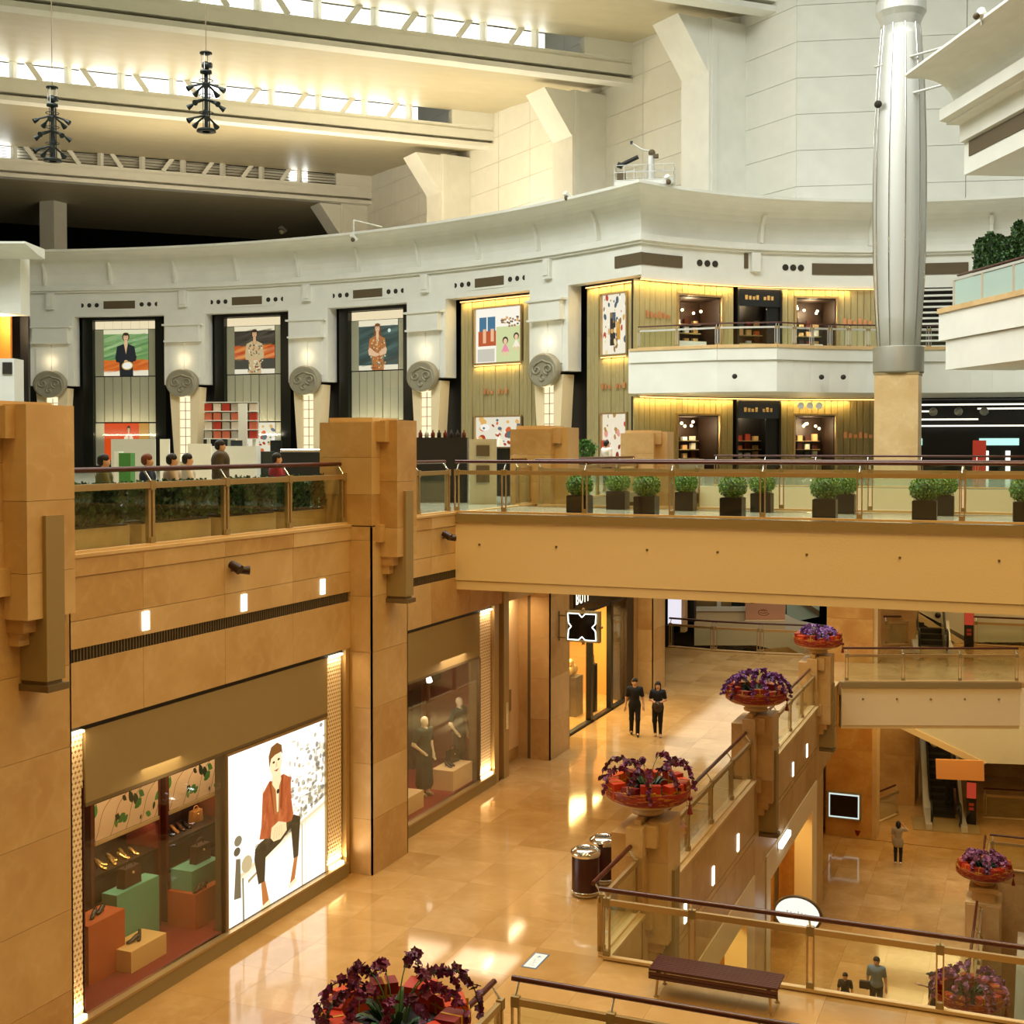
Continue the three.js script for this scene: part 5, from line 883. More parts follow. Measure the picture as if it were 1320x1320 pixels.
// black shop front in the third bay
{
  const t = thing('storefront', 'tall black shop front with glazed doors beyond the pier', 'storefront'), x = -13.05;
  mesh('fascia', box(x - 0.3, x, -3.55, -1.4, -34.95, -43.6), M.blackGloss, t);
  mesh('soffit', box(x - 2.6, x, -3.65, -3.55, -34.95, -43.6), M.black, t);
  for (const [z, w] of [[-38.4, 0.22], [-40.5, 0.22], [-34.95, 0.1]]) mesh('door_post', box(x - 0.15, x + 0.02, L3, -3.55, z, z - w), M.black, t);
  mesh('threshold', box(x - 0.15, x + 0.02, L3, L3 + 0.08, -34.95, -42.3), M.black, t);
  mesh('pane', box(x - 0.08, x - 0.06, L3 + 0.08, -3.6, -35.05, -38.4), M.shopGlass, t); mesh('pane', box(x - 0.08, x - 0.06, L3 + 0.08, -3.6, -40.7, -42.2), M.shopGlass, t);
  mesh('dark_column', box(x - 0.6, x + 0.04, L3, -1.4, -42.2, -43.0), M.darkBrown, t); mesh('steel_jamb', box(x - 0.5, x + 0.05, L3, -1.4, -43.0, -43.4), M.bronze, t);
  mesh('interior_floor', box(x - 5, x - 0.1, L3 - 0.04, L3 + 0.005, -34.95, -43.6), M.floor, t);
  mesh('interior_wall', join([box(x - 5.1, x - 5, L3, -3.5, -34.9, -43.6), box(x - 5, x - 0.3, L3, -3.5, -43.1, -43.0)]), std({ color: 0xc98f4e, roughness: 0.6 }), t);
  mesh('interior_side', box(x - 5, x - 0.6, L3, -3.5, -34.85, -34.8), M.wood, t);
  for (let k = 0; k < 3; k++) mesh('shelf', box(x - 4.95, x - 4.5, L3 + 1 + k * 0.75, L3 + 1.05 + k * 0.75, -36, -42.5), M.wood, t);
  const tx = canvasTex(512, 128, (c, w, h) => { c.fillStyle = '#000'; c.fillRect(0, 0, w, h); c.fillStyle = '#fff2d2'; c.font = 'bold 112px sans-serif'; c.textBaseline = 'middle'; c.fillText('BOTT', 20, h / 2 + 6); });
  const g = new THREE.PlaneGeometry(2.4, 0.6); g.rotateY(Math.PI / 2); const sp = onX(757, 766.5, x + 0.02); g.translate(x + 0.02, sp.y, sp.z); mesh('sign_text', g, printGlow(tx, 2.2), t);
  rectLight(6, 1.5, [x - 1.5, -3.7, -39], [x - 2, -7, -39], WARM, 40);
  const d = thing('display_stand', 'dark display stand with golden ornaments inside the black shop', 'stand'); mesh('plinth', box(x - 1.3, x - 0.7, L3, L3 + 1.3, -39.0, -39.7), M.darkBrown, d);
  for (const [dz, r, y] of [[-0.15, 0.16, 1.46], [-0.45, 0.2, 1.5], [-0.3, 0.13, 1.72]]) mesh('ornament', moved(new THREE.SphereGeometry(r, 14, 10), x - 1.0, L3 + y, -39.0 + dz), gold, d);
  const v = thing('display_stand', 'slim dark stand with glass jars inside the black shop', 'stand'); mesh('plinth', box(x - 0.7, x - 0.4, L3, L3 + 1.6, -40.0, -40.3), M.black, v); mesh('jars', join([moved(new THREE.CylinderGeometry(0.08, 0.1, 0.3, 12), x - 0.55, L3 + 1.75, -40.15), moved(new THREE.CylinderGeometry(0.06, 0.06, 0.2, 12), x - 0.55, L3 + 2.0, -40.15)]), M.chrome, v);
  // hanging star-edged light sign
  const s = thing('hanging_sign', 'black light box with notched white neon outline on the pier', 'sign'), cz = -33.9, cx = onZ(750.5, 808, -33.8).x, cy = onZ(750, 808, -33.8).y, W = 0.5, H = 0.44;
  mesh('case', box(cx - W, cx + W, cy - H, cy + H, cz - 0.1, cz + 0.1), M.bronzePanel, s);
  mesh('face', box(cx - W + 0.09, cx + W - 0.09, cy - H + 0.08, cy + H - 0.08, cz + 0.1, cz + 0.11), M.blackGloss, s);
  const a = W - 0.08, b = H - 0.07, out = [[-a, -b], [-0.1, -b], [0, -b + 0.09], [0.1, -b], [a, -b], [a - 0.02, -0.1], [a - 0.12, 0], [a - 0.02, 0.1], [a, b], [0.1, b], [0, b - 0.1], [-0.1, b], [-a, b], [-a + 0.02, 0.1], [-a + 0.1, 0], [-a + 0.02, -0.1]];
  const segs = out.map((p, i) => { const q = out[(i + 1) % out.length]; return bar([cx + p[0], cy + p[1], cz + 0.13], [cx + q[0], cy + q[1], cz + 0.13], 0.022, 0.022); });
  mesh('neon_outline', join(segs), glow(rgb(0.9, 1, 0.92), 3), s);
  mesh('knobs', join([[0, H + 0.04], [0, -H - 0.04], [W + 0.04, 0]].map(([dx, dy]) => moved(new THREE.SphereGeometry(0.05, 8, 6), cx + dx, cy + dy, cz))), M.bronze, s);
  mesh('bracket', join([bar([-12.5, cy + 0.27, cz - 0.05], [cx - W, cy + 0.27, cz], 0.03, 0.03), bar([-12.5, cy - 0.35, cz], [cx - W, cy - 0.35, cz], 0.03, 0.03), bar([-12.46, cy - 0.45, cz], [-12.46, cy + 0.4, cz], 0.03, 0.03)]), M.bronzeDark, s);
}
// small lit slots in the walls
const slotLamp = (label, x, y, z, h = 0.3, w = 0.16) => { const t = thing('wall_lamp', label, 'wall lamp', 'small slot lamps in the stone walls'); mesh('lens', box(x - 0.02, x + 0.025, y - h / 2, y + h / 2, z - w / 2, z + w / 2), M.whiteGlow, t); };
slotLamp('small lit slot lamp in the wall above the shoe shop, near the left pier', -13, -1.14, -16.38); slotLamp('small lit slot lamp in the wall above the shoe shop, centre', -13, -1.16, -19.09); slotLamp('small lit slot lamp in the wall above the lit poster', -13, -1.15, -21.8);
for (const z of [-26.1, -28.63, -31.28, -36.4, -39.11, -41.7]) slotLamp('small lit slot lamp in the wall under the void railing', -6.75, -8.25, z, 0.42, 0.16);
for (const [u, v, X] of [[300, 732, -12.98], [572, 691, -12.98]]) { const p = onX(u, v, X), t = thing('wall_camera', u < 400 ? 'dark camera cluster on the wall above the shoe shop' : 'dark camera cluster on the wall beside the footbridge', 'camera'); mesh('mount', box(p.x, p.x + 0.08, p.y - 0.06, p.y + 0.06, p.z - 0.06, p.z + 0.06), M.bronzeDark, t); mesh('head', join([moved(new THREE.CylinderGeometry(0.07, 0.09, 0.22, 10), p.x + 0.14, p.y + 0.03, p.z + 0.12, 0, 0, 1.1), moved(new THREE.CylinderGeometry(0.06, 0.08, 0.2, 10), p.x + 0.14, p.y - 0.05, p.z - 0.14, 0, 0.7, 1.5)]), std({ color: 0x2a0f0c, roughness: 0.5 }), t); }
// wall under the void railing and the shops of level 2 behind it
{
  const w = struct('wall_void');
  for (const [za, zb] of [[-14.1, -16.38], [-20.72, -22.9], [-24.5, -33.3], [-34.9, -43.7], [-45.3, -48.6], [8, -12.5]]) {
    mesh('backing', box(-7.0, -6.81, -9.7, -7.26, za, zb), M.joint, w); mesh('ledge', box(-6.9, -6.68, -7.24, -7.17, za, zb), M.stoneC, w);
    const n = Math.max(1, Math.round((za - zb) / 2.2)), st = (za - zb) / n;
    for (let i = 0; i < n; i++) for (const [y0, y1] of [[-8.58, -7.24], [-8.74, -8.6], [-9.7, -8.76]]) mesh('stone_panel', box(-6.81, -6.75 - (y1 < -8.6 && y0 > -8.8 ? 0.03 : 0), y0 + 0.004, y1 - 0.004, za - i * st - 0.004, za - (i + 1) * st + 0.004), stones(), w);
  }
  for (const [za, zb, k] of [[-24.5, -33.3, 0], [-34.9, -43.7, 1]]) {
    mesh('jamb', join([box(-7.3, -6.72, L2, -9.7, za, za - 0.6), box(-7.3, -6.72, L2, -9.7, zb, zb + 1.0), box(-7.3, -6.72, -10.5, -9.7, za - 0.6, zb + 1.0)]), M.creamPaint, w);
    mesh('recess_back', box(-9.3, -9.2, L2, -9.7, za, zb), M.marble, w); mesh('recess_side', join([box(-9.2, -7.3, L2, -10, za - 0.3, za - 0.4), box(-9.2, -7.3, L2, -10, zb + 0.6, zb + 0.5)]), M.marble, w);
    mesh('recess_glazing', box(-7.9, -7.86, L2 + 0.1, -10.5, za - 0.6, zb + 1), M.shopGlass, w); for (const z of [za - 2.6, za - 4.8, zb + 1.2]) mesh('recess_post', box(-7.95, -7.8, L2, -10.5, z, z - 0.14), M.bronzeDark, w);
    mesh('recess_floor', box(-9.3, -6.75, L2 - 0.03, L2 + 0.002, za, zb), M.floorB, w);
    rectLight(5, 0.6, [-8.3, -9.8, (za + zb) / 2], [-8.6, L2, (za + zb) / 2], WARM, 26);
  }
  mesh('end_wall', box(-8.5, -8.2, L2, -9.7, -45.3, -53.3), M.stone, w); mesh('end_paving', box(-8.2, -7.2, L2 - 0.3, L2, -53.3, -45.3), M.floorB, w);
  for (const [z, d, h, ex] of [[-36.0, 0, 'lit', 1], [-27.4, 0, 'dull', 1]]) {
    const t = thing('oval_sign', h === 'lit' ? 'white oval projecting sign in a bronze ring behind the bench railing' : 'plain cream oval projecting sign half hidden by the bench railing', 'sign');
    const cx = -6.05, cy = h === 'lit' ? -11.55 : -11.5, r = 0.62;
    const tx = canvasTex(256, 192, (x, w, hh) => { x.fillStyle = h === 'lit' ? '#f4f6ea' : '#e6dcc0'; x.fillRect(0, 0, w, hh); x.fillStyle = '#c9b8a8'; x.font = '52px serif'; x.textAlign = 'center'; x.textBaseline = 'middle'; for (let i = 0; i < 6; i++) x.fillRect(66 + i * 21, 76 + (i % 3) * 5, 8, 40 - (i % 2) * 8); });
    const f = new THREE.CircleGeometry(r, 32); f.scale(1, 0.76, 1); mesh('face', moved(f, cx, cy, z + 0.09), h === 'lit' ? printGlow(tx, 1.1) : std({ map: tx, roughness: 0.6 }), t);
    mesh('drum', moved(new THREE.CylinderGeometry(r, r, 0.16, 32), cx, cy, z, 0, Math.PI / 2, 0, [1, 1, 1]).translate(0, 0, 0), h === 'lit' ? M.bronzeDark : M.creamPaint, t).scale.set(1, 1, 1);
    t.children[1].geometry.translate(-cx, -cy, -z); t.children[1].geometry.scale(1, 0.78, 1); t.children[1].geometry.translate(cx, cy, z);
    const ring = new THREE.TorusGeometry(r + 0.03, 0.05, 8, 40); ring.scale(1, 0.77, 1); mesh('ring', moved(ring, cx, cy, z + 0.05), M.bronzeDark, t);
    mesh('bracket', join([bar([-6.75, cy + 0.15, z], [cx - r + 0.02, cy + 0.15, z], 0.03, 0.03), bar([-6.72, cy - 0.2, z], [-6.72, cy + 0.35, z], 0.03, 0.03)]), M.bronzeDark, t);
  }
  const lp = thing('tube_lamp', 'bright tube lamp over the lower shop door', 'lamp'); mesh('tube', box(-6.7, -6.6, -9.95, -9.8, -36.6, -38.0), glow(rgb(0.95, 1, 1), 5), lp); mesh('mount', box(-6.75, -6.7, -10.0, -9.75, -36.5, -38.1), M.steel, lp);
}
// ───────────────────────── flower bowls ─────────────────────────
const redBox = [std({ color: 0x9c2415, roughness: 0.35 }), std({ color: 0xb8361a, roughness: 0.3 }), std({ color: 0x7c1a12, roughness: 0.4 }), std({ color: 0xc9481c, roughness: 0.3 })];
const ribbon = std({ color: 0xc9962e, metalness: 0.45, roughness: 0.35 });
const petalMats = { deep: [std({ color: 0x6a1a4c, roughness: 0.6 }), std({ color: 0x531240, roughness: 0.6 })], mid: [std({ color: 0x7c3a86, roughness: 0.6 }), std({ color: 0x5e2462, roughness: 0.6 })], pale: [std({ color: 0x9a74b8, roughness: 0.6 }), std({ color: 0x7a4f96, roughness: 0.6 })], rose: [std({ color: 0xa8688c, roughness: 0.6 }), std({ color: 0x80466e, roughness: 0.6 })] };
const leafDark = std({ color: 0x16301a, roughness: 0.5 }), leafMid = std({ color: 0x2c5428, roughness: 0.5 });
const brocade = std({ map: dataTex(128, (u, v) => { const g = fbm(u * 12, v * 12, 12, 3, 2), q = fbm(u * 20, v * 20, 20, 2, 7); return q > 0.62 ? hex(0xb4702a) : mixc(hex(0xa8281a), hex(0x64120c), g); }, true, 0.5), roughness: 0.4 });
function flowerGeo(r) {   // open five-petalled blossom facing +y
  const P = [], I = [];
  for (let k = 0; k < 5; k++) { const a = k / 5 * Math.PI * 2, b = P.length / 3, c = Math.cos(a), s = Math.sin(a), w = 0.42; P.push(0, 0, 0, c * r * 0.6 - s * r * w, r * 0.18, s * r * 0.6 + c * r * w, c * r, r * 0.02, s * r, c * r * 0.6 + s * r * w, r * 0.18, s * r * 0.6 - c * r * w); I.push(b, b + 1, b + 2, b, b + 2, b + 3); }
  const b = P.length / 3; P.push(-r * 0.18, r * 0.2, 0, r * 0.18, r * 0.2, 0.0, 0, r * 0.42, r * 0.2); I.push(b, b + 1, b + 2);
  return geom(P, null, new Array(P.length / 3 * 2).fill(0), I);
}
function leafGeo(L, W) { const P = [0, 0, 0, -W, L * 0.16, L * 0.35, 0, L * 0.1, L * 0.4, W, L * 0.16, L * 0.35, -W * 0.7, L * 0.2, L * 0.75, 0, L * 0.14, L * 0.78, W * 0.7, L * 0.2, L * 0.75, 0, L * 0.04, L], I = [0, 2, 1, 0, 3, 2, 1, 2, 5, 1, 5, 4, 2, 3, 6, 2, 6, 5, 4, 5, 7, 5, 6, 7]; return geom(P, null, new Array(16).fill(0), I); }
function bowl(label, x, y, z, tone, nSprays, long, sc = 1) {
  const t = thing('flower_bowl', label, 'flower bowl', 'festive orchid bowls', [x, y, z], 0.4);
  const pm = petalMats[tone];
  mesh('dish', lathe([[0, 0], [0.34, 0], [0.36, 0.05], [0.3, 0.1], [0.42, 0.16], [0.72, 0.25], [0.8, 0.3], [0.74, 0.3], [0, 0.27]].map(([a, b]) => [a * sc, b * sc]), 40), M.stoneC, t);
  mesh('brocade_rim', lathe([[0.76, 0.28], [0.88, 0.36], [0.9, 0.56], [0.86, 0.58], [0.82, 0.38], [0.7, 0.3]].map(([a, b]) => [a * sc, b * sc]), 40), brocade, t);
  mesh('soil', lathe([[0.84, 0.36], [0.5, 0.46], [0, 0.48]].map(([a, b]) => [a * sc, b * sc]).reverse(), 24), M.black, t);
  const nb = 11;
  for (let i = 0; i < nb; i++) {
    const a = i / nb * Math.PI * 2 + rr(-0.1, 0.1), w = rr(0.3, 0.42) * sc, h = rr(0.26, 0.36) * sc, d = rr(0.2, 0.28) * sc, R = 0.74 * sc;
    const g = mesh('gift_box', moved(box(-w / 2, w / 2, 0, h, -d / 2, d / 2), Math.sin(a) * R, 0.4 * sc, Math.cos(a) * R, a, rr(-0.12, 0.05)), redBox[i % 4], t);
    const rb = [moved(box(-w / 2 - 0.004, w / 2 + 0.004, h * 0.46, h * 0.56, -d / 2 - 0.004, d / 2 + 0.004), 0, 0, 0), box(-0.016, 0.016, -0.003, h + 0.004, -d / 2 - 0.004, d / 2 + 0.004)];
    for (const s of [-1, 1]) { const to = new THREE.TorusGeometry(0.05 * sc, 0.012 * sc, 5, 10); rb.push(moved(to, s * 0.045 * sc, h * 0.55, d / 2 + 0.015, 0, 0, s * 0.5, [1, 0.6, 1])); }
    mesh('ribbon', moved(join(rb), Math.sin(a) * R, 0.4 * sc, Math.cos(a) * R, a, 0), ribbon, g);
  }
  const lv = []; for (let i = 0; i < 26; i++) { const a = rr(0, 6.28); lv.push(moved(leafGeo(rr(0.3, 0.5) * sc, 0.05 * sc), Math.sin(a) * 0.12, 0.45 * sc, Math.cos(a) * 0.12, a, rr(-0.9, -0.1))); }
  mesh('leaves', join(lv.slice(0, 15)), leafDark, t); mesh('leaves', join(lv.slice(15)), leafMid, t);
  for (let i = 0; i < nSprays; i++) {
    const a = i / nSprays * Math.PI * 2 + rr(-0.16, 0.16), R = (long ? rr(0.88, 1.06) : rr(0.7, 0.88)) * sc, H = (long ? rr(0.95, 1.12) : rr(0.86, 1.02)) * sc, e = (long ? rr(0.42, 0.68) : rr(0.5, 0.62)) * sc, r0 = 0.12 * sc;
    const pt = (r, y) => [Math.sin(a) * r, y, Math.cos(a) * r], pts = [pt(r0, 0.45 * sc), pt(r0 + 0.12 * sc, H * 0.82), pt(R * 0.55, H), pt(R * 0.86, H * 0.86), pt(R, e)];
    const st = mesh('orchid_stem', tube(pts, 0.008 * sc, 5), leafMid, t);
    const c = new THREE.CatmullRomCurve3(pts.map((p) => V(...p))), fl = [];
    const n = long ? 34 : 28;
    for (let k = 0; k < n; k++) { const q = c.getPointAt(0.42 + 0.58 * k / (n - 1)), s = (long ? 0.074 : 0.075) * sc * (1 - 0.35 * k / n); fl.push(moved(flowerGeo(s), q.x + rr(-0.045, 0.045) * sc, q.y + rr(-0.04, 0.04) * sc, q.z + rr(-0.045, 0.045) * sc, rr(0, 6.28), rr(0.3, 1.9))); }
    mesh('blossoms', join(fl), pm[i % 2], st);
  }
  mesh('tassel', join([moved(new THREE.ConeGeometry(0.06 * sc, 0.3 * sc, 10), 0.9 * sc * Math.sin(1.2), 0.2 * sc, 0.9 * sc * Math.cos(1.2)), moved(new THREE.SphereGeometry(0.06 * sc, 8, 6), 0.9 * sc * Math.sin(1.2), 0.38 * sc, 0.9 * sc * Math.cos(1.2))]), redBox[2], t);
  return t;
}
bowl('bowl of deep purple arching orchids and red gift boxes on the nearest pier', -6.92, L3 + 1.5, ZP[0] + 0.1, 'deep', 11, true, 1.0);
bowl('bowl of dark purple orchids with gold-bowed boxes beside the waste bins', -6.88, L3 + 1.72, ZP[1], 'deep', 10, true, 0.92);
bowl('bowl of violet orchids on the middle pier of the void', -6.88, L3 + 1.72, ZP[2], 'mid', 15, true, 0.92);
bowl('bowl of pale lilac orchids on the last pier by the far bridge', -6.84, L3 + 1.72, ZP[3], 'pale', 18, false, 0.92);
bowl('bowl of pink-violet orchids on the lowest floor near the corner railing', -1.4, L2 + 1.6, ZP[3], 'rose', 18, false, 1.0);
bowl('bowl of mauve orchids on the lowest floor near the escalator', -1.4, L2 + 1.6, ZP[2], 'rose', 16, true, 0.98);

// ───────────────────────── bench, bins, floor sign ─────────────────────────
{
  const t = thing('bench', 'low backless bench of red-brown slats on metal legs', 'bench'), x0 = -5.64, x1 = -3.58, y = -6.74;
  for (let i = 0; i < 9; i++) { const z = -19.52 - i * 0.066; mesh('slat', box(x0, x1, y - 0.03 + (i === 0 || i === 8 ? -0.012 : 0), y, z, z - 0.056), M.slat, t); }
  for (let i = 0; i < 2; i++) mesh('front_slat', box(x0, x1, y - 0.1 - i * 0.06, y - 0.05 - i * 0.06, -19.5, -19.525), M.slat, t);
  mesh('end_rail', join([box(x0 + 0.12, x0 + 0.17, y - 0.09, y - 0.03, -19.52, -20.1), box(x1 - 0.17, x1 - 0.12, y - 0.09, y - 0.03, -19.52, -20.1)]), M.bronzeDark, t);
  for (const x of [x0 + 0.14, x1 - 0.14]) for (const z of [-19.57, -20.05]) { const l = mesh('leg', rod([x, y - 0.05, z], [x + (x < -4.6 ? -0.03 : 0.03), L3 + 0.03, z + (z > -19.8 ? 0.02 : -0.02)], 0.022), M.bronze, t); mesh('foot', moved(new THREE.CylinderGeometry(0.035, 0.045, 0.03, 12), x + (x < -4.6 ? -0.03 : 0.03), L3 + 0.015, z + (z > -19.8 ? 0.02 : -0.02)), M.bronze, l); }
}
for (const [x, z, l] of [[-8.08, -23.5, 'round dark red waste bin with steel lid, standing clear of the pier'], [-7.98, -24.35, 'round dark red waste bin with steel lid, tucked behind the first bin']]) {
  const t = thing('waste_bin', l, 'waste bin', 'pair of waste bins', [x, L3, z]), r = 0.27;
  mesh('body', lathe([[0, 0.12], [r - 0.01, 0.12], [r, 0.14], [r, 0.82], [0, 0.82]], 32), std({ color: 0x3a120c, roughness: 0.3 }), t);
  mesh('base_ring', lathe([[0, 0], [r - 0.05, 0], [r - 0.04, 0.04], [r - 0.05, 0.08], [r + 0.01, 0.1], [r + 0.01, 0.13], [0, 0.13]], 32), M.chrome, t);
  mesh('lid', lathe([[r + 0.01, 0.80], [r + 0.025, 0.84], [r + 0.02, 0.89], [r - 0.05, 0.94], [0.13, 0.965], [0.11, 0.93], [0.11, 0.9]], 32), M.chrome, t);
  mesh('opening', lathe([[0, 0.91], [0.115, 0.91], [0.115, 0.9], [0, 0.9]], 24), M.black, t);
}
{
  const t = thing('floor_sign', 'white floor sticker with blue print and border', 'sign');
  const tx = canvasTex(128, 256, (x, w, h) => { x.fillStyle = '#4a74a0'; x.fillRect(0, 0, w, h); x.fillStyle = '#eef3f4'; x.fillRect(12, 14, w - 24, h - 28); x.strokeStyle = '#3d6fae'; x.lineWidth = 6; x.beginPath(); x.moveTo(64, 46); x.lineTo(64, 86); x.moveTo(40, 66); x.lineTo(88, 66); x.moveTo(64, 46); x.lineTo(52, 58); x.moveTo(64, 46); x.lineTo(76, 58); x.stroke(); for (let i = 0; i < 5; i++) { x.lineWidth = 4; x.beginPath(); x.moveTo(36, 110 + i * 24); x.lineTo(92 - (i % 2) * 14, 110 + i * 24); x.stroke(); x.beginPath(); x.moveTo(50 + i * 6, 104 + i * 24); x.lineTo(50 + i * 6, 118 + i * 24); x.stroke(); } });
  const g = new THREE.PlaneGeometry(0.27, 0.66); g.rotateX(-Math.PI / 2); g.translate(-7.83, L3 + 0.006, -20.15); mesh('print', g, std({ map: tx, roughness: 0.4 }), t);
  mesh('film', box(-7.965, -7.695, L3, L3 + 0.005, -20.48, -19.82), std({ color: 0x6d8398, roughness: 0.4 }), t);
}
// ───────────────────────── potted box balls on the bridge ─────────────────────────
function leafBall(n, r, sx, sy, s) { const out = []; for (let i = 0; i < n; i++) { const u = rr(-1, 1), a = rr(0, 6.283), q = Math.sqrt(1 - u * u), k = r * rr(0.82, 1.04); const g = geom([-s, 0, 0, s, 0, 0, s * 0.6, s * 1.6, 0, -s * 0.6, s * 1.6, 0], null, [0, 0, 1, 0, 1, 1, 0, 1], [0, 1, 2, 0, 2, 3]); out.push(moved(g, q * Math.cos(a) * k * sx, u * k * sy, q * Math.sin(a) * k * sx, rr(0, 6.28), rr(-1.2, 1.2), rr(-1, 1))); } return join(out); }
const boxLeaf = [std({ color: 0x5c8a2c, roughness: 0.6 }), std({ color: 0x3f6a20, roughness: 0.6 }), std({ color: 0x7da63c, roughness: 0.6 })], potBlack = std({ color: 0x0e0c0b, roughness: 0.35 });
{
  const t = thing('potted_box_ball', 'clipped box ball in a square black pot behind the near bridge railing', 'potted plant', 'potted box balls on the bridge', [-10.0, 0, -28.62]);
  mesh('pot', join([box(-0.25, 0.25, 0.0, 0.46, -0.25, 0.25)]), potBlack, t); mesh('soil', box(-0.23, 0.23, 0.46, 0.47, -0.23, 0.23), M.darkBrown, t);
  mesh('inner_ball', moved(new THREE.IcosahedronGeometry(0.26, 2), 0, 0.70, 0, 0, 0, 0, [1, 0.82, 1]), boxLeaf[1], t);
  for (let i = 0; i < 3; i++) { const f = mesh('foliage', moved(leafBall(420, 0.31, 1.05, 0.86, 0.02), 0, 0.70, 0), boxLeaf[i], t); f.userData.kind = 'stuff'; }
  for (const x of [-8.36, -6.33, -4.26, -2.16, -0.15, 1.9]) copyOf(t, [x, 0, -28.62 + rr(-0.05, 0.05)], rr(0, 0.05));
  for (const x of [-10.0, -8.21, -6.25, -4.25, -1.98]) copyOf(t, [x, 0, -31.62], rr(0, 0.05), 'clipped box ball in a square black pot at the far bridge railing');
}
// clipped hedge columns on the right balcony
{
  const A = [-3.6, -54.8], d = [0.496, 0.868], n = [-0.868, 0.496];
  const t = thing('hedge_column', 'dark clipped evergreen column behind the frosted railing', 'hedge', 'evergreen columns on the balcony', [0, 0, 0]);
  mesh('stem', moved(new THREE.CylinderGeometry(0.05, 0.06, 0.6, 8), 0, 0.3, 0), M.darkBrown, t);
  mesh('inner_foliage', moved(new THREE.CylinderGeometry(0.14, 0.18, 2.2, 10), 0, 1.4, 0), leafMid, t);
  for (let i = 0; i < 2; i++) { const out = []; for (let k = 0; k < 700; k++) { const a = rr(0, 6.28), y = rr(0.3, 2.65), r = 0.25 * (y > 2.4 ? (2.75 - y) / 0.35 : 1) * rr(0.75, 1.1), s = 0.04; out.push(moved(geom([-s, 0, 0, s, 0, 0, s * 0.5, s * 2.2, 0, -s * 0.5, s * 2.2, 0], null, [0, 0, 1, 0, 1, 1, 0, 1], [0, 1, 2, 0, 2, 3]), Math.cos(a) * r, y, Math.sin(a) * r, rr(0, 6.28), rr(-1, 1), rr(-1, 1))); } const f = mesh('foliage', join(out), [std({ color: 0x1e3a18, roughness: 0.6 }), std({ color: 0x37601f, roughness: 0.6 })][i], t); f.userData.kind = 'stuff'; }
  const place = (s, k) => [A[0] + d[0] * s - n[0] * 0.9, 7.22, A[1] + d[1] * s - n[1] * 0.9];
  t.position.set(...place(1.6)); for (let i = 1; i < 16; i++) { const c = copyOf(t, place(1.6 + i * 0.72), i * 1.7); c.scale.y = 0.86 + (i * 37 % 10) * 0.026; }
  const pl = thing('planter_trough', 'long dark trough under the clipped hedge', 'planter'); mesh('trough', runProfile([A[0] + d[0] * 1.1, A[1] + d[1] * 1.1], [A[0] + d[0] * 12, A[1] + d[1] * 12], n, [[-0.6, 7.22], [-0.6, 7.6], [-1.25, 7.6], [-1.25, 7.22]].reverse()), M.bronzeDark, pl);
}
// hedge boxes behind the terrace railing
{
  const mk = (z0, z1, lab) => {
    const t = thing('hedge_planter', lab, 'planter', 'hedge planters on the terrace');
    mesh('trough', box(-14.15, -13.55, 0.0, 0.34, z0, z1), M.stoneB, t); mesh('liner', box(-14.12, -13.58, 0.34, 0.37, z0 - 0.02, z1 + 0.02), M.black, t);
    mesh('inner_foliage', box(-14.05, -13.65, 0.4, 0.92, z0 - 0.1, z1 + 0.1), leafMid, t);
    for (let i = 0; i < 2; i++) { const out = []; const N = Math.round((z0 - z1) * 420); for (let k = 0; k < N; k++) { const s = 0.035; out.push(moved(geom([-s, 0, 0, s, 0, 0, s * 0.4, s * 2.6, 0, -s * 0.4, s * 2.6, 0], null, [0, 0, 1, 0, 1, 1, 0, 1], [0, 1, 2, 0, 2, 3]), rnd() < 0.6 ? rr(-13.66, -13.56) : rr(-14.1, -13.6), rr(0.38, 1.0), rr(z0, z1), rr(0, 6.28), rr(-1, 1), rr(-1, 1))); } const f = mesh('foliage', join(out), i ? leafMid : leafDark, t); f.userData.kind = 'stuff'; }
  };
  mk(-14.7, -16.7, 'dark hedge in a stone trough behind the terrace railing, beside the left pier'); mk(-17.0, -18.9, 'dark hedge in a stone trough behind the terrace railing, second box'); mk(-19.2, -21.0, 'dark hedge in a stone trough behind the terrace railing, third box'); mk(-21.3, -22.85, 'dark hedge in a stone trough behind the terrace railing, beside the right pier');
}
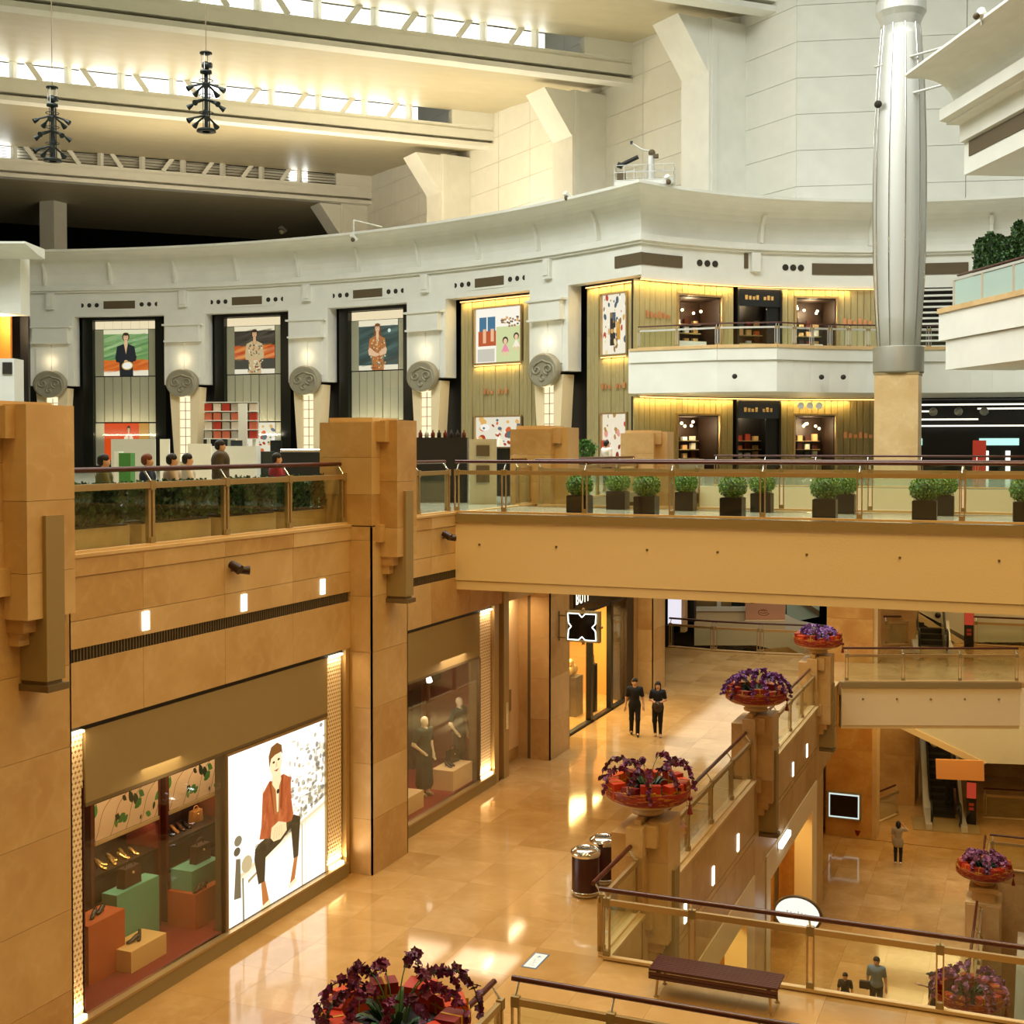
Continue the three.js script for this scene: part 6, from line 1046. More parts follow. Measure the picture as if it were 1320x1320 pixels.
// ───────────────────────── hanging spotlight clusters and the rig on the cornice ─────────────────────────
function cluster(label, p, sc) {
  const t = thing('light_cluster', label, 'spotlight cluster', 'hanging spotlight clusters', [p.x, p.y, p.z], 0.3), dk = std({ color: 0x1b2220, roughness: 0.4, metalness: 0.4 });
  const S = (g) => { g.scale(sc, sc, sc); return g; };
  mesh('cable', rod([0, 3.7 * sc, 0], [0, 17, 0], 0.02), M.bronzeDark, t);
  mesh('top_plate', S(lathe([[0, 3.72], [0.28, 3.72], [0.3, 3.66], [0.12, 3.6], [0, 3.6]], 24)), dk, t);
  mesh('cage_rods', S(join([0, 1, 2, 3].map((i) => rod([0.22 * Math.cos(i * 1.57), 3.65, 0.22 * Math.sin(i * 1.57)], [0.24 * Math.cos(i * 1.57), 2.8, 0.24 * Math.sin(i * 1.57)], 0.018)))), M.steel, t);
  mesh('motor', S(join([moved(new THREE.SphereGeometry(0.2, 12, 10), 0, 3.1, 0), box(-0.06, 0.28, 3.0, 3.22, -0.1, 0.1)])), dk, t);
  mesh('middle_ring', S(lathe([[0.1, 2.86], [0.27, 2.86], [0.28, 2.74], [0.1, 2.7]], 24)), dk, t);
  mesh('mast', S(join([rod([0, 0.15, 0], [0, 2.8, 0], 0.09), rod([0.16, 0.1, 0.1], [0.2, 2.7, 0.1], 0.02), rod([-0.18, 0.1, -0.1], [-0.2, 2.7, -0.1], 0.02), rod([0.1, 0.1, -0.2], [0.1, 2.7, -0.2], 0.02)])), dk, t);
  for (const y of [0.9, 1.7, 2.4]) { const r = new THREE.TorusGeometry(0.32, 0.02, 6, 24); mesh('hoop', S(moved(r, 0, y, 0, 0, Math.PI / 2)), dk, t); }
  mesh('bottom_ring', S(lathe([[0.2, 0.12], [0.42, 0.12], [0.46, 0], [0.2, 0]], 28)), dk, t);
  for (let i = 0; i < 14; i++) {
    const lvl = Math.floor(i / 5), a = i * 1.257 + lvl * 0.6, y = 2.25 - lvl * 0.75, L = 0.95, q = [Math.cos(a), Math.sin(a)];
    const b = mesh('spotlight', S(join([rod([q[0] * 0.1, y, q[1] * 0.1], [q[0] * L * 0.7, y - 0.2, q[1] * L * 0.7], 0.05)])), dk, t);
    const cone = new THREE.CylinderGeometry(0.06, 0.14, 0.3, 12, 1, false); cone.rotateZ(0); const dir = V(q[0], -0.62, q[1]).normalize(); cone.applyQuaternion(new THREE.Quaternion().setFromUnitVectors(V(0, -1, 0), dir)); cone.translate(q[0] * L * 0.8, y - 0.28, q[1] * L * 0.8);
    mesh('barn_door', S(cone), dk, b);
  }
}
cluster('dark hanging cluster of theatre spotlights in front of the bright roof light', onD(266, 170, 60), 1.0);
cluster('dark hanging cluster of theatre spotlights near the left edge of the roof', onD(68, 208, 62), 0.97);
{
  const p = onD(833, 236, 73.5), t = thing('projector_rig', 'grey light rig in a wire basket on the cornice corner', 'rig', null, [p.x, 16.6, p.z], 0.2);
  const B = [-1.75, 1.6, -0.7, 0.9]; const rails = []; for (const y of [0.3, 0.75, 1.15]) rails.push(rod([B[0], y, B[3]], [B[1], y, B[3]], 0.025), rod([B[0], y, B[2]], [B[1], y, B[2]], 0.025), rod([B[0], y, B[2]], [B[0], y, B[3]], 0.025), rod([B[1], y, B[2]], [B[1], y, B[3]], 0.025)); for (let i = 0; i <= 6; i++) { const x = B[0] + (B[1] - B[0]) * i / 6; rails.push(rod([x, 0, B[3]], [x, 1.15, B[3]], 0.02), rod([x, 0, B[2]], [x, 1.15, B[2]], 0.02)); }
  mesh('basket', join(rails), M.steel, t); mesh('tray', box(B[0], B[1], 0.02, 0.3, B[2], B[3]), M.steel, t); mesh('side_grid', box(B[0] - 0.02, B[0] + 0.5, 0.1, 1.15, B[2], B[2] + 0.03), M.vent, t);
  mesh('tube', moved(new THREE.CylinderGeometry(0.22, 0.22, 1.7, 20), 0.25, 0.95, 0), M.steel, t); mesh('head', join([moved(new THREE.SphereGeometry(0.2, 12, 10), 0.32, 2.0, 0), box(0.2, 0.7, 1.7, 1.9, -0.15, 0.15)]), M.vent, t);
  mesh('arm', tube([[0.3, 2.1, 0], [-0.2, 2.2, 0], [-0.6, 2.45, 0], [-0.85, 2.62, 0]], 0.05, 8), M.steel, t); mesh('sensor', box(-0.92, -0.78, 2.55, 2.72, -0.08, 0.08), M.black, t);
  mesh('spotlight', join([rod([-1.5, 1.2, 0.6], [-0.4, 1.65, 0.7], 0.12), moved(new THREE.CylinderGeometry(0.17, 0.17, 0.3, 12), -1.45, 1.22, 0.6, 0, 0, 1.2)]), M.black, t);
}
for (const [u, v, D, l] of [[731, 252, 76.5, 'white camera on the cornice left of the corner'], [862, 231, 72, 'white camera on the cornice beside the light rig'], [456, 306, 88.5, 'small lamp hanging from the white bracket on the cornice'], [364, 296, 92, 'small dark spotlight standing on the cornice']]) { const p = onD(u, v, D), t = thing('cornice_camera', l, 'camera'); mesh('housing', moved(new THREE.CylinderGeometry(0.16, 0.2, 0.5, 12), p.x, p.y, p.z, 0, 0.9, 0.4), u === 364 ? M.ventDark : M.plasterW, t); mesh('lens', moved(new THREE.SphereGeometry(0.15, 10, 8), p.x + 0.05, p.y - 0.2, p.z + 0.22), M.vent, t); if (u === 456) mesh('bracket_arm', join([rod([p.x, p.y, p.z], [p.x, p.y + 1.2, p.z], 0.05), rod([p.x, p.y + 1.2, p.z], [p.x + 1.9, p.y + 0.7, p.z - 0.6], 0.05)]), M.plasterW, t); }
// ───────────────────────── far end of levels 3 and 2: walls, escalators, signs ─────────────────────────
function extrudeAt(name, poly, Z, depth, mat, parent) { const pts = poly.map(([u, v]) => onZ(u, v, Z)); const s = new THREE.Shape(pts.map((p) => new THREE.Vector2(p.x, p.y))); const g = new THREE.ExtrudeGeometry(s, { depth, bevelEnabled: false }); g.translate(0, 0, Z - depth); return mesh(name, g, mat, parent); }
{
  const c = struct('ceiling');
  mesh('hall_soffit', box(-24, 14, -2.0, -1.86, -80, -52.6), M.plaster, c);
  mesh('lower_soffit', box(-7.2, 14, L3 - 0.62, L3 - 0.5, -80, -51.3), M.plaster, c);
  for (const [x, y, z, k] of [[-4, -2.03, -60, 1], [2, -2.03, -58, 1], [-4.6, -7.86, -58, 0], [2, -7.86, -55, 0], [-3.6, -7.86, -53.2, 0]]) {  // panels added under the slabs to light the far floors
    const d = thing('ceiling_lamp', k ? 'added unseen panel lighting the far walkway' : 'added unseen panel lighting the lowest far floor', 'lamp', k ? 'added light panels over the far walkway' : 'added light panels over the lowest floor');
    mesh('diffuser', box(x - 1.8, x + 1.8, y, y + 0.03, z - 1.3, z + 1.3), M.addedPanelGlow || (M.addedPanelGlow = glow(rgb(1, 0.74, 0.42), 1.2)), d);
    rectLight(3.6, 2.6, [x, y - 0.03, z], [x, y - 5, z], WARM, 3.5);
  }
  { const d = thing('ceiling_lamp', 'added unseen glowing panel that pales the end of the upper walkway', 'lamp'); mesh('diffuser', box(-16, -7, -1.86 - 0.16, -1.86 - 0.12, -70, -54.5), glow(rgb(1, 0.84, 0.6), 0.55), d); rectLight(9, 15.5, [-11.5, -2.04, -62.2], [-11.5, -7, -62.2], rgb(1, 0.84, 0.6), 0.8); }  // added glowing panel; its reflection makes the walkway floor paler
  { const d = thing('ceiling_lamp', 'added hidden lamp under the far bridge that brightens the marble pier', 'lamp'); mesh('diffuser', box(-6.2, -4.2, -7.76, -7.72, -51.9, -50.9), M.addedPanelGlow, d); rectLight(2, 1, [-5.2, -7.8, -51.4], [-6.3, -13, -53.6], WARM, 14); }  // added lamp, hidden by the girder, to brighten the marble
  const lv = struct('wall_lower_void'); mesh('stone_wall', join([box(1.4, 1.7, L1, L2 - 0.5, -51.3, 8), box(-1.7, -1.4, L1, L2 - 0.5, -51.3, 8), box(-1.4, 1.4, L1, L2 - 0.5, -51.6, -51.3)]), M.stoneB, lv); mesh('void_edge', join([box(-1.4, -1.36, L2 - 0.5, L2, -51.3, 8), box(1.36, 1.4, L2 - 0.5, L2, -51.3, 8)]), M.stoneC, lv);
  const w = struct('wall_far');
  mesh('back_wall', box(-24, 14, L3, -1.9, -80.3, -80), M.creamPaint, w); mesh('back_wall_lower', box(-9, 14, L2, L3 - 0.5, -66.3, -66), M.stoneB, w);
  mesh('side_wall', box(-24.2, -24, L3, -1.9, -80, -46), M.stone, w); mesh('walk_wall', box(-13.4, -13, L3, -1.9, -45.3, -46.2), M.stone, w);
  mesh('void_side', box(-24, -7.9, L2, L3 - 0.05, -54.6, -54.3), M.stone, w);
  // cream parapets and glazed counters across the far void
  extrudeAt('parapet', [[895, 787], [960, 787], [960, 832], [895, 832]], -70, 0.4, M.creamPaint, w); extrudeAt('parapet_cap', [[893, 783], [961, 783], [961, 788], [893, 788]], -69.9, 0.5, M.plasterW, w);
  extrudeAt('glazed_counter', [[897, 766], [960, 766], [960, 783], [897, 783]], -71, 0.2, M.bronze, w); extrudeAt('counter_mullion', [[924, 766], [929, 766], [929, 784], [924, 784]], -70.7, 0.1, M.plasterW, w); extrudeAt('dark_goods', [[943, 773], [958, 773], [958, 783], [943, 783]], -70.5, 0.3, M.black, w);
  extrudeAt('white_landing', [[895, 832], [975, 832], [1060, 852], [1060, 835], [1012, 800], [960, 800]], -69, 0.3, M.creamPaint, w);
  extrudeAt('orange_floor', [[975, 838], [1015, 834], [1035, 845], [975, 845]], -67.8, 0.1, M.marble, w);
  const gl = thing('stair_glass', 'green glass side of the far escalator above the last flower bowl', 'glass panel'); extrudeAt('pane', [[1014, 768], [1056, 768], [1056, 795], [1030, 800], [1014, 792]], -66, 0.1, M.frosted, gl); extrudeAt('stringer', [[1018, 768], [1026, 768], [1056, 788], [1056, 795]], -65.8, 0.1, M.vent, gl);
  extrudeAt('white_stair_side', [[1012, 792], [1030, 800], [1056, 806], [1056, 840], [1012, 812]], -66, 0.1, M.plasterW, w);
  const po = thing('face_poster', 'large pink poster with a line-drawn face', 'poster'); const a = onZ(961, 767, -69.4), b = onZ(1012, 809, -69.4);
  const tx = canvasTex(256, 256, (x, ww, h) => { x.fillStyle = '#cf9a7c'; x.fillRect(0, 0, ww, h); x.strokeStyle = '#7a4632'; x.lineWidth = 5; for (const [cx, cy, r] of [[40, 50, 22], [200, 40, 20]]) { x.beginPath(); x.ellipse(cx, cy, r, r * 0.7, 0.4, 0, 6); x.stroke(); x.beginPath(); x.moveTo(cx - 24, cy + 8); x.quadraticCurveTo(cx, cy - 40, cx + 30, cy - 20); x.stroke(); } x.beginPath(); x.ellipse(118, 140, 34, 24, 0, 0, 5.5); x.stroke(); x.beginPath(); x.moveTo(96, 140); x.quadraticCurveTo(118, 150, 142, 138); x.moveTo(104, 126); x.quadraticCurveTo(118, 118, 130, 128); x.stroke(); });
  const g = new THREE.PlaneGeometry(b.x - a.x, a.y - b.y); g.translate((a.x + b.x) / 2, (a.y + b.y) / 2, -69.39); mesh('print', g, std({ map: tx, roughness: 0.6 }), po); mesh('board', box(a.x, b.x, b.y, a.y, -69.6, -69.4), M.plasterW, po);
  const lp = thing('backlit_sign', 'white glowing panel beyond the far railing', 'sign'); const q0 = onZ(861, 772, -62), q1 = onZ(877, 805, -62); mesh('panel', box(q0.x, q1.x, q1.y, q0.y, -62.2, -62), glow(rgb(0.95, 0.9, 1), 0.9), lp);
  extrudeAt('brown_post', [[877, 766], [883, 766], [883, 815], [877, 815]], -63, 0.5, M.stoneB, w); extrudeAt('black_panel', [[883, 766], [895, 766], [895, 802], [883, 802]], -64, 0.4, M.black, w); extrudeAt('dark_frame', [[858, 806], [866, 806], [866, 836], [858, 836]], -55.5, 0.3, M.black, w);
  // marble pier that runs through both levels, grey column behind it
  const p = thing('marble_pier', 'broad orange marble pier carrying the wall screen', 'pier');
  for (let y = L2; y < -1.9; y += 1.8) mesh('marble_slab', box(-7.85, -6.0, y + 0.004, Math.min(y + 1.796, -1.9), -54.5, -53.35), M.marble, p); mesh('arris', box(-6.0, -5.82, L2, -1.9, -54.5, -53.4), M.stoneC, p);
  const cc = thing('stone_column', 'grey-beige stone column behind the escalator landing', 'column'); const c0 = onZ(1130, 900, -59), c1 = onZ(1180, 900, -59); for (let y = L2; y < -1.9; y += 2.2) mesh('stone_block', box(c0.x, c1.x, y + 0.004, Math.min(y + 2.196, -1.9), -61, -59), M.stoneB, cc);
  const s = thing('wall_screen', 'dark wall screen with white rim on the marble pier', 'screen'); const t0 = onZ(1066, 1019, -53.2), t1 = onZ(1110, 1059, -53.2);
  mesh('case', box(t0.x, t1.x, t1.y, t0.y, -53.34, -53.2), M.bronzePanel, s); mesh('rim', box(t0.x + 0.08, t1.x - 0.08, t1.y + 0.07, t0.y - 0.07, -53.2, -53.19), glow(rgb(0.8, 0.95, 0.9), 0.9), s); mesh('display', box(t0.x + 0.13, t1.x - 0.13, t1.y + 0.13, t0.y - 0.13, -53.19, -53.18), std({ color: 0x1d1310, roughness: 0.15 }), s); mesh('hinges', join([box(t0.x - 0.25, t0.x, t0.y - 0.5, t0.y - 0.46, -53.3, -53.26), box(t0.x - 0.25, t0.x, t0.y - 0.7, t0.y - 0.66, -53.3, -53.26)]), M.bronze, s);
  const ob = thing('red_bucket', 'small dark red bucket at the foot of the marble pier', 'bucket'); const bp = onY(1108, 1074, L2); bp.z += 0.5; mesh('pail', moved(lathe([[0, 0], [0.13, 0], [0.19, 0.3], [0.17, 0.3], [0.12, 0.03], [0, 0.03]], 16), bp.x, L2, bp.z), redBox[2], ob); mesh('handle', moved(new THREE.TorusGeometry(0.16, 0.012, 6, 16, Math.PI), bp.x, L2 + 0.3, bp.z), M.bronzeDark, ob);
}
function escalator(label, x, y, z) {
  const t = thing('escalator', label, 'escalator', 'escalators at the end of the void', [x, y, z], 0.12);
  const W = 1.15;
  mesh('landing_plate', box(-0.75, W + 0.75, 0.005, 0.03, -0.9, 1.0), M.bronzePanel, t);
  for (const s of [0, W]) {
    const side = mesh('balustrade', (() => { const sh = new THREE.Shape(); sh.moveTo(0, 0.1); sh.lineTo(0, 0.85); sh.lineTo(-1.6, 0.85); sh.lineTo(-9, 5.1); sh.lineTo(-9, 4.2); sh.lineTo(-1.6, 0.05); const g = new THREE.ExtrudeGeometry(sh, { depth: 0.03, bevelEnabled: false }); g.rotateY(-Math.PI / 2); g.translate(s + 0.015, 0, 0); return g; })(), M.glass, t);
    mesh('handrail', tube([[s, 0.15, 0.15], [s, 0.12, 0.42], [s, 0.5, 0.58], [s, 0.9, 0.4], [s, 0.95, 0], [s, 0.97, -1.5], [s, 3.1, -5.2], [s, 5.2, -9]], 0.05, 8, false, 40), M.black, t);
    mesh('skirt', (() => { const sh = new THREE.Shape(); sh.moveTo(0.9, 0); sh.lineTo(0.9, 0.25); sh.lineTo(-1.5, 0.28); sh.lineTo(-9, 4.5); sh.lineTo(-9, 3.8); sh.lineTo(-1.4, -0.4); sh.lineTo(0.9, -0.4); const g = new THREE.ExtrudeGeometry(sh, { depth: 0.25, bevelEnabled: false }); g.rotateY(-Math.PI / 2); g.translate(s === 0 ? 0 : s + 0.25, 0, 0); return g; })(), M.steel, t);
  }
  for (let i = 0; i < 16; i++) mesh('step', box(0.08, W - 0.08, -0.2 + i * 0.21, 0.02 + i * 0.21, -1.6 - i * 0.4, -1.2 - i * 0.4 + 0.02), M.ventDark, t);
  return t;
}
escalator('escalator with black hand rail loop on the upper far landing', -4.55, L3, -57.6);
escalator('escalator with black hand rail loop on the lowest floor, used by a person', -3.9, L2, -56.4);
{
  const w = struct('trim_1');     // pale sloping undersides of the flights above
  extrudeAt('stair_soffit', [[1142, 770], [1150, 770], [1258, 828], [1330, 828], [1330, 740], [1142, 740]], -60.5, 2.2, M.plasterW, w); extrudeAt('stair_edge', [[1125, 766], [1144, 766], [1250, 832], [1240, 834]], -60.4, 0.2, M.creamPaint, w);
  const w2 = struct('trim_2');
  extrudeAt('stair_soffit', [[1165, 934], [1340, 934], [1340, 986], [1268, 984]], -56.8, 2.2, M.plasterW, w2); extrudeAt('stair_edge', [[1150, 934], [1168, 934], [1272, 984], [1262, 988]], -56.7, 0.2, M.creamPaint, w2);
  mesh('lower_wall', box(-4.55, 14, L2 + 3.2, L3 - 0.5, -61.5, -61.2), M.stone, w2);
  const s = thing('hanging_board', 'peach-coloured board hanging over the lower escalator', 'sign board'); extrudeAt('board', [[1206, 979], [1268, 981], [1269, 1007], [1207, 1004]], -56, 0.15, std({ color: 0xe8a868, roughness: 0.6 }), s);
  for (const [u, v0, v1, Y, l] of [[1249, 787, 835, L3, 'slim black totem with red panel on the upper far landing'], [1252, 1007, 1063, L2, 'slim black totem with red panel beside the lower escalator']]) { const t = thing('totem_sign', l, 'sign', 'totems beside the escalators'); const p = onY(u, v1, Y), tp = onZ(u, v0, p.z), h = tp.y - Y; mesh('body', box(p.x - 0.2, p.x + 0.2, Y, Y + h, p.z - 0.1, p.z + 0.1), M.blackGloss, t); mesh('red_panel', box(p.x - 0.19, p.x + 0.19, Y + h * 0.62, Y + h * 0.98, p.z + 0.1, p.z + 0.11), std({ color: 0xa83020, roughness: 0.4, emissive: rgb(0.5, 0.06, 0.03), emissiveIntensity: 0.5 }), t); mesh('mark', join([0.5, 0.4].map((k) => box(p.x - 0.1, p.x + 0.1, Y + h * k - 0.1, Y + h * k + 0.02, p.z + 0.1, p.z + 0.115))), std({ color: 0xb4402c, roughness: 0.5 }), t); }
  for (const [u, v, Z] of [[1209, 793, -60], [1205, 956, -58], [1247, 486, -80]]) if (Z > -79) { const p = onZ(u, v, Z); const t = thing('wall_camera', v < 800 ? 'black round camera on the wall over the upper escalator' : 'black round camera on the wall over the lower escalator', 'camera'); mesh('ring', moved(new THREE.CylinderGeometry(0.22, 0.22, 0.08, 18), p.x, p.y, p.z, 0, Math.PI / 2), M.plasterW, t); mesh('lens', moved(new THREE.SphereGeometry(0.13, 12, 8), p.x, p.y, p.z + 0.06), M.black, t); }
  // railings of the lowest floor
  railing('glass railing along the lowest void, between the two pedestals', [-1.42, -35], [-1.42, -43.6], L2, [1, 0], { wide: true }); railing('glass railing at the corner of the lowest void', [-1.42, -45.4], [-1.42, -51.2], L2, [1, 0], { wide: true }); railing('glass railing across the end of the lowest void', [-1.4, -51.28], [5, -51.28], L2, [0, 1], { wide: true });
  const q = [onY(1128, 1063, L2), onY(1158, 1050, L2)]; railing('short glass railing beside the marble pier', [q[0].x, q[0].z], [q[1].x, q[1].z], L2, [0.9, 0.4], { posts: 1 }); railing('glass railing behind the lower totem', [-1.9, -58.2], [6, -59.6], L2, [0, 1], { posts: 4 }); railing('glass railing behind the upper totem', [-2.4, -60], [6, -60.4], L3, [0, 1], { posts: 4 }); railing('short glass railing beside the grey column upstairs', [-6.1, -58.6], [-5.1, -59], L3, [0.3, 0.9], { posts: 1 });
  const e = thing('escalator', 'steel-clad escalator rising beside the pedestals of the lowest floor', 'escalator'); const b0 = [0.1, L2 - 2.6, -37], b1 = [0.2, L2 - 0.1, -44.5];
  mesh('truss', bar(b0, b1, 1.1, 0.6), M.chrome, e); mesh('panel', join([0, 1, 2, 3].map((i) => { const k = 0.3 + i * 0.17; return bar([b0[0] + (b1[0] - b0[0]) * k, b0[1] + (b1[1] - b0[1]) * k + 0.33, b0[2] + (b1[2] - b0[2]) * k], [b0[0] + (b1[0] - b0[0]) * (k + 0.12), b0[1] + (b1[1] - b0[1]) * (k + 0.12) + 0.33, b0[2] + (b1[2] - b0[2]) * (k + 0.12)], 0.5, 0.06); })), M.ventDark, e);
}
// ───────────────────────── café terrace and kiosks on level 4 ─────────────────────────
{
  const at = (u, v, D) => onD(u, v, D), W = M.plasterW;
  const rack = thing('display_rack', 'white wall rack of red and white boxes behind the café', 'rack'); const D = 46, a = at(262, 518, D), b = at(330, 565, D);
  const dx = RGT, O = a.clone(), mk = (n, u0, u1, y0, y1, z0, z1, m, par) => { const g = box(u0, u1, y0, y1, z0, z1); g.rotateY(YAW); g.translate(O.x, 0, O.z); return mesh(n, g, m, par); };
  const wd = 1.95, y0 = b.y, y1 = a.y, hh = (y1 - y0) / 4; mk('back', 0, wd, y0, y1, -0.3, -0.25, W, rack); for (let r = 0; r <= 4; r++) mk('shelf', 0, wd, y0 + r * hh - 0.03, y0 + r * hh, -0.25, 0, W, rack);
  for (let r = 0; r < 4; r++) for (let c = 0; c < 6; c++) mk('boxed_goods', c * wd / 6 + 0.03, (c + 1) * wd / 6 - 0.03, y0 + r * hh, y0 + r * hh + hh * 0.8, -0.22, -0.04, pick([std({ color: 0xb4321f, roughness: 0.5 }), std({ color: 0xd9cbb8, roughness: 0.5 }), std({ color: 0xc9694c, roughness: 0.5 }), std({ color: 0xb0a89a, roughness: 0.5 })]), rack);
  mk('legs', 0.1, 0.2, 0, y0, -0.25, -0.1, W, rack); mk('legs', wd - 0.2, wd - 0.1, 0, y0, -0.25, -0.1, W, rack);
  const panel = (name, label, cat, u0, v0, u1, v1, D, m, th = 0.1) => { const p = at(u0, v0, D), q = at(u1, v1, D); const g = box(0, (u1 - u0) * D / FOCAL, 0, p.y, -th, 0); g.rotateY(YAW); g.translate(p.x, 0, p.z); return tag(mesh(name, g, m), label, cat); };
  panel('sign_board', 'tall white sign board with dark writing standing in the red rack', 'sign board', 307, 520, 318, 562, 45, W);
  panel('service_counter', 'long white service counter of the café', 'counter', 246, 575, 330, 600, 43, M.plasterW, 0.8);
  panel('service_counter', 'dark green café counter with glass display', 'counter', 296, 582, 420, 606, 44, std({ color: 0x232a1e, roughness: 0.4 }), 0.9);
  panel('screen_wall', 'pale grey partition in front of the man-with-bag window', 'partition', 143, 566, 200, 610, 50, greyPanel);
  panel('green_box', 'bright green box on the café floor beside the pale partition', 'box', 153, 584, 168, 610, 40, std({ color: 0x3d7a30, roughness: 0.6 }), 0.5); panel('white_box', 'narrow white box next to the bright green box', 'box', 147, 582, 153, 610, 40, W, 0.5);
  panel('menu_board', 'white board with black drawing standing on the counter', 'sign board', 206, 566, 218, 588, 42, std({ map: canvasTex(64, 128, (x, w, h) => { x.fillStyle = '#f0eee2'; x.fillRect(0, 0, w, h); x.fillStyle = '#26241f'; for (let i = 0; i < 12; i++) { x.beginPath(); x.ellipse(10 + hash(i, 1, 4) * 44, 12 + hash(i, 2, 4) * 100, 7, 10, i, 0, 7); x.fill(); } }), roughness: 0.6 }));
  panel('cup_rack', 'white cup rack with dark compartments on the café counter', 'rack', 242, 572, 272, 594, 42.5, std({ map: canvasTex(128, 64, (x, w, h) => { x.fillStyle = '#ece8da'; x.fillRect(0, 0, w, h); x.fillStyle = '#1c201c'; for (let i = 0; i < 4; i++) for (let k = 0; k < 2; k++) x.fillRect(10 + i * 29, 8 + k * 28, 20, 18); }), roughness: 0.6 }));
  for (const [u, l] of [[305, 'black monitor on the café counter under the red rack'], [356, 'black monitor on the café counter beside the chrome display']]) { const t = thing('monitor', l, 'monitor'); const p = at(u, 580, 43.6); mesh('screen', box(p.x - 0.22, p.x + 0.22, p.y - 0.05, p.y + 0.33, p.z - 0.03, p.z + 0.03), M.black, t); mesh('stand', box(p.x - 0.04, p.x + 0.04, p.y - 0.2, p.y - 0.05, p.z - 0.03, p.z + 0.03), M.black, t); }
  { const p = at(362, 582, 41), q = at(414, 582, 41), t = thing('glass_display', 'long chrome-edged cake display on the café counter', 'display case'); mesh('chrome_tube', rod([p.x, p.y, p.z], [q.x, q.y, q.z], 0.09), M.chrome, t); mesh('case', bar([p.x, p.y / 2, p.z], [q.x, q.y / 2, q.z], 0.5, p.y - 0.1), M.black, t); }
  // black kiosk between pier and bridge corner
  const K = (u0, v0, u1, v1, Dk, n, m, par, th) => { const p = at(u0, v0, Dk), q = at(u1, v1, Dk); const g = box(0, (u1 - u0) * Dk / FOCAL, Math.min(q.y, p.y), Math.max(p.y, q.y), -(th || 1), 0); g.rotateY(YAW); g.translate(p.x, 0, p.z); return mesh(n, g, m, par); };
  const k = thing('kiosk', 'black drinks kiosk with bottles along its top, behind the bridge corner', 'kiosk'); const kb = at(536, 564, 37), kg = box(0, 66 * 37 / FOCAL, 0, kb.y, -1.2, 0); kg.rotateY(YAW); kg.translate(kb.x, 0, kb.z); mesh('body', kg, M.black, k);
  for (let i = 0; i < 8; i++) { const p = at(542 + i * 8, 563, 37.3); mesh('bottle', moved(lathe([[0, 0], [0.06, 0], [0.06, 0.13], [0.025, 0.17], [0.025, 0.22], [0, 0.22]], 10), p.x, kb.y, p.z), pick([M.ventDark, std({ color: 0x6a2c22, roughness: 0.3 }), std({ color: 0x59602c, roughness: 0.3 }), M.steel]), k); }
  const cb = thing('cabinet', 'grey cabinet with framed doors next to the black kiosk', 'cabinet'); K(605, 566, 640, 650, 36, 'body', greyPanel, cb, 0.7); K(614, 574, 631, 588, 35.95, 'door_frame', M.vent, cb, 0.03); K(614, 600, 631, 622, 35.95, 'door_frame', M.vent, cb, 0.03);
  const tb = thing('high_table', 'small high table with a white cone display left of the distant pier', 'table'); const tp = at(648, 577, 42); mesh('top', moved(new THREE.CylinderGeometry(0.45, 0.45, 0.05, 20), tp.x, tp.y, tp.z), M.bronzeDark, tb); mesh('base', moved(new THREE.CylinderGeometry(0.35, 0.3, tp.y, 16), tp.x, tp.y / 2, tp.z), M.black, tb); mesh('cone', moved(new THREE.ConeGeometry(0.16, 0.42, 14), tp.x - 0.1, tp.y + 0.23, tp.z), M.plasterW, tb);
  const pg = thing('potted_plant', 'small green plant beside the distant square pier', 'potted plant'); const pp = at(754, 585, 46); mesh('pot', moved(new THREE.CylinderGeometry(0.25, 0.2, pp.y - 0.1, 14), pp.x, (pp.y - 0.1) / 2, pp.z), M.vent, pg); const f = mesh('foliage', moved(leafBall(300, 0.4, 1, 0.8, 0.06), pp.x, pp.y + 0.15, pp.z), boxLeaf[1], pg); f.userData.kind = 'stuff';
  // balcony on the left edge with lit shop
  const lb = struct('wall_left_gallery'); const c = at(0, 500, 78);
  for (const [u0, v0, u1, v1, Dk, n, m, th] of [[-40, 405, 13, 463, 80, 'lit_shop', M.warmWall || (M.warmWall = std({ color: 0xd9822c, roughness: 0.6 })), 0.3], [-40, 462, 18, 520, 76, 'balcony_front', W, 1.5], [-40, 405, -2, 445, 79.5, 'dark_panel', M.black, 0.2], [13, 405, 36, 520, 82, 'dark_gap', M.black, 0.3], [-40, 330, 26, 404, 77, 'upper_wall', M.plaster, 1.5], [3, 467, 15, 482, 75.9, 'balcony_panel', M.ventDark, 0.1]]) K(u0, v0, u1, v1, Dk, n, m, lb, th);
  { const q = at(4, 430, 78.5), l = new THREE.PointLight(WARM2, 60, 0, 2); l.position.set(q.x, q.y + 1, q.z); scene.add(l); }
  const ce = at(32, 311, 74), cd = [-0.93, 0.36]; mesh('cornice', runProfile([ce.x, ce.z], [ce.x + cd[0] * 12, ce.z + cd[1] * 12], [0.36, 0.93], [[0, ce.y], [0, ce.y - 0.12], [-0.6, ce.y - 0.22], [-2, ce.y - 0.5], [-3, ce.y - 0.6], [-3, ce.y]]), M.plaster, lb);
}
// ───────────────────────── people and mannequins ─────────────────────────
const mcMat = new THREE.MeshBasicMaterial();
